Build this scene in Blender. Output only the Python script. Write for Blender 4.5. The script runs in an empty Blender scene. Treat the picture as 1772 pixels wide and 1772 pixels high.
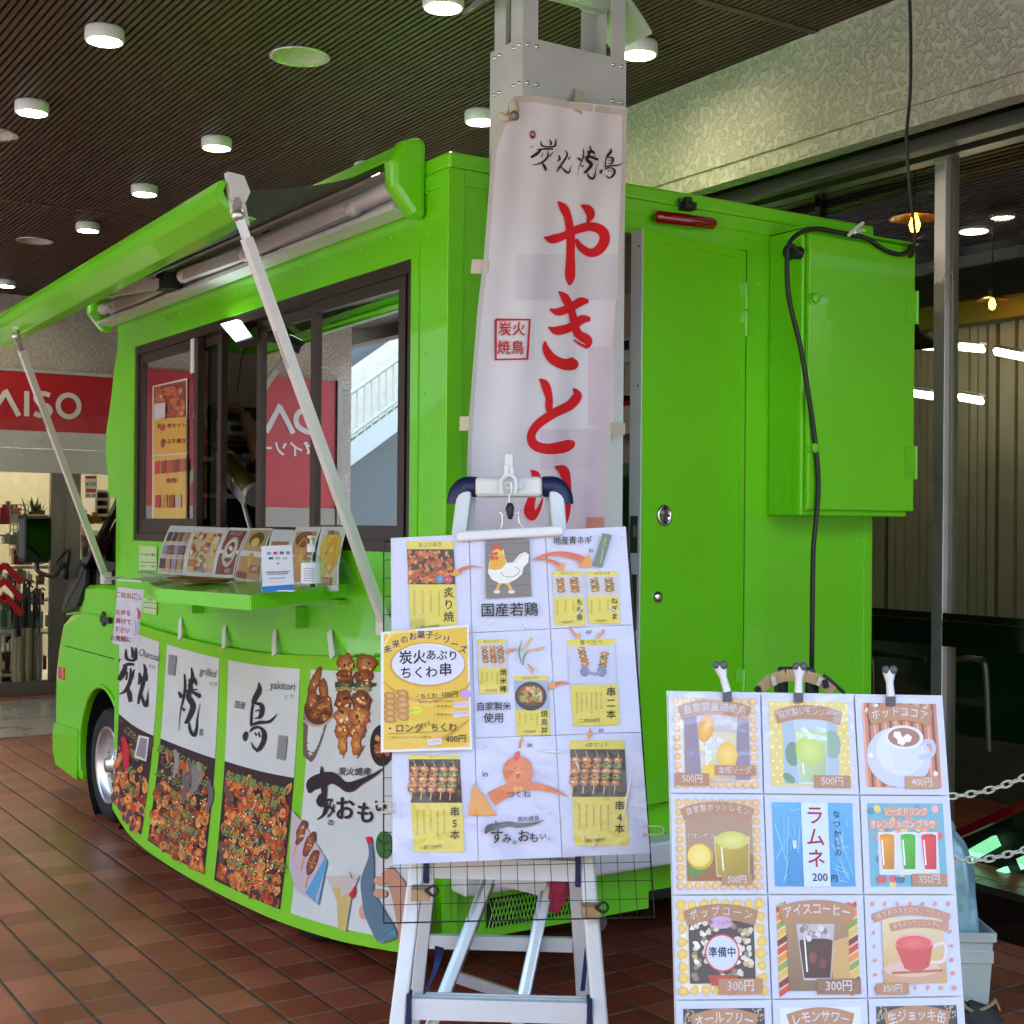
import bpy, bmesh, math, random
import numpy as np
from mathutils import Vector, Matrix
random.seed(7)
R = math.radians
C = bpy.context.scene.collection
SC = bpy.context.scene
# ---------------------------------------------------------------- camera, world, sun, exposure
F, YAW, PIT, ROLL, CX, CY, EYE, N = 2408.0, R(33.0), R(.16), R(-.5), 885.0, 900.0, 1.55, 1772.0
fwd = Vector((math.sin(YAW) * math.cos(PIT), math.cos(YAW) * math.cos(PIT), math.sin(PIT)))
rt0 = Vector((math.cos(YAW), -math.sin(YAW), 0)); dn0 = fwd.cross(rt0)
rt = rt0 * math.cos(ROLL) + dn0 * math.sin(ROLL)
dn = -rt0 * math.sin(ROLL) + dn0 * math.cos(ROLL)
EYEP = Vector((0, 0, EYE))
cd = bpy.data.cameras.new('camera'); cam = bpy.data.objects.new('camera', cd); C.objects.link(cam)
cam.matrix_world = Matrix.Translation(EYEP) @ Matrix((rt, -dn, -fwd)).transposed().to_4x4()
cd.sensor_width = 36; cd.sensor_fit = 'HORIZONTAL'; cd.lens = 36 * F / N
cd.shift_x = -(CX - N / 2) / N; cd.shift_y = (CY - N / 2) / N
cd.clip_start = .05; cd.clip_end = 400
SC.camera = cam
w = bpy.data.worlds.new("World"); SC.world = w; w.use_nodes = True
wn = w.node_tree; bgn = wn.nodes['Background']
sky = wn.nodes.new('ShaderNodeTexSky'); sky.sky_type = 'NISHITA'; sky.sun_disc = False
SUN_EL, SUN_AZ = R(52), R(20)
sky.sun_elevation = SUN_EL; sky.sun_rotation = SUN_AZ; sky.dust_density = 2.5; sky.air_density = 1.2
wn.links.new(sky.outputs[0], bgn.inputs[0]); bgn.inputs[1].default_value = .15
sl = bpy.data.lights.new('sun', 'SUN'); sl.energy = 1.2; sl.angle = R(14); sl.color = (1, .95, .88)
so = bpy.data.objects.new('sun', sl); C.objects.link(so)
sdir = Vector((math.sin(SUN_AZ) * math.cos(SUN_EL), math.cos(SUN_AZ) * math.cos(SUN_EL), math.sin(SUN_EL)))
so.rotation_euler = sdir.to_track_quat('Z', 'Y').to_euler(); so.location = (-6, 20, 9)
SC.view_settings.view_transform = 'Standard'; SC.view_settings.look = 'None'
SC.view_settings.exposure = 3.55; SC.view_settings.gamma = 1
SC.render.engine = 'CYCLES'
SC.cycles.use_denoising = True; SC.cycles.max_bounces = 8; SC.cycles.transparent_max_bounces = 12
SC.cycles.caustics_reflective = False; SC.cycles.caustics_refractive = False
SC.cycles.sample_clamp_indirect = 6; SC.cycles.blur_glossy = .5

# ---------------------------------------------------------------- measuring: where the line of sight through a photo point meets a plane
def ray(px, py): return fwd + rt * ((px - CX) / F) + dn * ((py - CY) / F)
def aX(px, py, X): v = ray(px, py); return EYEP + v * (X / v.x)
def aY(px, py, Y): v = ray(px, py); return EYEP + v * (Y / v.y)
def aZ(px, py, Z): v = ray(px, py); return EYEP + v * ((Z - EYE) / v.z)
def aP(px, py, P, n): v = ray(px, py); return EYEP + v * ((P - EYEP).dot(n) / v.dot(n))
def aD(px, py, d): return EYEP + ray(px, py) * d

# ---------------------------------------------------------------- materials
def lin(c):
    if isinstance(c, str):
        c = c.lstrip('#'); c = [int(c[i:i + 2], 16) / 255 for i in (0, 2, 4)]
        c = [x / 12.92 if x <= .04045 else ((x + .055) / 1.055) ** 2.4 for x in c]
    return (c[0], c[1], c[2], 1)
M = {}
def mat(name, col='#888888', rough=.5, metal=0, coat=0, emit=0, ecol=None, bump=None, attr=False, var=0, vscale=6, spec=.5, alpha=1, sss=0, crough=.05):
    m = bpy.data.materials.new(name); m.use_nodes = True; t = m.node_tree; b = t.nodes['Principled BSDF']
    b.inputs['Base Color'].default_value = lin(col); b.inputs['Roughness'].default_value = rough
    b.inputs['Metallic'].default_value = metal; b.inputs['Coat Weight'].default_value = coat
    b.inputs['Coat Roughness'].default_value = crough; b.inputs['Specular IOR Level'].default_value = spec
    b.inputs['Alpha'].default_value = alpha
    if emit:
        b.inputs['Emission Color'].default_value = lin(ecol or col); b.inputs['Emission Strength'].default_value = emit
    tc = t.nodes.new('ShaderNodeTexCoord')
    src = None
    if attr:
        a = t.nodes.new('ShaderNodeAttribute'); a.attribute_name = 'Col'; src = a.outputs['Color']
    if var:
        nz = t.nodes.new('ShaderNodeTexNoise'); nz.inputs['Scale'].default_value = vscale; nz.inputs['Detail'].default_value = 6
        t.links.new(tc.outputs['Object'], nz.inputs['Vector'])
        mr = t.nodes.new('ShaderNodeMapRange'); mr.inputs[1].default_value = .3; mr.inputs[2].default_value = .7
        mr.inputs[3].default_value = 1 - var; mr.inputs[4].default_value = 1 + var
        t.links.new(nz.outputs[0], mr.inputs[0])
        mx = t.nodes.new('ShaderNodeMix'); mx.data_type = 'RGBA'; mx.blend_type = 'MULTIPLY'; mx.inputs[0].default_value = 1
        if src: t.links.new(src, mx.inputs[6])
        else: mx.inputs[6].default_value = lin(col)
        t.links.new(mr.outputs[0], mx.inputs[7]); src = mx.outputs[2]
        rr = t.nodes.new('ShaderNodeMapRange'); rr.inputs[3].default_value = max(0, rough - .08); rr.inputs[4].default_value = min(1, rough + .1)
        t.links.new(nz.outputs[0], rr.inputs[0]); t.links.new(rr.outputs[0], b.inputs['Roughness'])
    if src: t.links.new(src, b.inputs['Base Color'])
    if bump:
        nb = t.nodes.new('ShaderNodeTexNoise'); nb.inputs['Scale'].default_value = bump[0]; nb.inputs['Detail'].default_value = bump[2] if len(bump) > 2 else 3
        t.links.new(tc.outputs['Object'], nb.inputs['Vector'])
        bp = t.nodes.new('ShaderNodeBump'); bp.inputs['Strength'].default_value = bump[1]; bp.inputs['Distance'].default_value = bump[3] if len(bump) > 3 else .01
        t.links.new(nb.outputs[0], bp.inputs['Height']); t.links.new(bp.outputs[0], b.inputs['Normal'])
        if coat: t.links.new(bp.outputs[0], b.inputs['Coat Normal'])
    M[name] = m; return m
def glass(name, tint='#ffffff', rough=.02, ior=1.5, boost=0.0, solid=False):
    m = bpy.data.materials.new(name); m.use_nodes = True; t = m.node_tree; t.nodes.clear()
    o = t.nodes.new('ShaderNodeOutputMaterial'); mx = t.nodes.new('ShaderNodeMixShader')
    tr = t.nodes.new('ShaderNodeBsdfTransparent'); tr.inputs[0].default_value = lin(tint)
    gl = t.nodes.new('ShaderNodeBsdfGlossy'); gl.inputs['Roughness'].default_value = rough
    fr = t.nodes.new('ShaderNodeFresnel'); fr.inputs[0].default_value = ior
    ad = t.nodes.new('ShaderNodeMath'); ad.operation = 'ADD'; ad.use_clamp = True; ad.inputs[1].default_value = boost
    t.links.new(fr.outputs[0], ad.inputs[0])
    if solid:
        ge = t.nodes.new('ShaderNodeNewGeometry'); s1 = t.nodes.new('ShaderNodeMath'); s1.operation = 'SUBTRACT'; s1.inputs[0].default_value = 1; t.links.new(ge.outputs['Backfacing'], s1.inputs[1])
        m1_ = t.nodes.new('ShaderNodeMath'); m1_.operation = 'MULTIPLY'; t.links.new(s1.outputs[0], m1_.inputs[0]); t.links.new(ad.outputs[0], m1_.inputs[1]); t.links.new(m1_.outputs[0], mx.inputs[0])
    else: t.links.new(ad.outputs[0], mx.inputs[0])
    t.links.new(tr.outputs[0], mx.inputs[1]); t.links.new(gl.outputs[0], mx.inputs[2]); t.links.new(mx.outputs[0], o.inputs[0])
    M[name] = m; return m
mat('green', '#72da06', .38, coat=.55, var=.05, vscale=2, bump=(2.2, .12, 2, .01), crough=.04)
mat('green_trim', '#6cd20a', .35, coat=.6, crough=.05)
mat('green_cloth', '#86cf20', .8, var=.05, vscale=20)
mat('white_paint', '#dcdcd8', .35, var=.04)
mat('alu', '#c6c8c8', .32, metal=.85, var=.06, vscale=30)
mat('alu_white', '#dcdcda', .4, metal=.08, var=.04, vscale=10)
mat('steel', '#d0cccb', .28, metal=.8, var=.02, vscale=3)
mat('steel_dark', '#7a7670', .32, metal=.85, var=.02, vscale=3)
mat('chrome', '#cfcfcf', .1, metal=1)
mat('zinc', '#c9cec8', .36, metal=.25, var=.07, vscale=5, bump=(3, .08, 2, .02))
mat('black', '#121214', .45); mat('black_gloss', '#0a0a0b', .15, coat=.5)
mat('rubber', '#161616', .75, var=.15, vscale=30)
mat('brown_frame', '#33241c', .35, var=.05)
mat('cream', '#c9bfa6', .6, var=.08, vscale=8)
mat('dark_in', '#17150f', .6)
mat('navy', '#151a46', .5); mat('navy_strap', '#16275a', .7)
mat('nylon', '#b79268', .8, var=.1, vscale=60)
mat('plastic_white', '#dfe1e0', .35, var=.03); mat('grey_plastic', '#55575a', .5)
mat('magenta', '#b01848', .4)
mat('red_lens', '#8a0a0a', .15, coat=1)
mat('orange_lens', '#d8480c', .2, coat=1)
mat('awning_cloth', '#5c645e', .85, var=.06, vscale=40)
mat('print', attr=True, rough=.6, var=.03, vscale=3)
mat('print_cloth', attr=True, rough=.85, var=.05, vscale=5, bump=(5, .25, 3, .02))
mat('laminate', attr=True, rough=.5, coat=1, var=.02, vscale=3, bump=(8, .4, 3, .015), crough=.06)
mat('canopy_metal', '#b8b0a8', .45, metal=0)
mat('mirror', '#4a544c', .05, metal=1); mat('fold_glare', '#ffffff', .08, coat=1, alpha=.5)
mat('teal', '#5f8d7c', .3, var=.05); mat('gold', '#a5914a', .25, metal=.9)
mat('skin', '#b98a6c', .5, var=.05); mat('black_cloth', '#0d0d0f', .9)
mat('bluebag', '#8fb9bd', .3, coat=.4, bump=(9, .8, 4, .03)); mat('bin_white', '#c9ccbf', .5, var=.05)
mat('chain', '#d6d2bc', .45, var=.08, vscale=30); mat('cable', '#141614', .5)
mat('wood_tray', '#8a5a26', .5, var=.15, vscale=25)
mat('leaf', '#2f6a22', .5, var=.25, vscale=30); mat('red_sign', '#b0061c', .35, coat=.3)
mat('shoe', '#3a3936', .8, var=.2, vscale=40); mat('shoe_tan', '#a38c68', .8)
mat('pale_wall', '#62645f', .8, var=.05); mat('stair_metal', '#a4a8a0', .5)
mat('blind', '#a5a18c', .7, var=.12, vscale=3); mat('olive', '#6f6a12', .6); mat('greenglass', '#0b3418', .15, coat=.5)
mat('gray_wall', '#a6a190', .7, var=.06); mat('concrete', '#4b4c44', .8, var=.25, vscale=9)
mat('asphalt', '#8c8c8a', .9, var=.15, vscale=20)
glass('win_glass', '#b8b4ae', .01, 1.5, .07); glass('store_glass', '#d4d8cc', .02, 1.32, .01); glass('clear', '#f4f6f6', .05, 1.45, .02, True)
glass('cab_glass', '#c8d0cc', .02, 1.5, .05)
def emis(name, col, s): return mat(name, col, .5, emit=s, ecol=col)
emis('lamp_on', '#ffedcc', 14); emis('led_on', '#e8fbff', 1.0); emis('amber_on', '#ff9a20', 8); emis('strip_on', '#fffbe8', 1.6)
emis('green_on', '#8fe8b4', .14); emis('shop_on', '#fff3dc', 1.6)

def slat_mat():
    m = mat('slats', '#40291f', .42, var=.12, vscale=7); return m
slat_mat()
def stucco():
    m = bpy.data.materials.new('stucco'); m.use_nodes = True; t = m.node_tree; b = t.nodes['Principled BSDF']; M['stucco'] = m
    tc = t.nodes.new('ShaderNodeTexCoord')
    nz = t.nodes.new('ShaderNodeTexNoise'); nz.inputs['Scale'].default_value = 36; nz.inputs['Detail'].default_value = 6; nz.inputs['Distortion'].default_value = .3
    t.links.new(tc.outputs['Object'], nz.inputs['Vector'])
    cr = t.nodes.new('ShaderNodeValToRGB'); e = cr.color_ramp.elements
    e[0].position = .44; e[0].color = (0, 0, 0, 1); e[1].position = .54; e[1].color = (1, 1, 1, 1)
    t.links.new(nz.outputs[0], cr.inputs[0])
    mx = t.nodes.new('ShaderNodeMix'); mx.data_type = 'RGBA'
    mx.inputs[6].default_value = lin('#b2ada0'); mx.inputs[7].default_value = lin('#c0bbae')
    t.links.new(cr.outputs[0], mx.inputs[0])
    n3 = t.nodes.new('ShaderNodeTexNoise'); n3.inputs['Scale'].default_value = 1.6; n3.inputs['Detail'].default_value = 7; t.links.new(tc.outputs['Object'], n3.inputs['Vector'])
    m3 = t.nodes.new('ShaderNodeMapRange'); m3.inputs[1].default_value = .35; m3.inputs[2].default_value = .7; m3.inputs[3].default_value = 1.05; m3.inputs[4].default_value = .78; t.links.new(n3.outputs[0], m3.inputs[0])
    mu = t.nodes.new('ShaderNodeMix'); mu.data_type = 'RGBA'; mu.blend_type = 'MULTIPLY'; mu.inputs[0].default_value = 1; t.links.new(mx.outputs[2], mu.inputs[6]); t.links.new(m3.outputs[0], mu.inputs[7])
    t.links.new(mu.outputs[2], b.inputs['Base Color'])
    n2 = t.nodes.new('ShaderNodeTexNoise'); n2.inputs['Scale'].default_value = 90; t.links.new(tc.outputs['Object'], n2.inputs['Vector'])
    ad = t.nodes.new('ShaderNodeMath'); ad.operation = 'MULTIPLY_ADD'; ad.inputs[1].default_value = .12
    t.links.new(n2.outputs[0], ad.inputs[0]); t.links.new(cr.outputs[0], ad.inputs[2])
    bp = t.nodes.new('ShaderNodeBump'); bp.inputs['Strength'].default_value = 1; bp.inputs['Distance'].default_value = .005
    t.links.new(ad.outputs[0], bp.inputs['Height']); t.links.new(bp.outputs[0], b.inputs['Normal']); b.inputs['Roughness'].default_value = .85
stucco()
def tiles():
    m = bpy.data.materials.new('tiles'); m.use_nodes = True; t = m.node_tree; b = t.nodes['Principled BSDF']; M['tiles'] = m
    L = t.links.new
    tc = t.nodes.new('ShaderNodeTexCoord'); sp = t.nodes.new('ShaderNodeSeparateXYZ'); L(tc.outputs['Object'], sp.inputs[0])
    def mth(op, a, b_=None, c_=None, clamp=False):
        n = t.nodes.new('ShaderNodeMath'); n.operation = op; n.use_clamp = clamp
        for i, v in enumerate((a, b_, c_)):
            if v is None: continue
            if isinstance(v, (int, float)): n.inputs[i].default_value = v
            else: L(v, n.inputs[i])
        return n.outputs[0]
    def cell(o, pitch, off):
        u = mth('DIVIDE', mth('ADD', o, off), pitch); fl = mth('FLOOR', u); fr = mth('FRACT', u)
        dist = mth('MULTIPLY', mth('MINIMUM', fr, mth('SUBTRACT', 1, fr)), pitch); return fl, dist
    fx, dx = cell(sp.outputs[0], .1672, 10 * .1672 - .1172); fy, dy = cell(sp.outputs[1], .1648, 40 * .1648 - 4.505)
    jx = mth('LESS_THAN', dx, .0052); jy = mth('LESS_THAN', dy, .0032)
    gx = mth('SMOOTH_MIN', dx, .012, .004); gy = mth('SMOOTH_MIN', dy, .009, .004)
    cv = t.nodes.new('ShaderNodeCombineXYZ'); L(fx, cv.inputs[0]); L(fy, cv.inputs[1])
    wn_ = t.nodes.new('ShaderNodeTexWhiteNoise'); L(cv.outputs[0], wn_.inputs['Vector'])
    cr = t.nodes.new('ShaderNodeValToRGB'); e = cr.color_ramp.elements
    e[0].color = lin('#90462e'); e[1].color = lin('#b86648'); k = cr.color_ramp.elements.new(.5); k.color = lin('#a45238')
    L(wn_.outputs[0], cr.inputs[0])
    nz = t.nodes.new('ShaderNodeTexNoise'); nz.inputs['Scale'].default_value = 2.2; nz.inputs['Detail'].default_value = 8; L(tc.outputs['Object'], nz.inputs['Vector'])
    mr = t.nodes.new('ShaderNodeMapRange'); mr.inputs[1].default_value = .3; mr.inputs[2].default_value = .7; mr.inputs[3].default_value = .8; mr.inputs[4].default_value = 1.15
    L(nz.outputs[0], mr.inputs[0])
    mx = t.nodes.new('ShaderNodeMix'); mx.data_type = 'RGBA'; mx.blend_type = 'MULTIPLY'; mx.inputs[0].default_value = 1
    L(cr.outputs[0], mx.inputs[6]); L(mr.outputs[0], mx.inputs[7])
    g1 = t.nodes.new('ShaderNodeMix'); g1.data_type = 'RGBA'; L(jx, g1.inputs[0]); L(mx.outputs[2], g1.inputs[6]); g1.inputs[7].default_value = lin('#4a4438')
    g2 = t.nodes.new('ShaderNodeMix'); g2.data_type = 'RGBA'; L(jy, g2.inputs[0]); L(g1.outputs[2], g2.inputs[6]); g2.inputs[7].default_value = lin('#8f7a66')
    L(g2.outputs[2], b.inputs['Base Color'])
    r1 = t.nodes.new('ShaderNodeMapRange'); r1.inputs[3].default_value = .2; r1.inputs[4].default_value = .5; L(nz.outputs[0], r1.inputs[0])
    ro = mth('MAXIMUM', r1.outputs[0], mth('MULTIPLY', mth('MAXIMUM', jx, jy), .7)); L(ro, b.inputs['Roughness'])
    n3 = t.nodes.new('ShaderNodeTexNoise'); n3.inputs['Scale'].default_value = 14; L(tc.outputs['Object'], n3.inputs['Vector'])
    hh = mth('ADD', mth('ADD', gx, gy), mth('MULTIPLY', n3.outputs[0], .006))
    bp = t.nodes.new('ShaderNodeBump'); bp.inputs['Strength'].default_value = .6; bp.inputs['Distance'].default_value = .25
    L(hh, bp.inputs['Height']); L(bp.outputs[0], b.inputs['Normal']); b.inputs['Specular IOR Level'].default_value = .5
tiles()

# ---------------------------------------------------------------- mesh builder
class MB:
    def __init__(s): s.v = []; s.f = []; s.m = []; s.c = []; s.cur = 0; s.mats = []; s.sm = []
    def use(s, name):
        if name not in s.mats: s.mats.append(name)
        s.cur = s.mats.index(name); return s
    def add(s, vs, fs, smooth=False, cols=None):
        o = len(s.v); s.v += [tuple(x) for x in vs]
        s.c += cols if cols else [(1, 1, 1, 1)] * len(vs)
        for f in fs: s.f.append([i + o for i in f]); s.m.append(s.cur); s.sm.append(smooth)
        return s
    def box(s, a, b):
        x0, x1 = sorted((a[0], b[0])); y0, y1 = sorted((a[1], b[1])); z0, z1 = sorted((a[2], b[2]))
        return s.add([(x0, y0, z0), (x1, y0, z0), (x1, y1, z0), (x0, y1, z0), (x0, y0, z1), (x1, y0, z1), (x1, y1, z1), (x0, y1, z1)],
                     [(0, 3, 2, 1), (4, 5, 6, 7), (0, 1, 5, 4), (1, 2, 6, 5), (2, 3, 7, 6), (3, 0, 4, 7)])
    def obox(s, c, ax, ay, az):   # centre and three half-axes
        c, ax, ay, az = map(Vector, (c, ax, ay, az)); vs = []
        for k in (-1, 1):
            for i, j in ((-1, -1), (1, -1), (1, 1), (-1, 1)): vs.append(c + ax * i + ay * j + az * k)
        return s.add(vs, [(0, 3, 2, 1), (4, 5, 6, 7), (0, 1, 5, 4), (1, 2, 6, 5), (2, 3, 7, 6), (3, 0, 4, 7)])
    def bar(s, a, b, wd, th, side=None):   # rectangular bar a->b, wd along side
        a, b = Vector(a), Vector(b); d = (b - a); L_ = d.length; d.normalize()
        u = Vector(side) if side is not None else d.orthogonal(); u = (u - d * u.dot(d)).normalized(); v = d.cross(u)
        return s.obox((a + b) / 2, u * wd / 2, v * th / 2, d * L_ / 2)
    def tube(s, pts, r, n=8, cap=True, close=False):
        pts = [Vector(p) for p in pts]; rs = r if isinstance(r, (list, tuple)) else [r] * len(pts); rings = []; prev = None
        for i, p in enumerate(pts):
            if close: t_ = (pts[(i + 1) % len(pts)] - pts[i - 1])
            else: t_ = (pts[min(i + 1, len(pts) - 1)] - pts[max(i - 1, 0)])
            t_.normalize()
            u = t_.orthogonal().normalized() if prev is None else (prev - t_ * prev.dot(t_)).normalized()
            prev = u; v = t_.cross(u)
            rings.append([p + (u * math.cos(2 * math.pi * k / n) + v * math.sin(2 * math.pi * k / n)) * rs[i] for k in range(n)])
        vs = [q for ring in rings for q in ring]; fs = []
        m = len(rings)
        for i in range(m if close else m - 1):
            for k in range(n): fs.append((i * n + k, i * n + (k + 1) % n, ((i + 1) % m) * n + (k + 1) % n, ((i + 1) % m) * n + k))
        s.add(vs, fs, True)
        if cap and not close:
            s.add(rings[0], [list(range(n))[::-1]]); s.add(rings[-1], [list(range(n))])
        return s
    def cyl(s, a, b, r, n=16, r2=None): return s.tube([a, b], [r, r2 if r2 is not None else r], n)
    def lathe(s, c, prof, axis=(0, 0, 1), n=24, smooth=True):   # prof: (radius, height)
        c, ax = Vector(c), Vector(axis).normalized(); u = ax.orthogonal().normalized(); v = ax.cross(u); vs = []; fs = []
        for r_, h in prof:
            for k in range(n):
                a = 2 * math.pi * k / n; vs.append(c + ax * h + (u * math.cos(a) + v * math.sin(a)) * r_)
        for i in range(len(prof) - 1):
            for k in range(n): fs.append((i * n + k, i * n + (k + 1) % n, (i + 1) * n + (k + 1) % n, (i + 1) * n + k))
        return s.add(vs, fs, smooth)
    def prism(s, poly, d):   # planar polygon extruded along d
        poly = [Vector(p) for p in poly]; d = Vector(d); n = len(poly)
        return s.add(poly + [p + d for p in poly], [list(range(n))[::-1], [n + i for i in range(n)]] + [(i, (i + 1) % n, n + (i + 1) % n, n + i) for i in range(n)])
    def grid(s, fn, nu, nv, smooth=True):
        vs = [fn(i / nu, j / nv) for j in range(nv + 1) for i in range(nu + 1)]
        return s.add(vs, [(j * (nu + 1) + i, j * (nu + 1) + i + 1, (j + 1) * (nu + 1) + i + 1, (j + 1) * (nu + 1) + i) for j in range(nv) for i in range(nu)], smooth)
    def ball(s, c, r, n=10, sc=(1, 1, 1)):
        c = Vector(c); pr = [(math.sin(math.pi * i / n), -math.cos(math.pi * i / n)) for i in range(n + 1)]
        vs = []; fs = []; k2 = n * 2
        for a, h in pr:
            for k in range(k2):
                t_ = 2 * math.pi * k / k2; vs.append(c + Vector((math.cos(t_) * a * r * sc[0], math.sin(t_) * a * r * sc[1], h * r * sc[2])))
        for i in range(n):
            for k in range(k2): fs.append((i * k2 + k, i * k2 + (k + 1) % k2, (i + 1) * k2 + (k + 1) % k2, (i + 1) * k2 + k))
        return s.add(vs, fs, True)
    def build(s, name, parent=None, m=None, bevel=0, loc=None, fix=True):
        me = bpy.data.meshes.new(name)
        vs = s.v
        if parent is not None and parent.get('_o') is not None: o_ = Vector(parent['_o']); vs = [Vector(v) - o_ for v in vs]
        me.from_pydata([tuple(v) for v in vs], [], s.f)
        if m and not s.mats: s.mats = [m]
        for k in s.mats: me.materials.append(M[k])
        for p, mi, smo in zip(me.polygons, s.m, s.sm): p.material_index = mi; p.use_smooth = smo
        if any(k in ('print', 'print_cloth', 'laminate') for k in s.mats):
            ca = me.color_attributes.new('Col', 'FLOAT_COLOR', 'POINT')
            ca.data.foreach_set('color', [x for c_ in s.c for x in c_])
        o = bpy.data.objects.new(name, me); C.objects.link(o)
        if fix and not any(k in ('print', 'print_cloth', 'laminate') for k in s.mats):
            b_ = bmesh.new(); b_.from_mesh(me); bmesh.ops.recalc_face_normals(b_, faces=b_.faces); b_.to_mesh(me); b_.free()
        if bevel:
            md = o.modifiers.new('bevel', 'BEVEL'); md.width = bevel; md.segments = 2; md.limit_method = 'ANGLE'; md.angle_limit = R(40)
        if parent is not None:
            o.parent = parent
            if parent.get('_o') is not None: o['_o'] = tuple(parent['_o'])
        return o
def tag(o, label=None, cat=None, group=None, kind=None):
    if label: o['label'] = label
    if cat: o['category'] = cat
    if group: o['group'] = group
    if kind: o['kind'] = kind
    return o
def thing(name, label, cat, loc=(0, 0, 0), group=None):
    o = bpy.data.objects.new(name, None); C.objects.link(o); o.location = loc; o['_o'] = tuple(loc)
    return tag(o, label, cat, group)
def struct(o): o['kind'] = 'structure'; return o
def copy_tree(o, parent=None):
    c = o.copy(); C.objects.link(c); c.parent = parent
    for ch in list(o.children): copy_tree(ch, c)
    return c
def cat_rom(pts, k=6):
    P = [tuple(p) for p in pts]; out = []
    if len(P) < 3: return P
    Q = [P[0]] + P + [P[-1]]
    for i in range(1, len(Q) - 2):
        p0, p1, p2, p3 = Q[i - 1:i + 3]
        for j in range(k):
            t = j / k
            out.append(tuple(.5 * ((2 * b) + (-a + c_) * t + (2 * a - 5 * b + 4 * c_ - d) * t * t + (-a + 3 * b - 3 * c_ + d) * t ** 3) for a, b, c_, d in zip(p0, p1, p2, p3)))
    out.append(P[-1]); return out

# ---------------------------------------------------------------- lettering
_tx = bpy.data.curves.new('lettering', 'FONT'); _to = bpy.data.objects.new('lettering', _tx); C.objects.link(_to)
_tx.resolution_u = 2; _cache = {}
def glyphs(s, bold=0.0):
    k = (s, bold)
    if k not in _cache:
        _tx.body = s; _tx.offset = bold; _tx.align_x = 'CENTER'; _tx.align_y = 'CENTER'
        bpy.context.view_layer.update(); dg = bpy.context.evaluated_depsgraph_get()
        ev = _to.evaluated_get(dg); me = ev.to_mesh()
        _cache[k] = ([(v.co.x, v.co.y) for v in me.vertices], [tuple(p.vertices) for p in me.polygons]); ev.to_mesh_clear()
    return _cache[k]

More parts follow.
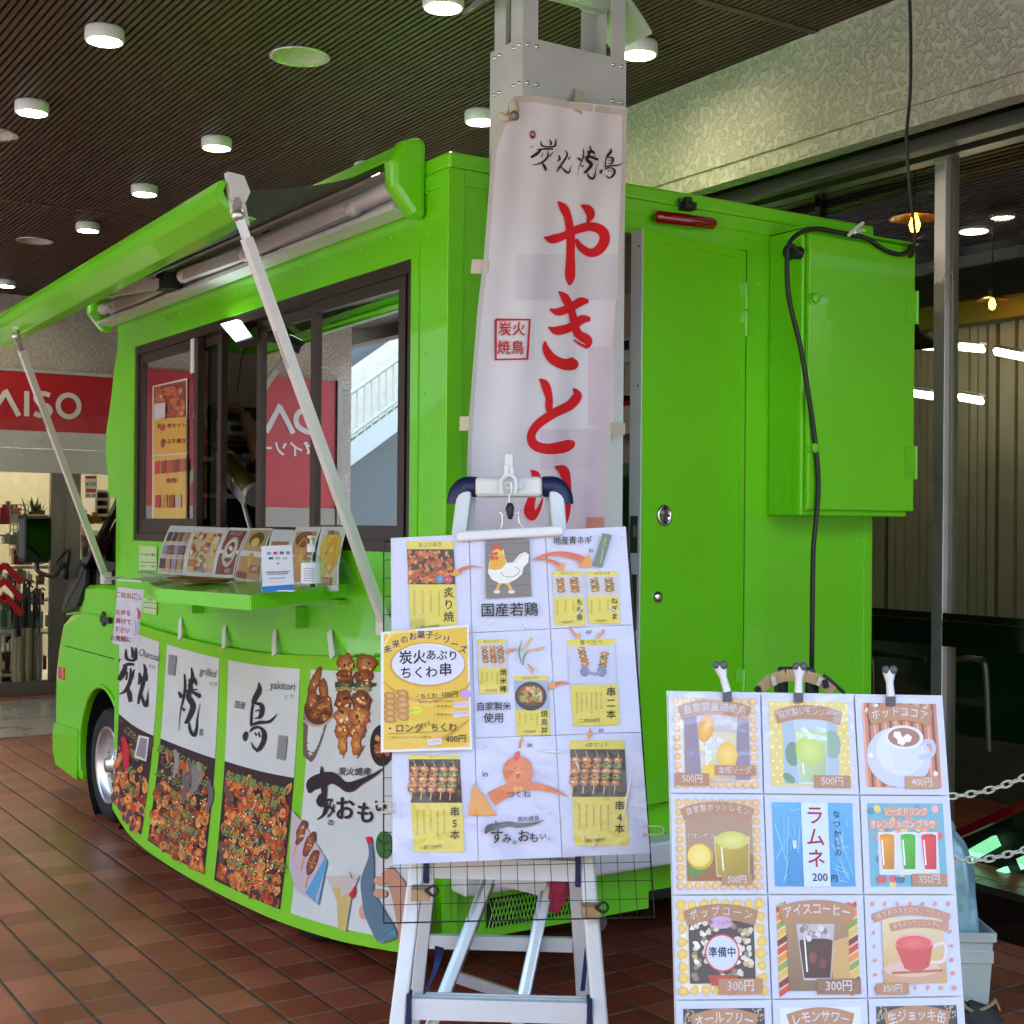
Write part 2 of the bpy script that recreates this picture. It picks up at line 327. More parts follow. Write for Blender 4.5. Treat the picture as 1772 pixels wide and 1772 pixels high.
# ---------------------------------------------------------------- printed sheets: shapes laid as thin layers on a surface
def shade(c, k): c = lin(c); return (min(1, c[0] * k), min(1, c[1] * k), min(1, c[2] * k), 1)
class Sheet:
    """mapf(u, v, h): sheet point (u, v) to 3D, h metres proud of the sheet"""
    def __init__(s, mapf, mt='print', step=.00025): s.b = MB().use(mt); s.map = mapf; s.h = step; s.step = step; s.rnd = random.Random(5)
    def up(s): s.h += s.step
    def reset(s, h): s.h = h; return s
    def poly(s, pts, col, cols=None):
        s.b.add([s.map(x, y, s.h) for x, y in pts], [list(range(len(pts)))], cols=cols or [lin(col)] * len(pts)); s.up(); return s
    def rect(s, x0, y0, x1, y1, col, n=1, c2=None):
        a, b_ = lin(col), lin(c2 or col); vs = []; cs = []
        for j in range(n + 1):
            for i in range(n + 1):
                vs.append(s.map(x0 + (x1 - x0) * i / n, y0 + (y1 - y0) * j / n, s.h)); cs.append(tuple(p + (q - p) * j / n for p, q in zip(a, b_)))
        s.b.add(vs, [(j * (n + 1) + i, j * (n + 1) + i + 1, (j + 1) * (n + 1) + i + 1, (j + 1) * (n + 1) + i) for j in range(n) for i in range(n)], cols=cs); s.up(); return s
    def blob(s, x, y, rx, ry, col, c2=None, jag=.12, n=14, rot=0, up=True):
        ca, sa = math.cos(rot), math.sin(rot); pts = []
        for k in range(n):
            a = 2 * math.pi * k / n; q = 1 + s.rnd.uniform(-jag, jag); u, v = math.cos(a) * rx * q, math.sin(a) * ry * q
            pts.append((x + u * ca - v * sa, y + u * sa + v * ca))
        vs = [s.map(*p, s.h) for p in pts] + [s.map(x, y, s.h)]
        s.b.add(vs, [(k, (k + 1) % n, n) for k in range(n)], cols=[lin(col)] * n + [lin(c2 or col)]); 
        if up: s.up()
        return s
    def ell(s, x, y, rx, ry, col, c2=None, rot=0): return s.blob(x, y, rx, ry, col, c2, 0, 24, rot)
    def stroke(s, pts, col, smooth=5):   # pts: (x, y, width)
        P = cat_rom(pts, smooth) if smooth else pts; L_, R_ = [], []
        for i, p in enumerate(P):
            a = P[max(i - 1, 0)]; b_ = P[min(i + 1, len(P) - 1)]; dx, dy = b_[0] - a[0], b_[1] - a[1]; l = math.hypot(dx, dy) or 1
            nx, ny = -dy / l * p[2] / 2, dx / l * p[2] / 2; L_.append((p[0] + nx, p[1] + ny)); R_.append((p[0] - nx, p[1] - ny))
        n = len(P); vs = [s.map(*p, s.h) for p in L_ + R_]
        s.b.add(vs, [(i, i + 1, n + i + 1, n + i) for i in range(n - 1)], cols=[lin(col)] * (2 * n)); s.up(); return s
    def line(s, x0, y0, x1, y1, wd, col): return s.stroke([(x0, y0, wd), (x1, y1, wd)], col, 0)
    def text(s, t, x, y, size, col, rot=0, bold=0.0, xs=1.0, shear=0.0, ky=0.0, arc=0):
        if arc:
            n = len(t); 
            for i, ch in enumerate(t):
                f = i - (n - 1) / 2; s.text(ch, x + f * size * xs * 1.02, y + arc * f * f * size * .1, size, col, rot + arc * f * .2, bold, xs)
            return s
        if bold > .004:
            d = bold * size * .55; h0 = s.h
            for dx_, dy_ in ((-d, 0), (d, 0), (0, -d), (0, d)): s.text(t, x + dx_ * xs, y + dy_, size, col, rot, 0, xs, shear, ky); s.h = h0 + s.step * .02
            s.h = h0
        vs, fs = glyphs(t, 0); ca, sa = math.cos(rot), math.sin(rot); out = []
        for u, v in vs:
            u2 = u * size * xs + v * size * shear; v2 = -v * size + u * size * ky
            out.append(s.map(x + u2 * ca - v2 * sa, y + u2 * sa + v2 * ca, s.h))
        s.b.add(out, fs, cols=[lin(col)] * len(out)); s.up(); return s
    def vtext(s, t, x, y, size, col, pitch=1.05, bold=0.0, xs=1.0, dx=0):
        for i, ch in enumerate(t):
            if ch == 'ー': s.text('｜', x + dx * i, y + i * size * pitch, size * .8, col, 0, bold, xs)
            elif ch != ' ': s.text(ch, x + dx * i, y + i * size * pitch, size, col, 0, bold, xs)
        return s
    # small pictures of food
    def meat(s, x0, y0, x1, y1, n, r, cols=('#7a3413', '#b8602a', '#5a2410', '#c97b3c'), hl='#e8b070'):
        for _ in range(n):
            x, y = s.rnd.uniform(x0, x1), s.rnd.uniform(y0, y1); q = r * s.rnd.uniform(.6, 1.25)
            x = min(max(x, x0 + q), x1 - q); y = min(max(y, y0 + q), y1 - q)
            s.blob(x, y, q, q * s.rnd.uniform(.6, 1), s.rnd.choice(cols), s.rnd.choice(cols + (hl,)), .25, 9, s.rnd.uniform(0, 3), up=False); s.h += s.step * .12
        s.up(); return s
    def char(s, x, y, rx, ry, n=7, cols=('#3c1a0c', '#f0b878', '#5a2610', '#e8a050', '#f8dcb0')):
        for _ in range(n):
            a, q = s.rnd.uniform(0, 6.28), s.rnd.random() ** .5 * .75; r = min(rx, ry) * s.rnd.uniform(.07, .2)
            s.blob(x + math.cos(a) * rx * q, y + math.sin(a) * ry * q, r * s.rnd.uniform(1, 2.2), r, s.rnd.choice(cols), None, .3, 6, s.rnd.uniform(0, 3), up=False); s.h += s.step * .1
        s.up(); return s
    def skewer(s, x, y, L_, wd, ang, n=5, cols=('#7a3413', '#b8602a', '#8a4418'), green=False):
        dx, dy = math.sin(ang), math.cos(ang)
        s.line(x - dx * L_ * .08, y - dy * L_ * .08, x + dx * L_ * 1.3, y + dy * L_ * 1.3, wd * .12, '#d9b878')
        for i in range(n):
            t = (i + .5) / n; g = green and i % 2 == 1
            s.blob(x + dx * L_ * t, y + dy * L_ * t, wd * .55, L_ / n * .6, '#4a5a18' if g else s.rnd.choice(cols), '#b6b254' if g else '#d89a54', .15, 12, -ang)
            if wd > 9: s.char(x + dx * L_ * t, y + dy * L_ * t, wd * .5, L_ / n * .5, 4)
            s.blob(x + dx * L_ * t - wd * .12, y + dy * L_ * t - 1, wd * .2, L_ / n * .15, '#3a180a' if i % 2 else '#f0c890', None, .3, 8, -ang)
        return s
    def build(s, name, parent=None, m=None): return s.b.build(name, parent, fix=False)
def plane_map(P, n):
    n = Vector(n).normalized(); P = Vector(P)
    return lambda u, v, h: aP(u, v, P, n) - n * h    # n points away from the viewer
def quad_map(a, b, c, d, W, H):   # corners tl, tr, br, bl; sheet units W x H
    a, b, c, d = map(Vector, (a, b, c, d)); n = (b - a).cross(d - a).normalized()
    if n.dot(EYEP - a) < 0: n = -n
    def f(u, v, h):
        s, t = u / W, v / H; return (a * (1 - s) + b * s) * (1 - t) + (d * (1 - s) + c * s) * t + n * h
    return f
# ---------------------------------------------------------------- the setting: floor, street, canopy ceiling
HC = 3.52; DY = 12.6; WX = 4.405; KD = DY / 11.5; zz = lambda z: 1.55 + (z - 1.55) * KD if z > .2 else z
LK_ = 1.107      # ceiling height, far shop wall, glazed shop front
b = MB().use('tiles'); b.box((-3.2, -3, -.15), (9.5, 13, 0)); struct(b.build('floor'))
b = MB().use('asphalt'); b.add([(-90, -90, -.16), (90, -90, -.16), (90, 90, -.16), (-90, 90, -.16)], [(0, 1, 2, 3)]); struct(b.build('street'))
b = MB().use('slats')
b.box((-2.2, .2, HC + .03), (9.4, DY + 1.5, HC + .2))
DLS = [(2.2 * LK_, 4.9 * LK_), (2.265 * LK_, 9.09 * LK_), (1.47 * LK_, 6.69 * LK_)]
x = -2.18
rr = random.Random(3)
while x < 4.45:
    cuts = [(.2, 3.975), (4.015, 8.88), (8.92, DY)]
    for hx, hy in DLS:
        if abs(x + .01 - hx) < .118:
            q = math.sqrt(.118 ** 2 - (x + .01 - hx) ** 2); cuts = [c for (p0, p1) in cuts for c in (((p0, hy - q), (hy + q, p1)) if p0 < hy < p1 else ((p0, p1),))]
    for y0, y1 in cuts: b.box((x, y0, HC + rr.uniform(-.001, .001)), (x + .019, y1, HC + .0295))
    x += .0305
for y in (3.995, 8.9): b.box((-2.2, y - .02, HC - .004), (4.45, y + .02, HC + .0297))
struct(b.build('ceiling'))
b = MB().use('concrete'); b.box((-2.35, .05, HC - .12), (-2.2, DY + 1.5, HC + .6)); b.box((-2.2, .05, HC - .1), (9.4, .2, HC + .6))
tag(b.build('canopy_fascia'), 'grey concrete edge of the canopy above the shop front', 'fascia')

# ceiling lamps
def ceiling_lamp(x, y, label):
    x, y = x * 1.1417, y * 1.1417
    t = thing('ceiling_lamp', label, 'ceiling light', (x, y, HC), 'round lamps lit on the slatted ceiling')
    p = MB().use('alu_white'); p.lathe((x, y, HC), [(.0, 0), (.075, 0), (.078, -.008), (.078, -.048), (.074, -.054), (.068, -.054), (.068, -.044)], n=32); p.build('housing', t)
    p = MB().use('lamp_on'); p.lathe((x, y, HC), [(0, -.052), (.03, -.052), (.062, -.049), (.068, -.046)], n=32); p.build('diffuser', t); return t
lamps = [(2.27, 3.93, 'lit round lamp beside the chimney top, cut by the top edge of the photo'), (1.447, 4.876, 'largest lit round lamp at the upper left of the slatted ceiling'),
 (1.455, 5.907, 'lit round lamp at the left edge, second from the top of its row'), (2.286, 5.985, 'lit round lamp above the awning rail, below the unlit downlight'),
 (2.305, 7.048, 'lit round lamp just above the middle of the green awning rail'), (2.325, 8.126, 'small lit round lamp left of the awning rail'),
 (2.393, 10.40, 'smallest lit round lamp near the far stucco wall'), (3.078, 3.931, 'lit round lamp touching the right side of the chimney'),
 (3.051, 4.961, 'lit round lamp half hidden by the left side of the chimney'), (3.05, 5.99, 'round lamp just peeping over the green awning box')]
for a in lamps: ceiling_lamp(*a)
def downlight(x, y, label):
    t = thing('recessed_downlight', label, 'downlight', (x, y, HC), 'unlit downlights sunk in the slatted ceiling')
    p = MB().use('steel'); p.lathe((x, y, HC), [(.118, .004), (.13, -.004), (.124, -.008), (.112, -.006), (.108, .0)], n=36); p.build('trim_ring', t)
    p = MB().use('canopy_metal'); p.lathe((x, y, HC), [(.108, -.002), (.1, .006), (.085, .018), (.06, .026), (.0, .0285)], n=36); p.build('reflector', t)
for a in ((*DLS[0], 'large unlit silver downlight in the ceiling above the awning'), (*DLS[1], 'far unlit silver downlight above the left end of the awning rail'), (*DLS[2], 'unlit silver downlight cut by the left edge of the photo')): downlight(*a)

# ---------------------------------------------------------------- glazed shop front on the right
t = thing('glazed_store', 'glazed shop front under a stucco beam right of the green truck', 'building', (WX, 3, 0))
BX, BZ = 4.018, 3.061
p = MB().use('stucco'); p.box((BX, -2, BZ + .045), (4.35, DY, HC + .028)); p.build('stucco_beam', t)
p = MB().use('stucco'); p.box((BX + .01, -2, BZ - .03), (BX + .09, DY, BZ + .044)); p.build('beam_lip', t)
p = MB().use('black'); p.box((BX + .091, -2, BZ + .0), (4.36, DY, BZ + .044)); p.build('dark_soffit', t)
p = MB().use('steel_dark'); p.box((4.2, -1, 2.992), (4.26, DY, 3.045)); p.box((4.38, -1, 3.05), (4.41, DY, 3.2)); p.box((4.36, -1, 3.0), (4.43, DY, 3.049)); p.build('header_rail', t)
cf = aX(1635, 500, WX); yf = cf.y
p = MB().use('steel'); p.box((WX, yf, 0), (WX + .045, yf + .055, 3.05)); p.box((WX + .0455, yf + .001, 0), (WX + .085, yf + .055, 3.05)); p.build('corner_post', t, bevel=.002)
for y0, y1 in ((-1, yf - .001), (yf + .056, DY)):
    p = MB().use('store_glass'); p.add([(WX + .03, y0, .3), (WX + .03, y1, .3), (WX + .03, y1, 3.05), (WX + .03, y0, 3.05)], [(0, 1, 2, 3)]); p.build('glass_pane', t)
    p = MB().use('black_gloss'); p.box((WX - .002, y0, 1.085), (WX + .028, y1, 1.185)); p.box((WX + .001, y0, 1.1865), (WX + .028, y1, 1.215)); p.build('push_rail', t)
    p = MB().use('black_gloss'); p.box((WX, y0, 0), (WX + .06, y1, .14)); p.box((WX - .02, y0, .141), (WX + .07, y1, .17)); p.build('sill', t)
p = MB().use('black_gloss'); p.box((WX + .005, 6.2, .17), (WX + .04, 6.26, 3.05)); p.box((WX + .005, 4.35, .17), (WX + .04, 4.38, 3.05)); p.build('mullion', t)
# interior of that shop
p = MB().use('gray_wall'); p.box((8.2, -1, 0), (8.3, DY, 3.3)); p.box((4.6, DY - .3, 0), (8.2, DY - .2, 3.3)); p.box((4.46, -1.0, 0), (8.2, -.9, 3.3)); p.build('inner_wall', t)
p = MB().use('slats')
x = 4.46
while x < 8.2: p.box((x, -.5, 3.25), (x + .03, DY - .3, 3.27)); x += .055
p.box((4.44, -.5, 3.271), (8.2, DY - .3, 3.3)); p.build('inner_ceiling', t)
p = MB().use('olive'); a = aX(1772, 505, 6.6); c_ = aX(1772, 545, 6.6); p.box((6.6, .5, c_.z - .0), (6.7, DY - .4, a.z)); p.build('lime_fascia', t)
p = MB().use('black'); p.box((6.55, .5, a.z + .003), (6.7, DY - .4, a.z + .3)); p.build('dark_fascia', t)
p = MB().use('steel'); q = aX(1772, 432, 6.5); p.box((6.5, .5, q.z - .03), (6.54, DY - .4, q.z + .03)); p.build('ceiling_track', t)
p = MB().use('blind'); y = .3; rr = random.Random(9)
while y < 10.5:
    wd = rr.choice((.05, .07, .1)); p.box((6.72 + rr.uniform(0, .05), y, .9), (6.73 + rr.uniform(.05, .09), y + wd, c_.z)); y += wd + rr.choice((.008, .015, .05))
p.build('vertical_blind', t)
p = MB().use('greenglass'); p.box((6.65, .3, .35), (6.7, 10.5, .9)); p.build('green_glass_band', t)
p = MB().use('concrete'); p.box((6.6, .3, 0), (6.9, 10.5, .34)); p.build('low_wall', t)
for (x0, y0, x1, y1, X) in ((1572, 597, 1616, 600, 6.2), (1660, 600, 1702, 604, 6.2), (1722, 608, 1772, 618, 6.2), (1570, 679, 1616, 686, 6.2), (1660, 687, 1700, 694, 6.2)):
    a = aX(x0, y0, X); e = aX(x1, y1, X); o = thing('ceiling_strip_light', 'white strip light glowing behind the shop glass', 'strip light', tuple(a), 'white strip lights inside the shop')
    b = MB().use('strip_on'); b.bar(a, e, .022, .035); b.build('tube', o); b = MB().use('white_paint'); b.bar(a + Vector((0, 0, .03)), e + Vector((0, 0, .03)), .012, .06, (0, 0, 1)); b.build('batten', o)
k = 0
for (x, y, X, s, lab) in ((1583, 378, 5.2, 1, 'amber bulb lamp under a flat round shade, left of the steel post'), (1717, 520, 6.4, .75, 'smaller amber bulb lamp hanging before the lime fascia')):
    a = aX(x, y, X); o = thing('pendant_lamp', lab, 'pendant lamp', tuple(a), None)
    b = MB().use('amber_on'); b.lathe(a, [(0, -.07 * s), (.018 * s, -.06 * s), (.026 * s, -.03 * s), (.014 * s, .01 * s), (0, .02 * s)]); b.build('bulb', o)
    b = MB().use('clear'); b.lathe(a, [(0, -.1 * s), (.035 * s, -.09 * s), (.05 * s, -.04 * s), (.05 * s, .02 * s)]); b.build('glass_jar', o)
    b = MB().use('gold'); b.lathe(a, [(.12 * s, .0), (.1 * s, .015 * s), (.03 * s, .03 * s), (.03 * s, .07 * s), (0, .075 * s)]); b.build('shade', o)
    b = MB().use('black'); b.cyl(a + Vector((0, 0, .07 * s)), (a.x, a.y, 3.25), .004, 6); b.build('cord', o)
for x, y, lab in ((1685, 402, 'white recessed light right of the steel post'), (1607, 485, 'white recessed light left of the steel post')):
    a = aZ(x, y, 3.245); b = MB().use('strip_on'); b.lathe(a, [(0, 0), (.075, 0), (.08, .003)]); tag(b.build('recessed_light'), lab + ', seen through the shop glass', 'recessed light')
# dark round shade over the strip light, pull handles, escalator
a = aX(1582, 590, 5.6); b = MB().use('black'); b.lathe(a, [(.13, -.03), (.1, .01), (.03, .05), (.02, .12), (0, .12)]); b.cyl(a + Vector((0, 0, .1)), (a.x, a.y, 3.25), .005, 6); tag(b.build('dark_pendant_shade'), 'dark dome lampshade hanging just right of the truck cabinet', 'lampshade')
for pts, lab in ((((1500, 1128), (1514, 1132), (1602, 1142)), 'dark tubular door handle behind the glass beside the truck corner'), (((1655, 1141), (1690, 1141), (1706, 1160), (1712, 1300)), 'dark tubular door handle right of the steel post')):
    P = [aX(x, y, WX + .12) for x, y in pts]
    if len(P) == 3: P = [aX(1512, 1300, WX + .12), aX(1511, 1160, WX + .12)] + P[1:]
    b = MB().use('steel_dark'); b.tube(cat_rom(P, 5), .012, 8); tag(b.build('door_handle'), lab, 'door handle')
t = thing('escalator', 'escalator with red handrail and green lit panels behind the shop glass', 'escalator', (5.4, 3, 0))
def ebar(name, mt, pts, X, hw, th):
    P = [aX(x, y, X) for x, y in pts]; b = MB().use(mt); b.bar(P[0], P[1], hw, th, (0, 0, 1)); b.build(name, t)
ebar('red_handrail', 'red_sign', ((1560, 1488), (1830, 1368)), 5.2, .035, .06)
ebar('lit_panel', 'green_on', ((1630, 1508), (1725, 1455)), 5.3, .05, .03); ebar('lit_panel', 'green_on', ((1655, 1548), (1744, 1508)), 5.3, .045, .03)
ebar('lit_panel', 'green_on', ((1766, 1495), (1800, 1480)), 5.3, .05, .03)
ebar('side_skirt', 'black', ((1560, 1600), (1860, 1480)), 5.36, .5, .05)

# ---------------------------------------------------------------- far shop wall with the red signs
t = thing('far_shop', 'shop with a red sign, stucco wall and steel framed glass doors', 'building', (3, DY, 0))
p = MB().use('stucco'); p.box((-1.96, DY, zz(2.76)), (8.3, DY + .35, HC + .03)); p.box((-1.96, DY, 0), (-1.2, DY + .35, zz(2.755))); p.box((4.9, DY + .001, 0), (8.3, DY + .35, zz(2.755))); p.build('stucco_wall', t)
p = MB().use('steel'); p.box((1.0, DY - .06, zz(2.732)), (4.9, DY - .0, zz(2.757))); p.box((1.0, DY - .06, zz(2.235)), (4.9, DY - .0, zz(2.262))); p.build('sign_trim', t)
s = p = MB().use('red_sign'); p.box((1.0, DY - .05, zz(2.2625)), (4.9, DY - .002, zz(2.7315))); sg = p.build('red_sign', t)
def letters(o, txt, cx, z, size, xs=1.0, Y=DY - .055, mt='#e8e4e4', bold=.02):
    S = Sheet(lambda u, v, h: Vector((u, Y - h, v)), 'print'); S.h = .002
    vs, fs = glyphs(txt, bold); S.b.add([(cx + a * size * xs, Y - .003, z + b_ * size) for a, b_ in vs], fs, cols=[lin(mt)] * len(vs)); return S.build('lettering', o)
def logo(o, cx, z, h, Y=DY - .055):   # geometric letters D A I S O
    S = Sheet(lambda u, v, hh: Vector((cx + u * h, Y - hh, z - v * h)), 'print'); S.h = .003; cw = '#dcd8d8'; wd = .2
    S.stroke([(-1.85, -.5, wd), (-1.85, .5, wd)], cw, 0); S.stroke([(-1.85, -.42, wd * .9), (-1.5, -.42, wd * .9), (-1.15, -.25, wd), (-1.05, 0, wd), (-1.15, .25, wd), (-1.5, .42, wd * .9), (-1.85, .42, wd * .9)], cw)
    S.stroke([(-.95, .5, wd), (-.42, -.42, wd)], cw, 0); S.stroke([(-.44, -.5, wd), (.1, .5, wd)], cw, 0)
    S.stroke([(.4, -.5, wd), (.4, .5, wd)], cw, 0)
    S.stroke([(1.3, -.38, wd), (1.1, -.44, wd), (.82, -.4, wd), (.75, -.22, wd), (.9, -.05, wd), (1.2, .05, wd), (1.32, .24, wd), (1.18, .42, wd), (.9, .44, wd), (.7, .36, wd)], cw)
    S.stroke([(2.05 + .42 * math.cos(a), .44 * math.sin(a), wd) for a in [i * math.pi / 8 for i in range(17)]], cw, 2)
    return S.build('lettering', o)
logo(sg, aY(46, 702, DY - .055).x - .4 * .22, zz(2.478), .22); S = letters(sg, 'ダイソー', 4.9, zz(2.41), .13)
# second sign to the left, seen mirrored in the truck windows
p = MB().use('red_sign'); p.box((-1.77, DY - .05, 1.69), (.3, DY - .002, 2.95)); s2 = p.build('red_sign', t); logo(s2, -.985, 2.55, .27); letters(s2, 'ダイソー', -1.19, 2.25, .16)
p = MB().use('steel_dark'); p.box((-1.82, DY - .08, 0), (-1.772, DY - .001, 2.96)); p.box((.3, DY - .07, 0), (1.0, DY, zz(2.76))); p.box((-1.77, DY - .06, 0), (.3, DY - .003, 1.688)); p.build('metal_cladding', t)
p = MB().use('steel'); p.box((1.0, DY - .04, zz(1.93)), (4.9, DY + .05, zz(2.12))); p.box((1.0, DY - .07, zz(2.125)), (4.9, DY + .05, zz(2.235))); p.build('door_header', t)
ax0, ax1, ax2 = aY(86, 900, DY).x, aY(110, 900, DY).x, aY(137, 900, DY).x
for x0, x1 in ((ax0, ax1 - .004), (ax1 + .004, ax2)):
    p = MB().use('steel_dark'); p.box((x0, DY - .045, .12), (x1, DY + .02, zz(1.93))); p.build('door_stile', t)
p = MB().use('steel_dark'); p.box((1.0, DY - .045, 0), (ax1 - .004, DY + .02, .13)); p.box((ax1 + .004, DY - .045, 0), (4.9, DY + .02, .13)); p.box((4.8, DY - .04, .13), (4.9, DY + .02, zz(1.93))); p.build('bottom_rail', t)
p = MB().use('store_glass'); p.add([(1.0, DY, .12), (ax0, DY, .12), (ax0, DY, zz(1.94)), (1.0, DY, zz(1.94))], [(0, 1, 2, 3)]); p.add([(ax2, DY, .12), (4.8, DY, .12), (4.8, DY, zz(1.94)), (ax2, DY, zz(1.94))], [(0, 1, 2, 3)]); gp = p.build('glass_pane', t)
S = Sheet(lambda u, v, h: aY(u, v, DY - .01 - h)); S.h = 0
for k in range(3):
    y = 990 + 27 * k
    S.stroke([(-25, y + 15, 11), (8, y - 12, 11), (10, y - 12, 11), (38, y + 20, 11)], '#b00820', 0)
S.build('red_chevrons', gp)
p = MB().use('steel'); p.box((.3, 11.1, .002), (5.6, 12.2, .014)); p.box((.3, 10.2, .002), (5.6, 11.08, .01)); p.build('threshold_plate', t)
# inside: walls, shelves, goods
p = MB().use('cream'); p.box((.5, DY + 3.5, 0), (8, DY + 3.6, 3.0)); p.box((.4, DY + .4, -.02), (8, DY + 3.6, .0)); p.box((.4, DY + .4, 2.7), (8, DY + 3.6, 2.8)); p.build('inner_room', t)
p = MB().use('shop_on')
for x in (1.5, 2.6, 3.8): p.box((x, DY + .8, 2.66), (x + .2, DY + 3.3, 2.69))
p.build('ceiling_light', t)
o = thing('plastic_plant', 'green leafy plant standing on a shelf behind the shop door glass', 'plant', tuple(aY(56, 900, DY + .6)))
b = MB().use('leaf'); rr = random.Random(2); a = aY(56, 905, DY + .6)
for k in range(70):
    an = rr.uniform(0, 6.28); el = rr.uniform(-.1, 1.3); L_ = rr.uniform(.07, .2); d = Vector((math.cos(an) * math.cos(el), math.sin(an) * math.cos(el) * .5, math.sin(el))) ; s_ = d.cross(Vector((0, 0, 1))).normalized() * .018
    st = a + Vector((rr.uniform(-.06, .06), 0, rr.uniform(-.05, .1))); b.add([st, st + d * L_ * .5 + s_, st + d * L_, st + d * L_ * .5 - s_], [(0, 1, 2, 3)])
b.build('foliage', o); b = MB().use('shoe_tan'); b.lathe(a + Vector((0, 0, -.32)), [(0, 0), (.05, 0), (.07, .2), (0, .2)]); b.build('pot', o)
def wire_rack(px0, py0, px1, py1, Y, nx, nz, name, lab, mt='white_paint'):
    a, e = aY(px0, py0, Y), aY(px1, py1, Y); b = MB().use(mt)
    for i in range(nx + 1): x = a.x + (e.x - a.x) * i / nx; b.box((x - .004, Y, e.z), (x + .004, Y + .006, a.z))
    for i in range(nz + 1): z = e.z + (a.z - e.z) * i / nz; b.box((a.x, Y + .0065, z - .004), (e.x, Y + .0125, z + .004))
    return tag(b.build(name), lab, 'wire rack')
wire_rack(18, 873, 48, 960, DY + .5, 5, 10, 'wire_display_rack', 'white wire display rack behind the left glass door'); wire_rack(137, 900, 150, 945, DY + .5, 3, 5, 'wire_display_rack', 'small piece of white wire rack right of the steel door stile')
for k, (x0, y0, x1, y1, col, lab) in enumerate(((0, 1040, 36, 1210, 'cream', 'beige shelf unit full of folded goods behind the left glass door'), (140, 920, 196, 1010, 'white_paint', 'white counter behind the glass right of the door stile'), (165, 850, 190, 905, 'canopy_metal', 'grey cabinet high behind the glass near the truck cab'))):
    a, e = aY(x0, y0, DY + 1), aY(x1, y1, DY + 1); o = thing('shop_shelf', lab, 'shelf', (a.x, DY + 1, e.z))
    b = MB().use(col); b.box((a.x, DY + 1, e.z), (a.x + .02, DY + 1.4, a.z)); b.box((e.x - .02, DY + 1, e.z), (e.x, DY + 1.4, a.z)); b.box((a.x + .021, DY + 1.37, e.z), (e.x - .021, DY + 1.4, a.z)); b.build('frame', o)
    for j in range(5):
        z = e.z + (a.z - e.z) * j / 4; b = MB().use(col); b.box((a.x + .021, DY + 1, z - .012), (e.x - .021, DY + 1.36, z + .012)); b.build('shelf_board', o)
rr = random.Random(4)
for k in range(84):   # bright small goods on the shelves inside
    L_side = k < 58; x = rr.uniform(-6, 84) if L_side else rr.uniform(140, 200); y = (905, 940, 975, 1010, 1045, 1085, 1125, 1160)[k % 8] + rr.uniform(-3, 3); dep = rr.choice((.55, .75, .95)); q = aY(x, y, DY + dep); w_, h_ = rr.uniform(.04, .13), rr.uniform(.05, .16)
    b = MB().use(rr.choice(('white_paint', 'cream', 'red_sign', 'alu_white', 'cream', 'nylon', 'teal', 'magenta', 'wood_tray', 'bluebag', 'plastic_white'))); b.box((q.x, q.y, q.z), (q.x + w_, q.y + .1, q.z + h_)); b.box((q.x + w_ * .3, q.y + .03, q.z + h_ + .001), (q.x + w_ * .7, q.y + .07, q.z + h_ + .03)); tag(b.build('packaged_goods'), 'small packaged item on display behind the shop door glass', 'package', 'small goods on display inside the far shop')
for z in (.5, .8, 1.1, 1.4):
    b = MB().use('white_paint'); b.box((1.6, DY + .5, z), (4.3, DY + 1.1, z + .015)); b.box((1.6, DY + 1.08, z - .29), (1.63, DY + 1.1, z)); tag(b.build('display_shelf'), 'long white display shelf behind the shop doors', 'shelf', 'long display shelves inside the far shop')
# umbrellas: clear folded umbrellas with black handles standing inside the door
o = thing('umbrella_display', 'bunch of folded clear umbrellas with dark tips behind the red chevrons', 'umbrella display', tuple(aY(58, 1210, DY + .25)))
rr = random.Random(6)
for k in range(13):
    x = 26 + 3.4 * k; bt = aY(x, 1205 + rr.uniform(-3, 3), DY + .2 + rr.uniform(0, .2)); tp = aY(x + rr.uniform(-3, 3), rr.uniform(1000, 1055), DY + .3); mid = bt.lerp(tp, .62)
    b = MB().use('cream' if k % 4 else 'canopy_metal'); b.tube([bt, bt.lerp(tp, .05), bt.lerp(tp, .3), mid], [.006, .02, .035, .03], 8); cn = b.build('canopy', o)
    b = MB().use('black'); b.tube([mid, tp], .011, 6); b.tube([tp, tp + Vector((0, 0, .04)), tp + Vector((.02, 0, .06)), tp + Vector((.045, 0, .04))], .009, 6); b.build('handle', o)
# ¥100 notice on the right pane
S = Sheet(plane_map((0, DY - .02, 0), (0, 1, 0))); S.h = 0
S.rect(147, 823, 168, 862, '#f4efe6'); S.rect(148, 824, 167, 828, '#c02030'); S.text('¥100', 157.5, 838, 9, '#303030', bold=.02); S.rect(149, 846, 166, 852, '#d04040'); S.rect(149, 855, 156, 860, '#b0aca0'); S.rect(159, 855, 166, 860, '#b0aca0')
tag(S.build('price_notice'), 'white price notice reading 100 on the glass right of the door', 'notice')

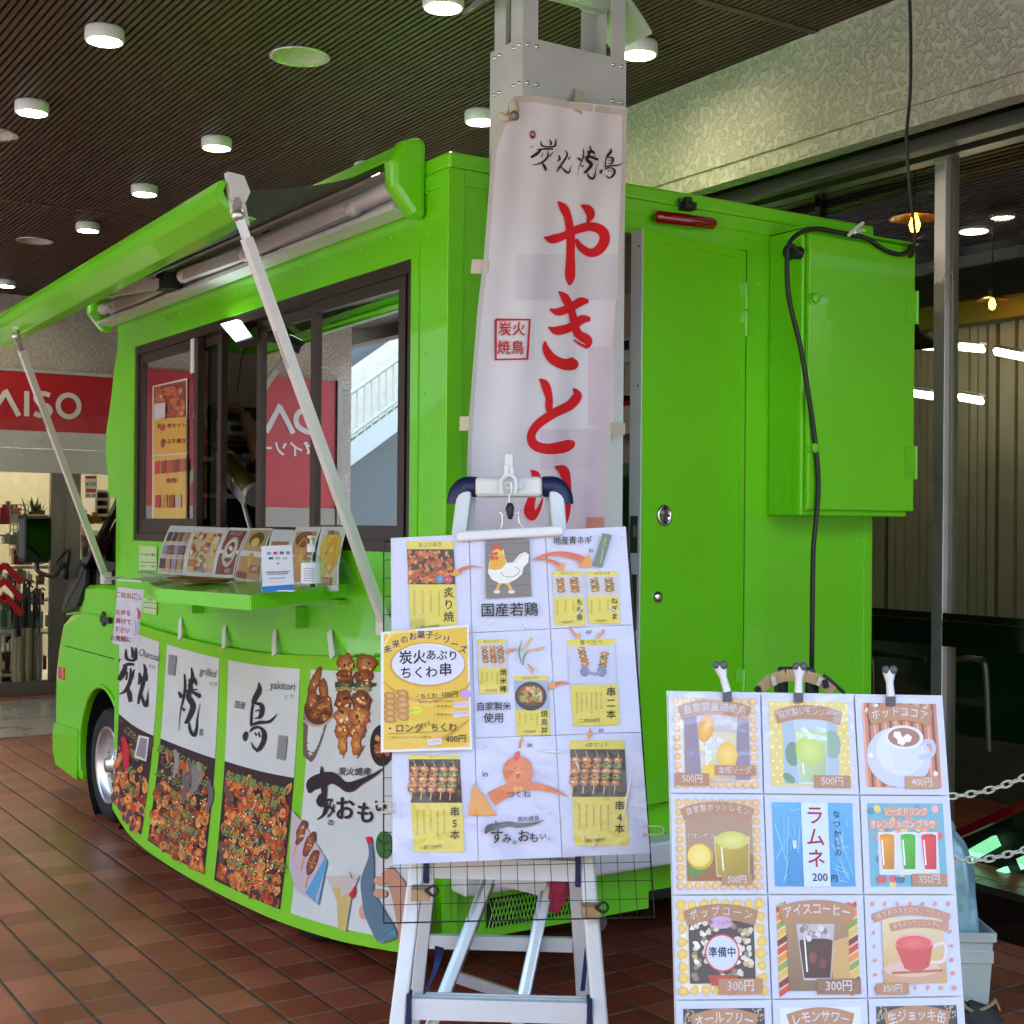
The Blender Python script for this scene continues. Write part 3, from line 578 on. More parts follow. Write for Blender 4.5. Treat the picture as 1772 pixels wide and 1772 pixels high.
# ---------------------------------------------------------------- across the street: pale building and outside stair (mirrored in the truck windows)
t = thing('pale_building', 'pale grey building with an outside staircase, mirrored in the truck window', 'building', (-9, 24, 0))
p = MB().use('pale_wall'); p.box((-22, 24, -.1), (-1, 30, 9)); p.build('wall', t)
p = MB().use('brown_frame')
for x in (-6.8, -5.2, -3.6): p.box((x, 23.93, 0), (x + 1.2, 24.0 - .003, 2.4))
p.build('doorway', t)
p = MB().use('stair_metal')
a, e = Vector((-12, 22.5, 6.4)), Vector((-3.2, 22.5, 0.2))
p.bar(a, e, .35, .08, (0, 0, 1)); p.bar(a + Vector((0, 0, 1.1)), e + Vector((0, 0, 1.1)), .07, .07); p.bar(a + Vector((0, 0, .35)), e + Vector((0, 0, .35)), .05, .05)
for k in range(60): q = a.lerp(e, k / 60); p.box((q.x, 22.49, q.z + .15), (q.x + .03, 22.52, q.z + 1.1))
p.build('staircase', t)
p = MB().use('cream'); p.bar(a + Vector((0, 1.2, .6)), e + Vector((0, 1.2, .6)), 1.1, .08, (0, 0, 1)); p.build('stair_side', t)
b = MB().use('white_paint'); b.box((-3.3, 16.0, 1.9), (-2.75, 16.12, 2.4)); sb = b; ps = thing('pharmacy_sign', 'small white box sign with a black arrow, mirrored in the truck window', 'sign', (-3, 16, 0)); b.build('box', ps)
S = Sheet(lambda u, v, h: Vector((u, 16.0 - h, v))); S.h = .003; vs, fs = glyphs('薬', .02)
S.b.add([(-3.1 + a_ * .22, 15.996, 2.26 + b_ * .22) for a_, b_ in vs], fs, cols=[lin('#202020')] * len(vs)); S.line(-3.15, 2.02, -2.9, 2.02, .04, '#101010'); S.poly([(-3.22, 2.02), (-3.12, 2.08), (-3.12, 1.96)], '#101010'); S.build('lettering', ps)
b = MB().use('steel_dark'); b.cyl((-2.72, 16.06, 0), (-2.72, 16.06, 2.6), .04); b.build('post', ps)
# pale building behind the viewer, giving the daylight something to bounce from
b = MB().use('pale_wall'); b.box((-26, -16, 0), (14, -14, 7)); o = tag(b.build('facing_building'), 'pale building on the opposite side of the street behind the viewer', 'building')
b = MB().use('gray_wall'); b.box((-17, -14, 0), (-15.5, 18, 9)); tag(b.build('side_building'), 'plain grey building across the street on the left', 'building')
# ---------------------------------------------------------------- the green food truck
SX, BY, FX, FY, TZ = 2.122, 3.629, 3.955, 6.88, 2.675
T = thing('food_truck', 'bright green kitchen truck with open serving window and awning', 'food truck', (SX, BY, 0))
WY0, WY1, WZ0, WZ1 = 3.855, 6.60, 1.455, 2.385      # serving window
th = .05
p = MB().use('green')
p.box((SX, BY + .05, .42), (SX + th, WY0, TZ - .052)); p.box((SX, WY1, .42), (SX + th, FY, TZ - .052)); p.box((SX, WY0, .42), (SX + th, WY1, WZ0)); p.box((SX, WY0, WZ1), (SX + th, WY1, TZ - .052))
for k in range(16): z = .7 + .125 * k; p.lathe((SX, WY0 - .09, z), [(0, -.004), (.004, -.003), (.006, 0)], (1, 0, 0), 8)
for k in range(12): y = 4.0 + .22 * k; p.lathe((SX, y, WZ1 + .09), [(0, -.004), (.004, -.003), (.006, 0)], (1, 0, 0), 8)
p.build('side_wall', T)
p = MB().use('green'); DX0, DX1, DZ0, DZ1 = 2.66, 3.322, .62, 2.51
p.box((SX + .05, BY, .42), (DX0, BY + .04, TZ - .052)); p.box((DX1, BY, .42), (FX - .04, BY + .04, TZ - .052)); p.box((DX0, BY, DZ1), (DX1, BY + .04, TZ - .052)); p.box((DX0, BY, .42), (DX1, BY + .04, DZ0))
for k in range(13): z = .6 + .15 * k; p.lathe((DX1 + .06, BY, z), [(0, -.004), (.004, -.003), (.006, 0)], (0, 1, 0), 8); p.lathe((FX - .07, BY, z), [(0, -.004), (.004, -.003), (.006, 0)], (0, 1, 0), 8)
p.build('rear_wall', T)
p = MB().use('green'); p.box((FX - .04, BY + .05, .42), (FX, FY, TZ - .052)); p.box((SX + .05, FY - .04, .42), (FX - .04, FY, TZ - .052)); p.build('far_wall', T)
p = MB().use('green'); p.box((SX - .004, BY - .006, TZ - .05), (FX + .004, FY + .004, TZ)); p.build('roof', T, bevel=.01)
p = MB().use('green')   # edge profiles
p.box((SX - .006, BY - .006, .30), (SX + .05, BY + .05, TZ - .0505)); p.box((FX - .04, BY - .006, .42), (FX + .006, BY + .05, TZ - .0505))
p.box((SX + .051, BY - .005, TZ - .1), (FX - .041, BY - .001, TZ - .0505)); p.box((SX - .005, BY + .051, TZ - .1), (SX - .001, FY, TZ - .0505)); p.build('edge_trim', T, bevel=.006)
p = MB().use('green')   # window surround, slightly proud
p.box((SX - .004, WY0 - .05, WZ1), (SX - .001, WY1 + .05, WZ1 + .05)); p.box((SX - .004, WY0 - .05, WZ0), (SX - .001, WY0, WZ1)); p.box((SX - .004, WY1, WZ0), (SX - .001, WY1 + .05, WZ1)); p.build('window_surround', T)
# lower body and underside
p = MB().use('green'); p.box((SX + .06, BY + .02, .27), (2.93, BY + .06, .42)); p.box((2.99, BY + .1, .3), (FX - .02, BY + .14, .43)); p.box((SX + .002, BY + .055, .27), (SX + .04, 5.9, .415)); p.build('lower_skirt', T)
a = aY(745, 1503, BY - .1); p = MB().use('white_paint'); p.box((SX + .02, BY - .1, .44), (FX - .1, BY - .008, .52)); p.build('rear_bumper', T, bevel=.01)
v = MB().use('black'); a, e = aY(848, 1552, BY - .0), aY(1010, 1588, BY)
v.box((a.x, BY + .012, .3), (e.x, BY + .019, .39)); v.build('vent', T)
v = MB().use('green_trim')
for k in range(26):
    x = a.x + (e.x - a.x) * k / 26; v.bar((x, BY + .009, .3), (x + .03, BY + .009, .39), .004, .003); v.bar((x + .03, BY + .006, .3), (x, BY + .006, .39), .004, .003)
v.build('vent_mesh', T)
p = MB().use('black'); p.box((SX + .12, BY + .15, .25), (FX - .12, 6.6, .419)); p.box((FX - .06, BY + .15, .2), (FX - .02, 6.7, .43)); p.box((SX + .35, BY + .3, .22), (SX + .5, 7.6, .299)); p.box((3.4, BY + .3, .22), (3.55, 7.6, .299)); p.cyl((SX + .1, 4.75, .29), (FX - .1, 4.75, .29), .06); p.build('chassis', T)  # underbody dropped and far-side skirt added to block light beneath the truck
p = MB().use('steel_dark'); p.tube([(2.75, BY + .5, .24), (2.75, BY + .05, .24)], .03, 10); p.build('exhaust_pipe', T)
def wheel(x, y, s):
    w_ = MB().use('rubber'); w_.lathe((x, y, .292), [(.2, 0), (.22, -.006), (.262, -.008), (.285, .008), (.292, .03), (.292, .11), (.285, .135), (.26, .15), (.2, .15)], (s, 0, 0), 48)
    for k in range(3): w_.lathe((x, y, .292), [(.2925, .035 + .028 * k), (.294, .04 + .028 * k), (.2925, .045 + .028 * k)], (s, 0, 0), 48)
    o = w_.build('wheel', T)
    w_ = MB().use('steel'); w_.lathe((x, y, .292), [(.2, .004), (.195, -.006), (.186, .004), (.17, .03), (.13, .045), (.1, .03), (.075, .018), (.04, .016), (.035, -.01), (.0, -.014)], (s, 0, 0), 48); w_.build('rim', o)
    w_ = MB().use('chrome')
    for k in range(5): a = k * 2 * math.pi / 5; w_.cyl((x + s * .012, y + .062 * math.cos(a), .292 + .062 * math.sin(a)), (x + s * .026, y + .062 * math.cos(a), .292 + .062 * math.sin(a)), .008, 6)
    w_.build('wheel_nuts', o)
for x, y, s in ((SX + .045, 7.13, 1), (SX + .06, 4.75, 1), (FX - .06, 7.13, -1), (FX - .06, 4.75, -1)): wheel(x, y, s)

# cab: rounded side profile
def px(x, y, X=SX): q = aX(x, y, X); return (q.y, q.z)
CXN = SX + .02
outer = [(6.89, .33), (6.86, 1.245), (7.3, 1.235), (7.47, 1.222), (7.56, 1.16), (7.66, 1.075), (7.88, 1.04), (8.03, .955), (8.12, .8), (8.16, .68), (8.175, .55), (8.17, .42), (8.15, .3), (8.1, .2), (7.98, .165), (7.62, .165)]
wc, wr = (7.13, .31), .375
arch = [(wc[0] + wr * math.cos(a) * 1.0, wc[1] + wr * math.sin(a)) for a in [R(-22) + R(224) * k / 22 for k in range(23)]]
prof = outer + [(7.52, .165)] + arch[:-2] + [(6.89, .22)]
def loft(name, sections, mt, cap=True):
    b = MB().use(mt); n = len(sections[0][1]); vs = [(x, y, z) for x, P in sections for y, z in P]; fs = []
    for i in range(len(sections) - 1):
        for k in range(n): fs.append((i * n + k, i * n + (k + 1) % n, (i + 1) * n + (k + 1) % n, (i + 1) * n + k))
    b.add(vs, fs, True); b.add([(sections[0][0], y, z) for y, z in sections[0][1]], [list(range(n))]); b.add([(sections[-1][0], y, z) for y, z in sections[-1][1]], [list(range(n))]); return b.build(name, T)
def inset(P, d):   # pull the front and top in towards the side
    out = []
    for y, z in P:
        k = min(1, max(0, (y - 7.3) / .6)); out.append((y - d * k * (1 if y > 7.5 and (math.hypot(y - wc[0], z - wc[1]) > wr + .02) else 0), z - (d * .25 if z > 1.0 else 0)))
    return out
loft('cab_body', [(CXN, inset(prof, .17)), (CXN + .012, inset(prof, .1)), (CXN + .05, inset(prof, .04)), (CXN + .12, prof), (FX - .14, prof), (FX - .07, inset(prof, .04)), (FX - .02, inset(prof, .15))], 'green')
b = MB().use('green_trim'); b.tube([(CXN - .004, y, z) for y, z in [(wc[0] + (wr + .012) * math.cos(a), wc[1] + (wr + .012) * math.sin(a)) for a in [R(-15) + R(195) * k / 24 for k in range(25)]]], .012, 8); b.build('fender_flare', T)
b = MB().use('black'); b.lathe((CXN + .02, wc[0], wc[1]), [(.37, 0), (.37, .2), (0, .2)], (1, 0, 0), 32); b.build('wheel_well', T)
b = MB().use('green_trim')   # front bumper, moulded
pb = [(7.56, .42), (8.12, .41), (8.2, .39), (8.235, .34), (8.225, .25), (8.14, .17), (7.56, .15)]
b2 = loft('front_bumper', [(CXN - .01, [(y - .14 * max(0, (y - 7.6) / .5), z) for y, z in pb]), (CXN + .03, [(y - .05 * max(0, (y - 7.6) / .5), z) for y, z in pb]), (CXN + .12, pb), (FX - .12, pb), (FX, [(y - .1, z) for y, z in pb])], 'green')
# belt crease, door seams as thin dark gaps
b = MB().use('dark_in'); seam = lambda P: b.tube([(CXN - .0005, y, z) for y, z in P], .0028, 5)
seam([px(83, 1117), px(107, 1118), px(200, 1143)][1:]); seam([(6.9, 1.19), (6.9, .5), (6.86, .42)]); b.build('door_seam', T)
b = MB().use('green_trim'); b.tube([(CXN - .001, *px(x, y)) for x, y in ((110, 1063), (130, 1060), (160, 1064), (200, 1070))], .006, 6); b.build('belt_crease', T)
a = aX(186, 1072, CXN); b = MB().use('black'); b.lathe((CXN - .001, a.y + .05, a.z), [(.0, .0), (.035, 0), (.04, -.006), (.035, -.008), (.0, -.002)], (1, 0, 0), 20); b.bar((CXN - .014, a.y - .09, a.z), (CXN - .014, a.y + .06, a.z), .03, .016, (0, 0, 1)); b.build('door_handle', T)
a = aX(107, 1165, CXN - .002); b = MB().use('orange_lens'); b.box((CXN + .03, a.y - .055, a.z - .035), (CXN - .012, a.y + .055, a.z + .035)); b.build('side_marker', T, bevel=.006)
# cab upper: pillar, roof, glass
b = MB().use('black_gloss'); A0 = aX(209, 862, CXN); A1 = aX(112, 1055, CXN)
b.bar(A0, A1, .035, .03, (0, 1, 0)); b.build('windscreen_pillar', T)
b = MB().use('black'); P = [aX(x, y, CXN - .012) for x, y in ((138, 968), (148, 985), (146, 1012), (132, 1050), (122, 1057), (111, 1054), (110, 1034), (122, 1000))]; b.prism(P, (.03, 0, 0)); b.build('mirror_base_panel', T, bevel=.006)
b = MB().use('cab_glass'); P = [aX(x, y, CXN + .02) for x, y in ((209, 885), (214, 1012), (146, 1012), (150, 985))]; b.prism(P, (.004, 0, 0)); b.build('side_glass', T)
b = MB().use('cab_glass'); b.add([(CXN + .06, A0.y + .02, A0.z), (FX - .08, A0.y + .02, A0.z), (FX - .08, 7.85, 1.04), (CXN + .06, 7.85, 1.04)], [(0, 1, 2, 3)]); b.build('windscreen', T)
b = MB().use('black'); b.tube([aX(x, y, CXN + .05) for x, y in ((206, 880), (203, 905), (196, 925), (190, 938))], .011, 8); b.build('window_seal', T)
b = MB().use('black'); b.tube([(2.75 + .19 * math.cos(a), 7.1 + .05 * math.sin(a), 1.1 + .17 * math.sin(a)) for a in [i * math.pi / 10 for i in range(20)]], .014, 8, close=True); b.build('steering_wheel', T)
b = MB().use('black'); b.box((2.35, 6.9, .9), (3.7, 7.05, 1.22)); b.build('seat_back', T, bevel=.04)
pf = [(6.885, 2.45), (6.93, 2.4), (6.98, 2.3), (7.01, 2.2), (7.05, 2.1), (7.1, 2.0), (7.11, 1.9), (7.07, 1.8), (7.05, 1.74), (7.07, 1.7), (7.0, 1.665), (6.885, 1.655)]
loft('cab_roof_fairing', [(SX + .008, [(y - .015 if y > 6.9 else y, z) for y, z in pf]), (SX + .03, pf), (FX - .07, pf), (FX - .03, [(y - .03 if y > 6.9 else y, z) for y, z in pf])], 'green')
# mirror
m0 = aX(63, 932, 1.93)
mr = MB().use('black'); MYr = Vector((0, -1, 0)); mr.obox(m0 + Vector((0, .03, 0)), (.082, .02, 0), (-.012, .035, 0), (0, 0, .13)); mo = mr.build('wing_mirror', T, bevel=.028)
mr = MB().use('mirror'); mr.obox(m0 + Vector((.008, -.012, 0)), (.066, .016, 0), (0, .002, 0), (0, 0, .108)); mr.build('mirror_glass', mo, bevel=.0)
mr = MB().use('black'); mr.tube(cat_rom([m0 + Vector((.01, .03, -.13)), m0 + Vector((.02, .02, -.18)), m0 + Vector((.1, .0, -.2)), aX(110, 975, 2.08), aX(116, 1000, 2.13)], 5), .013, 8); mr.tube(cat_rom([aX(98, 972, 2.06), aX(120, 950, 2.1), aX(116, 985, 2.12)], 4), .01, 8); mr.ball(aX(112, 990, 2.1), .035, 8, (.7, 1, 1.2)); mr.build('mirror_arm', mo)

# serving window: brown aluminium frame with sliding sashes
Wf = MB().use('brown_frame'); fx0, fx1 = SX + .002, SX + .085
Wf.box((fx0, WY0, WZ0), (fx1, WY1, WZ0 + .035)); Wf.box((fx0, WY0, WZ1 - .04), (fx1, WY1, WZ1)); Wf.box((fx0, WY0, WZ0 + .0355), (fx1, WY0 + .03, WZ1 - .0405)); Wf.box((fx0, WY1 - .035, WZ0 + .0355), (fx1, WY1, WZ1 - .0405))
W = Wf.build('serving_window', T)
def sash(x0, x1, X, gl=True, mt='win_glass', botw=.07):
    y1, y0 = aX(x0, 800, X).y, aX(x1, 800, X).y
    s_ = MB().use('brown_frame'); z0, z1 = WZ0 + .036, WZ1 - .041; w_ = .045
    s_.box((X, y0, z0), (X + .028, y0 + w_, z1)); s_.box((X, y1 - w_, z0), (X + .028, y1, z1)); s_.box((X, y0 + w_, z0), (X + .028, y1 - w_, z0 + botw)); s_.box((X, y0 + w_, z1 - .04), (X + .028, y1 - w_, z1)); o = s_.build('sash', W)
    if gl: s_ = MB().use(mt); s_.add([(X + .012, y0 + w_, z0 + botw), (X + .012, y1 - w_, z0 + botw), (X + .012, y1 - w_, z1 - .04), (X + .012, y0 + w_, z1 - .04)], [(0, 1, 2, 3)]); s_.build('window_pane', W)
sash(240, 341, SX + .012); sash(330, 382, SX + .045, botw=.04)
sash(443, 549, SX + .045, botw=.04); sash(536, 699, SX + .012, botw=.05)
b = MB().use('white_paint'); a = aX(333, 610, SX + .008); b.box((SX + .006, a.y - .02, a.z - .09), (SX + .011, a.y + .02, a.z + .06)); b.build('latch_plate', W)

# awning
AW = MB().use('green'); cz0, cz1, cx0 = 2.52, 2.725, SX - .11; y0, y1 = 3.83, 6.95
prof_ = [(SX - .005, cz1 - .02), (SX - .03, cz1), (SX - .08, cz1 - .005), (cx0, cz1 - .05), (cx0 + .004, cz1 - .056), (SX - .078, cz1 - .012), (SX - .03, cz1 - .007), (SX - .009, cz1 - .027)]
AW.prism([(x, y0, z) for x, z in prof_], (0, y1 - y0, 0)); A = AW.build('awning', T)
for y in (y0 - .07, y1):
    q = MB().use('green'); pp = [(SX - .003, cz0 - .03), (SX - .05, cz0 - .02), (cx0 - .01, cz0 + .06), (cx0 - .015, cz0 + .14), (SX - .085, cz1 + .0), (SX - .04, cz1 + .018), (SX - .003, cz1 + .015)]
    q.prism([(x, y, z) for x, z in pp], (0, .069, 0)); q.build('end_cap', A, bevel=.02)
q = MB().use('alu_white'); q.box((SX - .012, y0, cz0 + .01), (SX - .007, y1, cz1 - .03)); q.prism([(x, y0, z) for x, z in ((SX - .013, cz0), (SX - .085, cz0 + .005), (SX - .085, cz0 + .02), (SX - .08, cz0 + .01), (SX - .013, cz0 + .006))], (0, y1 - y0, 0)); q.build('case_liner', A)
q = MB().use('alu_white'); q.cyl((SX - .052, y0, cz0 + .085), (SX - .052, y1, cz0 + .085), .03, 20); q.build('roller', A)
RX, RZ0, RZ1 = 1.5, 2.47, 2.40; ry0, ry1 = aX(386, 340, RX).y, 6.95
def rail_z(y): return RZ0 + (RZ1 - RZ0) * (y - ry0) / (ry1 - ry0)
zt = aX(386, 312, RX).z; zb = aX(386, 372, RX).z; hgt = zt - zb
print('rail', ry0, zt, zb)
rp = [(0, 1.0), (-.012, .97), (-.02, .72), (-.02, .45), (-.008, .34), (.05, .05), (.058, .02), (.1, -.02), (.105, .02), (.055, .12), (.012, .42), (.0, .7), (.01, .93)]
vs = []
for y, dz in ((ry0, 0), (ry1, RZ1 - RZ0)): vs += [(RX + x * 1.0, y, zb + dz + k * hgt) for x, k in rp]
n = len(rp); q = MB().use('green'); q.add(vs, [list(range(n))[::-1], [n + i for i in range(n)]] + [(i, (i + 1) % n, n + (i + 1) % n, n + i) for i in range(n)]); q.build('front_rail', A)
q = MB().use('alu_white'); e0 = Vector((RX + .03, ry0 - .012, zb + hgt * .75)); q.prism([e0 + Vector(v) for v in ((-.02, 0, .05), (.03, 0, .045), (.05, 0, .0), (.035, 0, -.035), (-.01, 0, -.03))], (0, .03, 0)); q.prism([e0 + Vector(v) for v in ((-.015, 0, -.032), (.035, 0, -.037), (.05, 0, -.1), (.0, 0, -.08))], (0, .02, 0)); q.box((RX + .02, ry0 + .03, zb + hgt * .55), (RX + .07, ry0 + .031 + 3.0, zb + hgt * .6)); q.build('rail_bracket', A)
# fabric
def fab(u, v):
    y = ry0 + .05 + (ry1 - ry0 - .1) * v; a_ = Vector((RX + .03, y, zb + hgt * .86 + (RZ1 - RZ0) * v)); c_ = Vector((SX - .05, y0 + .04 + (y1 - y0 - .08) * v, cz1 - .05)); q_ = a_.lerp(c_, u); q_.z -= .025 * math.sin(math.pi * u); return q_
q = MB().use('awning_cloth'); q.grid(fab, 10, 24); q.build('awning_fabric', A)
# folding arms inside
def arm(pts, r=.022):
    q = MB().use('alu_white')
    for i in range(len(pts) - 1): q.bar(pts[i], pts[i + 1], .045, .03, (0, 0, 1))
    for p_ in pts: q.ball(p_, .03, 8)
    q.build('folding_arm', A)
arm([(SX - .06, 6.75, cz0 + .06), (1.98, 5.75, 2.56), (1.56, 6.25, 2.5)]); arm([(SX - .06, 4.15, cz0 + .07), (2.03, 5.0, 2.57), (2.0, 5.6, 2.57)])
q = MB().use('black'); q.box((1.95, 5.7, 2.53), (2.02, 5.8, 2.6)); q.build('arm_joint', A)
for y_ in (4.86, 5.9): q = MB().use('black'); q.box((SX - .06, y_, cz0 + .02), (SX - .02, y_ + .06, cz0 + .12)); q.build('case_bracket', A)
# two struts
S0 = aX(412, 372, RX + .04); F0 = aX(667, 1083, SX - .012); S1 = aX(28, 582, 1.53); F1 = aX(183, 1000, SX - .02)
for a, e in ((S0, F0), (S1, F1)):
    q = MB().use('alu_white'); d = (e - a).normalized(); q.bar(a + d * .07, e, .034, .028, (0, 1, 0)); so_ = q.build('awning_strut', A)
    q = MB().use('steel'); q.bar(a, a + d * .08, .024, .02, (0, 1, 0)); q.ball(a, .02, 8); q.bar(a, a + Vector((0, .01, .05)), .02, .02); q.bar(a + d * .36 + Vector((-.017, 0, 0)), a + d * .48 + Vector((-.017, 0, 0)), .012, .004, (0, 1, 0)); q.build('strut_joint', so_)
    q = MB().use('alu_white'); q.obox(e, (.02, 0, 0), (0, .03, 0), (0, 0, .03)); q.build('strut_foot', so_)

# counter shelf with cut corner
K = [aZ(600, 1008, 1.338), aZ(588, 1017, 1.333), aZ(433, 1031, 1.32), aZ(272, 1019, 1.31), aZ(168, 1010, 1.305)]
K[0] = Vector((SX - .002, aX(600, 1008, SX).y, 1.34)); K[1] = Vector((SX - .06, K[0].y - .0, 1.335))
KE = Vector((SX - .002, 6.55, 1.31)); K = K[:4]
top = K + [KE]
q = MB().use('green'); n = len(top); t_ = .045
q.add(top, [list(range(n))]); q.add([v - Vector((0, 0, .004)) for v in top], [list(range(n))[::-1]]); CS = q.build('counter_shelf', T)
q = MB().use('green')
for i in range(n - 1):
    a_, b_ = top[i], top[i + 1]; nn = (b_ - a_).cross(Vector((0, 0, 1))).normalized() * .003
    q.add([a_ + Vector((0, 0, .002)), b_ + Vector((0, 0, .002)), b_ - Vector((0, 0, t_)), a_ - Vector((0, 0, t_)), a_ - nn + Vector((0, 0, .002)), b_ - nn + Vector((0, 0, .002)), b_ - nn - Vector((0, 0, t_)), a_ - nn - Vector((0, 0, t_))], [(0, 1, 2, 3), (7, 6, 5, 4), (0, 4, 5, 1), (3, 2, 6, 7), (0, 3, 7, 4), (1, 5, 6, 2)])
q.build('shelf_lip', CS)
q = MB().use('green_trim')
for (x, y, x2, y2) in ((340, 1046, 340, 1060), (519, 1050, 519, 1086)):
    a_ = aX(x, y, SX - .02); e_ = aX(x2, y2, SX - .02); q.box((SX - .05, a_.y - .03, a_.z), (SX - .001, a_.y + .03, e_.z)); 
q.box((SX - .03, 4.29, 1.27), (SX - .002, 6.3, 1.285)); q.build('shelf_bracket', CS)

# rear door, ajar
D0 = aZ(1112, 397, DZ1 - .006); hinge = Vector((3.309, BY - .012, 0)); du = (Vector((D0.x, D0.y, 0)) - hinge); dw = du.length; du.normalize(); dn_ = Vector((du.y, -du.x, 0));
if dn_.y > 0: dn_ = -dn_
zd0, zd1 = .64, DZ1 - .006
q = MB().use('green'); q.obox(hinge + du * dw / 2 + Vector((0, 0, (zd0 + zd1) / 2)) - dn_ * .018, du * (dw / 2), dn_ * .018, (0, 0, (zd1 - zd0) / 2)); D = q.build('rear_door', T, bevel=.003)
q = MB().use('green')   # raised border of the door skin
def dbox(u0, u1, z0, z1, o0, o1): q.obox(hinge + du * ((u0 + u1) / 2) + Vector((0, 0, (z0 + z1) / 2)) + dn_ * ((o0 + o1) / 2), du * ((u1 - u0) / 2), dn_ * ((o1 - o0) / 2), (0, 0, (z1 - z0) / 2))
dbox(.002, .03, zd0, zd1, .0, .005); dbox(dw - .014, dw, zd0, zd1, .0, .005); dbox(.03, dw - .014, zd1 - .03, zd1, 0, .005); q.build('door_border', D)
q = MB().use('alu_white'); q.obox(hinge + du * (dw + .003) + Vector((0, 0, (zd0 + zd1) / 2)) - dn_ * .02, du * .0025, dn_ * .024, (0, 0, (zd1 - zd0) / 2)); q.build('edge_strip', D)
q = MB().use('black')
for z in (2.45, 2.0, 1.55): q.obox(hinge + du * (dw + .006) + Vector((0, 0, z)) - dn_ * .01, du * .001, dn_ * .003, (0, 0, .003))
q.build('screws', D)
dm = lambda px_, py_: aP(px_, py_, hinge, -dn_)
a_ = dm(1148, 892); q = MB().use('chrome'); q.lathe(a_, [(.034, 0), (.036, .004), (.034, .009), (.026, .01), (.022, .004), (.0, .003)], dn_, 28); q.build('flush_handle', D)
q = MB().use('steel_dark'); q.lathe(a_, [(.021, .0035), (.012, .006), (0, .007)], dn_, 20); q.bar(a_ + dn_ * .01 - du * .018, a_ + dn_ * .01 + du * .018, .01, .006, (0, 0, 1)); q.build('handle_ring', D)
a_ = dm(1137, 1033); q = MB().use('chrome'); q.lathe(a_, [(.02, 0), (.02, .005), (.014, .012), (0, .014)], dn_, 20); q.box(a_ + Vector((-.002, -.016, -.008)), a_ + Vector((.002, -.012, .008))); q.build('lock', D)
q = MB().use('steel_dark'); e_ = hinge + du * (dw + .007) - dn_ * .02; q.obox(e_ + Vector((0, 0, 1.52)), du * .001, dn_ * .016, (0, 0, .06)); q.obox(e_ + Vector((0, 0, 1.53)) + du * .006, du * .006, dn_ * .008, (0, 0, .018)); q.obox(e_ + Vector((0, 0, 1.3)), du * .001, dn_ * .014, (0, 0, .09)); q.build('latch', D)
for py_ in (512, 560, 1180):
    z = aY(1290, py_, BY - .02).z; q = MB().use('green_trim'); q.cyl((hinge.x, BY - .018, z - .045), (hinge.x, BY - .018, z + .045), .009, 12); q.box((hinge.x - .035, BY - .022, z), (hinge.x, BY - .0125, z + .045)); q.build('hinge', D)
q = MB().use('green'); q.box((DX1 + .001, BY - .006, DZ0), (DX1 + .03, BY - .001, DZ1 + .02)); q.box((DX0 - .02, BY - .006, DZ1 + .0), (DX1, BY - .001, DZ1 + .02)); q.build('door_frame', T)
q = MB().use('black'); q.box((DX1 - .016, BY - .004, DZ0), (DX1, BY - .0005, DZ1)); q.build('door_seal', T)

# brake light, camera
a_, e_ = aY(1133, 374, BY - .03), aY(1238, 388, BY - .03); q = MB().use('red_lens'); q.tube([a_, a_ + Vector((.008, 0, 0)), a_ + Vector((.02, 0, 0)), e_ - Vector((.02, 0, 0)), e_ - Vector((.008, 0, 0)), e_], [.006, .018, .021, .021, .018, .006], 14); q.build('high_brake_light', T)
a_ = aY(1187, 358, BY - .02); q = MB().use('black'); q.obox(a_ + Vector((0, -.01, 0)), (.024, 0, 0), (0, .018, 0), (0, 0, .013)); q.obox(a_ + Vector((0, -.008, .016)), (.012, 0, 0), (0, .01, 0), (0, 0, .014)); q.lathe(a_ + Vector((0, -.03, 0)), [(0, 0), (.01, 0), (.012, .004)], (0, 1, 0), 12); q.bar(a_ + Vector((-.028, 0, .0)), a_ + Vector((-.028, 0, .025)), .006, .01); q.build('rear_camera', T)

# electrical cabinet
CY0 = 3.465; cx_a, cx_b, cza, czb = 3.432, 3.965, 1.588, 2.575
q = MB().use('green'); q.box((cx_a, CY0, cza), (cx_b, BY - .0015, czb)); CB = q.build('cabinet', T, bevel=.006)
q = MB().use('green'); q.box((cx_a + .012, CY0 - .022, cza + .02), (cx_b + .012, CY0 - .004, czb - .02)); CD = q.build('cabinet_door', CB, bevel=.004)
q = MB().use('green_trim'); q.box((cx_a - .004, CY0 - .03, czb + .001), (cx_b + .02, BY - .01, czb + .006)); q.build('rain_lid', CB)
for py_ in (517, 776):
    a_ = aY(1409, py_, CY0 - .022); q = MB().use('green_trim'); q.lathe((cx_a + .028, CY0 - .022, a_.z), [(.022, 0), (.022, -.004), (.012, -.006), (.016, -.012), (.018, -.02), (.014, -.024), (0, -.025)], (0, 1, 0), 8, False); q.build('knob', CD)
for py_ in (530, 800):
    a_ = aY(1565, py_, CY0 - .022); q = MB().use('green_trim'); q.cyl((cx_b + .016, CY0 - .028, a_.z - .06), (cx_b + .016, CY0 - .028, a_.z + .06), .006, 10); q.box((cx_b - .04, CY0 - .0255, a_.z - .06), (cx_b + .016, CY0 - .0225, a_.z + .06)); q.build('cabinet_hinge', CD)
a_ = aX(1377, 437, cx_a - .02); q = MB().use('black'); q.cyl((cx_a - .001, a_.y, a_.z), (cx_a - .04, a_.y, a_.z), .022, 14); q.cyl((cx_a - .04, a_.y, a_.z), (cx_a - .055, a_.y, a_.z), .028, 14); q.build('inlet_socket', CB)

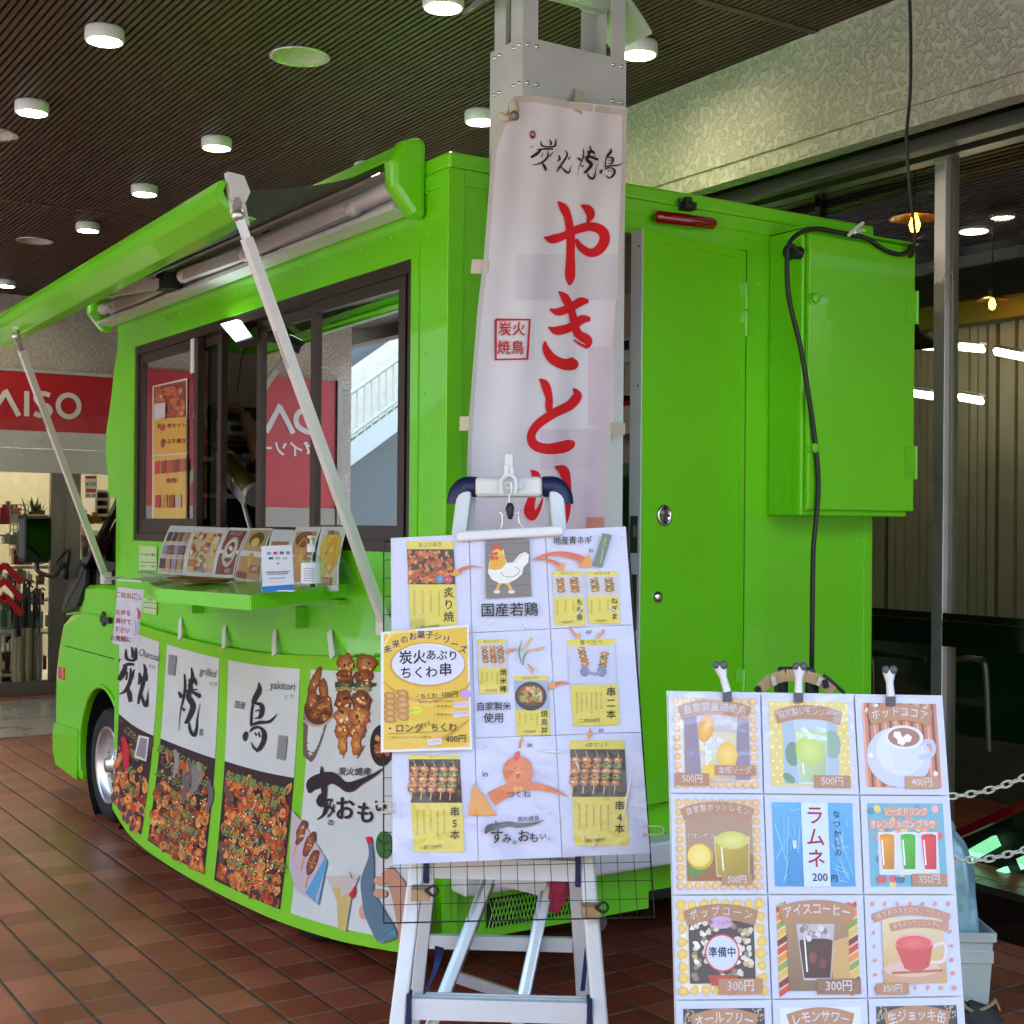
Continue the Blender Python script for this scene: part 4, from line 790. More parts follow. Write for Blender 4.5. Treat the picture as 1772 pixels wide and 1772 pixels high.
# chimney duct
cq = (2.26, 3.44, 2.645)   # x0, y front, x1
q = MB().use('zinc'); z0_, z1_ = 1.25, aY(905, 62, 3.44).z
q.box((cq[0], cq[1], z0_), (cq[2], BY - .007, z1_)); q.use('chrome')
for z in (z1_ - .022, z1_ - .135):
    for x in (cq[0] + .018, cq[0] + .05, cq[2] - .05, cq[2] - .018): q.lathe((x, cq[1], z), [(0, -.005), (.004, -.004), (.0065, 0)], (0, 1, 0), 10)
    for y in (cq[1] + .018, cq[1] + .05, BY - .06, BY - .03): q.lathe((cq[0], y, z), [(0, -.005), (.004, -.004), (.0065, 0)], (1, 0, 0), 10)
CHM = q.build('chimney', T)
zt_ = 3.185; q = MB().use('zinc')
for x0_, x1_, xs_ in ((cq[0] + .002, cq[0] + .055, cq[0] + .002), (cq[2] - .058, cq[2] - .004, cq[2] - .007)):
    for y0_, ya, yb in ((cq[1] + .002, cq[1] + .0055, cq[1] + .07), (BY - .03, BY - .09, BY - .0305)):
        q = MB().use('zinc'); q.box((x0_, y0_, z1_ + .001), (x1_, y0_ + .003, zt_)); q.box((xs_, ya, z1_ + .001), (xs_ + .003, yb, zt_ - .001)); q.build('cap_leg', CHM)

q = MB().use('zinc')
def capf(u, v):
    x = cq[0] - .095 + (cq[2] - cq[0] + .19) * u; k = (u - .5) * 2; return Vector((x, cq[1] - .01 + (BY - cq[1] + .02) * v, 3.25 - .155 * abs(k) ** 2.2))
q.grid(capf, 24, 1); q.grid(lambda u, v: capf(u, v) + Vector((0, 0, .006)), 24, 1); q.box((cq[0] + .01, cq[1] + .08, 3.17), (cq[2] - .01, BY - .08, 3.176)); q.build('curved_cap', CHM)

# inside of the kitchen
q = MB().use('cream'); q.box((FX - .075, BY + .06, .42), (FX - .0405, FY - .05, TZ - .06)); q.box((SX + .06, FY - .075, .42), (FX - .08, FY - .042, 2.42)); q.build('inner_lining', T)
q = MB().use('cream'); q.box((SX + .06, BY + .06, 2.6), (FX - .08, FY - .08, 2.615)); q.box((SX + .055, BY + .045, .43), (DX0 - .01, BY + .06, 2.59)); q.build('inner_ceiling_panel', T)
q = MB().use('dark_in'); q.box((SX + .06, BY + .06, .43), (FX - .08, FY - .08, .45)); q.box((SX + .2, 6.3, 1.5), (FX - .3, 6.79, 2.1)); q.build('dark_cupboard', T)
q = MB().use('steel'); q.box((SX + .1, 5.0, .95), (2.6, 6.78, 1.2)); q.box((SX + .15, 6.2, 1.83), (3.4, 6.78, 1.85)); q.box((SX + .15, 6.2, 1.66), (3.4, 6.78, 1.68)); q.build('steel_shelf', T)
a_, e_ = aX(1050, 720, FX - .085), aX(1100, 760, FX - .085)
q = MB().use('cream'); q.box((FX - .35, BY + .1, e_.z), (FX - .08, 5.8, a_.z)); q.build('cream_shelf', T)
# ---------------------------------------------------------------- tall cloth banner in front of the chimney
INK = '#2b1b22'; RED = '#d8141c'
COAL = [[(742, 325, 8), (744, 385, 24), (765, 408, 18), (805, 408, 22), (818, 380, 24), (820, 295, 8)], [(785, 305, 8), (795, 350, 24), (792, 392, 16)], [(686, 425, 6), (700, 398, 12)], [(716, 452, 8), (760, 440, 24), (806, 442, 18)], [(742, 446, 24), (722, 505, 40), (688, 562, 30)], [(752, 495, 8), (744, 560, 16)], [(806, 478, 6), (788, 548, 18)], [(778, 470, 10), (776, 560, 26), (740, 640, 22), (690, 672, 6)], [(752, 610, 14), (768, 670, 34), (776, 728, 26)], [(845, 505, 10), (850, 560, 28), (838, 598, 8)], [(880, 438, 8), (890, 500, 24), (870, 600, 26), (846, 690, 24), (834, 748, 8)], [(908, 520, 6), (896, 568, 20)], [(858, 668, 10), (884, 745, 28), (900, 752, 24), (908, 690, 10), (916, 628, 2)]]
GRILL = [[(1190, 516, 10), (1196, 600, 18), (1184, 700, 16), (1160, 800, 7), (1148, 952, 3)], [(1146, 650, 10), (1164, 684, 30), (1178, 700, 10)], [(1170, 770, 8), (1194, 796, 24)], [(1244, 468, 10), (1252, 540, 26), (1236, 600, 34), (1240, 650, 30)], [(1218, 566, 10), (1262, 560, 36), (1284, 600, 12)], [(1240, 640, 20), (1222, 690, 40), (1256, 760, 42), (1226, 850, 36), (1196, 896, 18)], [(1244, 650, 16), (1300, 680, 34), (1298, 700, 8)], [(1206, 660, 6), (1220, 640, 20), (1290, 634, 10)], [(1224, 884, 10), (1236, 950, 22), (1266, 984, 28), (1284, 930, 18), (1290, 850, 10), (1312, 738, 2)]]
BIRD = [[(432, 578, 4), (434, 640, 40), (404, 700, 40), (388, 742, 30)], [(392, 730, 20), (378, 800, 18), (372, 900, 20)], [(400, 738, 16), (452, 756, 34), (452, 820, 34), (430, 858, 20)], [(404, 800, 8), (436, 792, 18)], [(400, 856, 8), (436, 850, 16)], [(366, 912, 16), (430, 888, 26), (506, 882, 22), (548, 850, 12), (574, 818, 2)], [(362, 960, 10), (392, 930, 22), (440, 926, 20), (472, 966, 34), (468, 1030, 36), (438, 1086, 30), (410, 1112, 10)], [(398, 960, 6), (416, 986, 18)], [(430, 956, 6), (440, 1000, 14)], [(374, 1040, 4), (396, 1082, 20), (430, 1104, 18)], [(340, 956, 16), (328, 990, 40), (326, 1030, 16)]]
def mini(S, P, box, x0, y0, x1, y1, col, k=1.0):   # brush characters scaled into a rectangle
    a0, b0, a1, b1 = box; fx, fy = (x1 - x0) / (a1 - a0), (y1 - y0) / (b1 - b0)
    for st in P: S.stroke([(x0 + (x - a0) * fx, y0 + (y - b0) * fy, w_ * fy * k) for x, y, w_ in st], col, 5)
def ban(u, v, h):
    Y = 3.385
    for _ in range(3):
        q = aY(u, v, Y); k = max(0, min(1, (v - 250) / 300))
        Y = 3.385 - .009 * math.sin(16 * q.x + 1.5 * q.z) * k - .004 * math.sin(43 * q.x - 6 * q.z) - (.0 if v > 240 else .0) - h
    return aY(u, v, Y)
BL = [(884, 172), (868, 215), (852, 262), (846, 330), (838, 440), (826, 540), (818, 640), (812, 720), (808, 830), (810, 1150)]
BRt = [(1084, 190), (1084, 240), (1083, 300), (1081, 360), (1078, 420), (1073, 520), (1066, 620), (1058, 740), (1050, 830), (1046, 1150)]
def edge_at(E, y):
    for (x0, y0), (x1, y1) in zip(E, E[1:]):
        if y <= y1 or (x1, y1) == E[-1]: return x0 + (x1 - x0) * (y - y0) / (y1 - y0)
S = Sheet(ban, 'print_cloth', .00012); S.h = 0
rows = 60; cols = 30; vs = []; cs = []
for j in range(rows + 1):
    for i in range(cols + 1):
        t = j / rows; u = i / cols; y0 = 172 + 14 * u - 6 * math.sin(math.pi * u) * (1 if u < .5 else .6); y = y0 + (1150 - y0) * t; xl, xr = edge_at(BL, y), edge_at(BRt, y)
        vs.append(ban(xl + (xr - xl) * u, y, 0))
        a = lin('#e6e3e4'); pk = lin('#d4a4b2'); k = max(0, min(1, (y - 700) / 260)) * (.35 + .65 * u) * .75; e_ = max(0, min(1, (u - .82) * 8)) * max(0, min(1, (y - 480) / 200)) * .5; k = max(k, e_)
        cs.append(tuple(p * (1 - k) + q * k for p, q in zip(a, pk)))
S.b.add(vs, [(j * (cols + 1) + i, j * (cols + 1) + i + 1, (j + 1) * (cols + 1) + i + 1, (j + 1) * (cols + 1) + i) for j in range(rows) for i in range(cols)], True, cols=cs)
B = S.build('cloth_banner'); tag(B, 'tall white cloth banner with big red lettering hanging before the chimney', 'banner')
S = Sheet(ban, 'print_cloth', .00012); S.h = .0006
def crect(S, x0, y0, x1, y1, col, nx=4, ny=6):
    S.b.add([S.map(x0 + (x1 - x0) * i / nx, y0 + (y1 - y0) * j / ny, S.h) for j in range(ny + 1) for i in range(nx + 1)], [(j * (nx + 1) + i, j * (nx + 1) + i + 1, (j + 1) * (nx + 1) + i + 1, (j + 1) * (nx + 1) + i) for j in range(ny) for i in range(nx)], cols=[lin(col)] * ((nx + 1) * (ny + 1))); S.up()
S.h = .0016; crect(S, 893, 440, 1070, 520, '#d9d5d8', 40, 8); S.build('printed_patch', B); S = Sheet(ban, 'print_cloth', .00012); S.h = .0016; crect(S, 850, 541, 925, 622, '#e2dfe0', 20, 8); S.build('printed_patch', B)
for x0, y0, x1, y1 in ((1018, 600, 1062, 735), (935, 742, 1044, 812)): S = Sheet(ban, 'print_cloth', .00012); S.h = .0016; crect(S, x0, y0, x1, y1, '#dccad0', 24, 16); S.build('printed_patch', B)
S = Sheet(ban, 'print_cloth', .00012); S.h = .0016; crect(S, 1015, 895, 1046, 960, '#d9917c', 8, 8); S.build('printed_patch', B)
S = Sheet(ban, 'print_cloth', .00012); S.h = .0016
c2 = lambda x, y, w_: (600 + .3386 * x, .3386 * y, w_ * .3386); c5 = lambda x, y, w_: (600 + .3386 * x, 400 + .3386 * y, w_ * .3386)
brush = [
 (c2, [(1008, 1212, 4), (1050, 1222, 44), (1110, 1205, 40), (1180, 1172, 42), (1250, 1158, 46), (1305, 1180, 52), (1318, 1225, 54), (1290, 1275, 50), (1245, 1292, 44), (1195, 1262, 36), (1172, 1222, 18)]),
 (c2, [(1196, 1048, 6), (1232, 1068, 44), (1246, 1100, 42), (1228, 1140, 8)]),
 (c2, [(1078, 1030, 6), (1108, 1062, 44), (1130, 1110, 40), (1144, 1200, 44), (1144, 1300, 44), (1142, 1410, 52), (1140, 1458, 12)]),
 (c5, [(1036, 398, 6), (1080, 412, 40), (1140, 392, 42), (1196, 360, 44), (1236, 358, 20)]),
 (c5, [(1030, 490, 6), (1074, 508, 44), (1140, 492, 44), (1200, 452, 46), (1246, 450, 20)]),
 (c5, [(1082, 308, 6), (1116, 340, 44), (1146, 400, 38), (1160, 450, 42), (1180, 520, 44), (1230, 558, 50), (1222, 590, 20), (1160, 556, 8)]),
 (c5, [(1014, 562, 8), (1018, 600, 36), (1050, 650, 50), (1110, 680, 56), (1160, 676, 62), (1182, 668, 20)]),
 (c5, [(984, 754, 6), (1014, 785, 44), (1034, 850, 38), (1034, 900, 38), (1046, 960, 20)]),
 (c5, [(1158, 802, 6), (1178, 840, 48), (1140, 890, 50), (1060, 930, 48), (980, 985, 46), (944, 1040, 44), (958, 1090, 50), (1020, 1112, 54), (1100, 1104, 62), (1146, 1086, 50), (1160, 1072, 14)]),
 (c5, [(940, 1222, 6), (966, 1250, 46), (964, 1310, 36), (942, 1380, 44), (934, 1430, 58), (950, 1462, 36), (982, 1420, 22), (1004, 1360, 6)]),
 (c5, [(1062, 1204, 6), (1106, 1222, 52), (1124, 1280, 44), (1126, 1380, 44), (1112, 1470, 44), (1080, 1560, 30)])]
for f, P in brush: S.stroke([f(x, y, w_ + 13) for x, y, w_ in P], '#e0d8dc', 7)
S.h = .0042
for f, P in brush: S.stroke([f(*p) for p in P], RED, 8)
S.h = .003
mini(S, COAL[:8], (686, 295, 826, 730), 918, 240, 964, 293, INK, 1.1); mini(S, COAL[8:], (838, 438, 916, 750), 965, 260, 990, 298, INK, 1.1)
mini(S, GRILL, (1146, 468, 1312, 984), 999, 252, 1036, 309, INK, 1.25); mini(S, BIRD, (326, 578, 574, 1112), 1040, 256, 1080, 309, INK, 1.1)
S.ell(922, 233, 5, 7, '#8a2434'); S.text('炭', 922, 233, 7, '#e8d8d8')
S.stroke([(858, 553, 4), (917, 553, 4), (913, 621, 4), (858, 622, 4), (858, 553, 4)], '#c8282c', 0)
for ch, x, y in (('炭', 874, 571), ('火', 898, 571), ('焼', 872, 603), ('鳥', 896, 603)): S.text(ch, x, y, 26, '#c8282c', .02, .018, .9)
S.build('lettering', B)
S = Sheet(ban, 'print_cloth', .00012); S.h = .001   # hems
for E, s_ in ((BL, 1), (BRt, -1)):
    P = [(x + 4 * s_, y, 7) for x, y in E]; S.stroke(P, '#cfc8bc')
S.stroke([(888, 172, 10), (930, 172, 12), (1000, 184, 12), (1082, 194, 12)], '#cfc6b8'); S.build('hem', B)
def tabm(a, e, wd, name='hanging_tab', side=(0, 0, 1)):
    b = MB().use('cream'); b.bar(a, e, wd, .004, side); b.build(name, B)
tabm(ban(1000, 194, .003), aY(1003, 157, 3.425), .028, side=(1, 0, 0)); tabm(ban(846, 462, .001), aY(816, 461, 3.42), .04); tabm(ban(814, 733, .001), aY(796, 733, 3.42), .04); tabm(ban(1056, 741, .003), aY(1081, 742, 3.40), .036)
b = MB().use('cream'); q = ban(888, 178, .006); b.tube(cat_rom([q, ban(890, 192, .014), ban(888, 201, .01), ban(872, 204, .012), ban(864, 196, .006)], 4), [.014] * 6 + [.012] * 6 + [.01] * 4 + [.004], 7); b.build('knotted_corner', B)
b = MB().use('steel_dark'); b.tube([ban(891, 200, .03) + Vector((.012 * math.cos(a), 0, .012 * math.sin(a))) for a in [i * math.pi / 6 for i in range(12)]], .003, 6, close=True); b.build('ring', B)

# ---------------------------------------------------------------- skirt banner along the truck side
def skm(u, v, h):
    X = 2.06
    for _ in range(5):
        q = aX(u, v, X); k = max(0, min(1.1, (1.12 - q.z) / .9)); X = 2.098 - .13 * (k ** 1.3) + .006 * math.sin(7 * q.y) * k - h
    return aX(u, v, X)
Tp = [(205, 1066), (240, 1080), (283, 1094), (334, 1108), (388, 1120), (456, 1130), (531, 1135), (610, 1137), (700, 1138)]
Bp = [(194, 1398), (217, 1436), (247, 1466), (296, 1500), (360, 1537), (431, 1572), (492, 1598), (590, 1629), (712, 1652)]
def lerp_curve(E, t):
    t = max(0, min(len(E) - 1.0001, t)); i = int(t); f = t - i; a, b_ = E[i], E[i + 1]; return (a[0] + (b_[0] - a[0]) * f, a[1] + (b_[1] - a[1]) * f)
Tc = cat_rom(Tp, 6); Bc = cat_rom(Bp, 6)
def sk(u, v):   # u 0..4 along the four panels, v 0..1 down
    a = lerp_curve(Tc, u * 12); e_ = lerp_curve(Bc, u * 12); bow = 6 * math.sin(math.pi * v) * (1 if u < 3.5 else 0)
    return (a[0] + (e_[0] - a[0]) * v + bow, a[1] + (e_[1] - a[1]) * v)
suv = lambda u, v, h: skm(*sk(u, v), h)
def sgrid(S, u0, v0, u1, v1, col, nu=8, nv=12, c2=None, v0b=None):
    a, e_ = lin(col), lin(c2 or col); vs = []; cs = []
    for j in range(nv + 1):
        for i in range(nu + 1):
            f = i / nu; vt = v0 + ((v0b if v0b is not None else v0) - v0) * f; vs.append(suv(u0 + (u1 - u0) * f, vt + (v1 - vt) * j / nv, S.h)); cs.append(tuple(p + (q - p) * j / nv for p, q in zip(a, e_)))
    S.b.add(vs, [(j * (nu + 1) + i, j * (nu + 1) + i + 1, (j + 1) * (nu + 1) + i + 1, (j + 1) * (nu + 1) + i) for j in range(nv) for i in range(nu)], True, cols=cs); S.up()
S = Sheet(skm, 'print_cloth', .0006); S.h = 0; sgrid(S, 0, 0, 4, 1, '#7cc41c', 48, 20)
K = S.build('skirt_banner'); tag(K, 'curved green-edged banner of four food pictures hung along the truck side', 'banner')
def bk(S, ox, strokes):
    for P in strokes: S.stroke([(ox + x * .2257, 1050 + y * .2257, w_ * .2257) for x, y, w_ in P], INK, 6)
pan = [(.0, .93, .51, .49), (1.07, 1.93, .485, .47), (2.06, 2.93, .465, .46), (3.05, 4.0, None, None)]
for i, (u0, u1, f0, f1) in enumerate(pan):
    S = Sheet(skm, 'print_cloth', .00007); S.h = .0022
    sgrid(S, u0, .05, u1, .955, '#cfd0cf', 24, 30)
    if f0:
        sgrid(S, u0, f0, u1, .955, '#3a1e24', 24, 18, '#2a141a', f1); r_ = S.rnd; r_.seed(40 + i)
        n = (150, 380, 560)[i]
        for k in range(n):
            u = r_.uniform(u0 + .05, u1 - .05); v = f1 + .04 + (.94 - f1) * r_.random() ** (.6 if i < 2 else .85); v = min(v, .93); x, y = sk(u, v); q = r_.uniform(3, 9.5)
            warm = r_.random() < (.75 if v > .66 or i == 2 else .25)
            cc = r_.choice(('#c8501c', '#a83a14', '#d87830', '#8c2c12', '#e09a50')) if warm else r_.choice(('#4c2a28', '#5c3c40', '#3a2026', '#6a4a3c'))
            S.blob(x, y, q * .7, q * r_.uniform(.8, 1.7), cc, r_.choice(('#e8a058', '#b04a1c', '#d87030', '#701e10')) if warm else cc, .25, 9, r_.uniform(-.5, .5), up=False); S.h += .000006
        S.up()
        for k in range(n // 2):
            u = r_.uniform(u0 + .06, u1 - .06); v = f1 + .06 + (.92 - f1 - .06) * r_.random() ** .7; x, y = sk(u, v)
            S.blob(x, y, r_.uniform(.8, 2.4), r_.uniform(.6, 1.4), r_.choice(('#f4c890', '#2a100c', '#fbe8c8', '#3a1610', '#f09040')), None, .3, 6, r_.uniform(0, 3), up=False); S.h += .000003
        S.up()
        if i == 1:
            for k in range(9): x, y = sk(r_.uniform(1.3, 1.9), r_.uniform(.5, .6)); S.stroke([(x, y, 5), (x + 4, y + 22, 9), (x - 3, y + 50, 3)], r_.choice(('#8a7a78', '#6e5c60', '#9a8c88')))
        lines = (['こだわり', 'の若鶏', '備長炭', '使用の'], ['炭火の香りをお届け', 'ひとくち食べれば', 'ふっくらジューシー', '焼き上げた', 'じっくり丁寧に', '仕込んだ焼鳥を', 'ぜひお楽しみ', 'ください'], ['国産若鶏のみ使用', 'した焼鳥', '一本一本', '炭火で焼き上げ', '秘伝のたれと塩で', '香ばしく仕上げた', '自慢の味です', 'どうぞ'])[i]
        for k, tt in enumerate(lines):
            u = (u0 + u1) / 2 + (.05 if k % 2 else -.04); v = f1 + .06 + .056 * k * (1.5 if i == 0 else 1.0); S.reset(.0055); x, y = sk(u, v); a = sk(u - .2, v); e_ = sk(u + .2, v); ro = math.atan2(e_[1] - a[1], e_[0] - a[0])
            sz = (13, 15, 17)[i]; xs = (.62, .68, .8)[i]
            S.text(tt, x, y, sz * 1.03, '#3c4a1c', ro, .05, xs); S.text(tt, x, y, sz, '#9aa860', ro, .0, xs)
    if i == 0:
        S.text('Charcoal', 258, 1134, 17, '#5c5458', .3, 0, .6); S.text('すみ', 262, 1154, 7, '#6c6468', .2); 
        bk(S, 50, COAL)
        S.poly([(240, 1272), (258, 1276), (253, 1318), (232, 1310)], '#d8d2d0'); S.poly([(243, 1276), (255, 1279), (251, 1314), (235, 1307)], '#8c8688')
        S.stroke([(213, 1275, 6), (218, 1300, 12), (217, 1330, 8)], '#c8202c')
    if i == 1:
        S.text('grilled', 360, 1164, 19, '#5c5458', .2, 0, .62); S.text('やき', 369, 1184, 8, '#6c6468', .1)
        bk(S, 50, GRILL)
        S.poly([(292, 1132), (305, 1135), (302, 1170), (290, 1167)], '#8c888a'); S.text('匠', 348, 1268, 12, INK, 0, .02, .6)
    if i == 2:
        S.text('yakitori', 489, 1187, 20, '#5c5458', .08, 0, .72); S.text('とり', 500, 1206, 9, '#6c6468'); S.text('国産', 415, 1221, 14, '#4c3c44', .15, .01, .7)
        bk(S, 350, BIRD)
        S.poly([(482, 1272), (497, 1274), (493, 1316), (478, 1313)], '#8c888a')
    if i == 3:
        r_ = S.rnd; r_.seed(3)
        # cup of wings
        S.stroke([(547, 1240, 44), (541, 1278, 34), (535, 1308, 22), (532, 1314, 14)], '#6c5850'); S.ell(551, 1232, 26, 26, '#9c8c88'); S.ell(551, 1228, 25, 26, '#5a2c18')
        for x, y, rx, ry, ro in ((545, 1180, 8, 26, .35), (560, 1195, 8, 24, -.15), (540, 1212, 9, 18, .1), (556, 1222, 10, 16, .6), (568, 1218, 7, 16, -.2), (546, 1236, 10, 10, 0), (562, 1242, 9, 8, 0)): S.blob(x, y, rx, ry, '#6e3214', '#b8702c', .14, 12, ro); S.char(x, y, rx, ry * .8, 5)
        S.stroke([(525, 1246, 2), (538, 1256, 3), (556, 1256, 3), (572, 1244, 2)], '#c8b4ac')
        for sx_, top_ in ((598, 1137), (634, 1137)):
            S.line(sx_ + (0 if sx_ < 610 else -4), 1290, sx_ - 4 - (0 if sx_ < 610 else 12), 1312, 2, '#8c5030')
            for k, (dy, rx, ry, a_, b_) in enumerate(((12, 17, 18, '#7c3c18', '#c88a4c'), (34, 16, 12, '#6c2c10', '#a85a28'), (48, 18, 7, '#2c2a1c', '#6a6a40'), (56, 14, 6, '#7c7a3c', '#b4b068'), (76, 16, 18, '#6a3018', '#a85c34'), (104, 16, 20, '#9c4c20', '#e0a060'), (128, 14, 14, '#8a4018', '#d08a4c'), (150, 8, 20, '#a0501c', '#e09c54'))):
                S.blob(sx_ - dy * (.04 if sx_ < 610 else .12), top_ + dy, rx * (1 if sx_ < 610 else 1.1), ry, a_, b_, .2, 18); S.char(sx_ - dy * (.04 if sx_ < 610 else .12), top_ + dy, rx, ry, 9)
        S.ell(660, 1290, 20, 36, '#2a1c18'); S.meat(648, 1270, 676, 1310, 14, 6)
        # brush logo
        S.stroke([(556, 1326, 2), (557, 1340, 7), (561, 1350, 6)], INK); S.stroke([(535, 1372, 4), (540, 1358, 22), (556, 1350, 24), (574, 1346, 20), (590, 1356, 14), (604, 1362, 18), (625, 1352, 10), (645, 1342, 6), (662, 1330, 2)], INK)
        S.stroke([(560, 1352, 12), (560, 1380, 8), (556, 1392, 10), (550, 1386, 6), (556, 1376, 6), (563, 1386, 6), (560, 1408, 4), (549, 1418, 2)], INK)
        S.text('み', 569, 1400, 40, INK, .1, .03, .55, .1); S.text('の', 572, 1424, 13, INK, 0, .03, .9); S.text('お', 596, 1402, 44, INK, 0, .035, .8); S.text('も', 632, 1409, 40, INK, .05, .035, .85); S.text('い', 658, 1396, 26, INK, 0, .03, .9)
        S.text('炭火焼鳥', 613, 1336, 15, INK, .02, .02, .95, .2)
        # skewers in tray, drinks, bottle
        S.poly([(505, 1402), (528, 1428), (566, 1490), (548, 1565), (512, 1540), (500, 1500)], '#c8b0bc'); S.poly([(528, 1545), (562, 1484), (566, 1492), (551, 1566)], '#5c9cc4')
        for x, y in ((521, 1440), (534, 1462), (541, 1492)): S.blob(x, y, 8, 24, '#6c3020', '#a86848', .12, 14, .35); S.char(x, y, 7, 18, 10); S.line(x - 8, y + 22, x - 14, y + 44, 3, '#d0a070')
        for k in range(7):
            for l_ in range(7):
                if r_.random() < .0: pass
        S.poly([(564, 1516), (622, 1514), (608, 1550), (598, 1612), (585, 1608), (583, 1560)], '#c8b8b4'); S.poly([(576, 1536), (612, 1534), (606, 1552), (598, 1612), (585, 1608), (583, 1560)], '#c8b068'); S.ell(609, 1542, 6, 12, '#c81c2c'); S.stroke([(604, 1508, 1), (609, 1520, 2), (610, 1532, 2)], '#8c2430')
        S.stroke([(668, 1505, 22), (690, 1540, 30), (704, 1600, 34), (706, 1640, 30)], '#c48c74'); S.ell(630, 1578, 9, 13, '#d09c84')
        S.stroke([(638, 1452, 8), (642, 1480, 8), (636, 1520, 22), (636, 1545, 22), (648, 1580, 34), (668, 1618, 38), (672, 1628, 24)], '#5c7488'); S.stroke([(652, 1590, 26), (668, 1618, 34), (672, 1626, 22)], '#4898b0'); S.stroke([(637, 1448, 9), (640, 1460, 8)], '#d8202c', 0)
        for y in (1524, 1546): S.ell(658, y, 12, 8, '#cc9478')
        S.ell(664, 1462, 14, 24, '#3c6a2c'); S.stroke([(654, 1450, 3), (664, 1460, 4), (676, 1455, 2)], '#1c3c18')
    S.build('printed_panel', K)
for x0, y0, x1, y1 in ((312, 1071, 311, 1106), (388, 1084, 387, 1122), (475, 1091, 474, 1134), (570, 1091, 575, 1138)):
    b = MB().use('plastic_white'); b.bar(aX(x0, y0, SX - .006), skm(x1, y1, .004), .03, .003, (0, 1, 0)); b.build('hanging_strap', K)
# ---------------------------------------------------------------- stepladder with the menu board
fh = Vector((math.sin(YAW), math.cos(YAW), 0)); rh = Vector((math.cos(YAW), -math.sin(YAW), 0))
def to_floor(a, e, z=0.0): a, e = Vector(a), Vector(e); return a + (e - a) * ((a.z - z) / (a.z - e.z))
LT, LB = aD(804, 852, 3.62), aD(690, 1755, 3.34); RT_, RB = aD(962, 852, 3.60), aD(1037, 1755, 3.32)
LF, RF = to_floor(LT, LB), to_floor(RT_, RB)
L_ = thing('stepladder', 'tall aluminium stepladder with navy corner caps holding the menu board', 'stepladder', ((LF.x + RF.x) / 2, (LF.y + RF.y) / 2, 0))
for a, e in ((LT, LF), (RT_, RF)):
    b = MB().use('alu_white'); b.bar(a, e, .038, .05, rh); b.build('rail', L_, bevel=.006)
    b = MB().use('navy'); b.bar(e + Vector((0, 0, .05)), e, .046, .058, rh); b.build('foot_cap', L_)
    b = MB().use('navy'); bk = fh * .04; b.bar(a + bk * .9 + Vector((0, 0, -.01)), e + bk * .9, .012, .02, rh); b.build('inner_edge', L_)
LK, RK = LF + fh * 1.0 + (LF - RF) * .04, RF + fh * 1.0 + (RF - LF) * .04
K0, K1 = aD(812, 862, 3.66), aD(955, 862, 3.64)
RL = ((K0, LF + fh * .5 + rh * .03), (K1, RF + fh * .5 - rh * .03))
for a, e in RL: b = MB().use('alu_white'); b.bar(a, e, .034, .03, rh); b.build('rear_leg', L_, bevel=.003)
for z in (.43, .78): b = MB().use('alu_white'); p0, p1 = [a + (e - a) * ((a.z - z) / a.z) for a, e in RL]; b.bar(p0 + rh * .018, p1 - rh * .018, .036, .02, (0, 0, 1)); b.build('rear_rung', L_)
b = MB().use('alu_white'); c0, c1 = aD(806, 843, 3.62), aD(960, 843, 3.60); b.bar(c0 + rh * .03, c1 - rh * .03, .052, .09, (0, 0, 1)); b.build('top_cap', L_, bevel=.01)
for c_, s_ in ((c0, -1), (c1, 1)):
    b = MB().use('navy'); P = cat_rom([c_ - rh * s_ * .03, c_ + rh * s_ * .0, c_ + rh * s_ * .018 - Vector((0, 0, .02)), c_ + rh * s_ * .022 - Vector((0, 0, .045))], 4); b.tube(P, .028, 10); b.build('corner_cap', L_)
zt_, zb_ = 1.55, .02
for z, nm in ((.39, 0), (.71, 0), (1.02, 0), (1.33, 0), (.08, 0)):
    l = LT + (LF - LT) * ((LT.z - z) / (LT.z - LF.z)); r_ = RT_ + (RF - RT_) * ((RT_.z - z) / (RT_.z - RF.z))
    b = MB().use('alu_white'); b.bar(l + rh * .03 + fh * .03, r_ - rh * .03 + fh * .03, .1, .012, fh); b.bar(l + rh * .03 - fh * .018, r_ - rh * .03 - fh * .018, .05, .01, (0, 0, 1))
    for k in range(5): o_ = fh * (.0 + .018 * k); b.bar(l + rh * .03 + o_ + Vector((0, 0, .0075)), r_ - rh * .03 + o_ + Vector((0, 0, .0075)), .006, .003, fh)
    so_ = b.build('step', L_)
    for q, s_ in ((l, 1), (r_, -1)): b = MB().use('navy'); b.obox(q + rh * .024 * s_ - fh * .012, rh * .006, fh * .02, (0, 0, .036)); b.build('step_bracket', so_)
b = MB().use('navy_strap'); b.grid(lambda u, v: aD(752 - 22 * v + 16 * u * (1 - v) + 8 * math.sin(3 * v), 1636 + 82 * v + 4 * u, 3.42) + fh * .02 * math.sin(5 * v), 2, 10); b.build('safety_strap', L_); b = MB().use('navy_strap'); b.grid(lambda u, v: aD(1012 - 8 * v + 8 * u, 1640 + 75 * v, 3.42), 2, 6); b.build('safety_strap', L_)
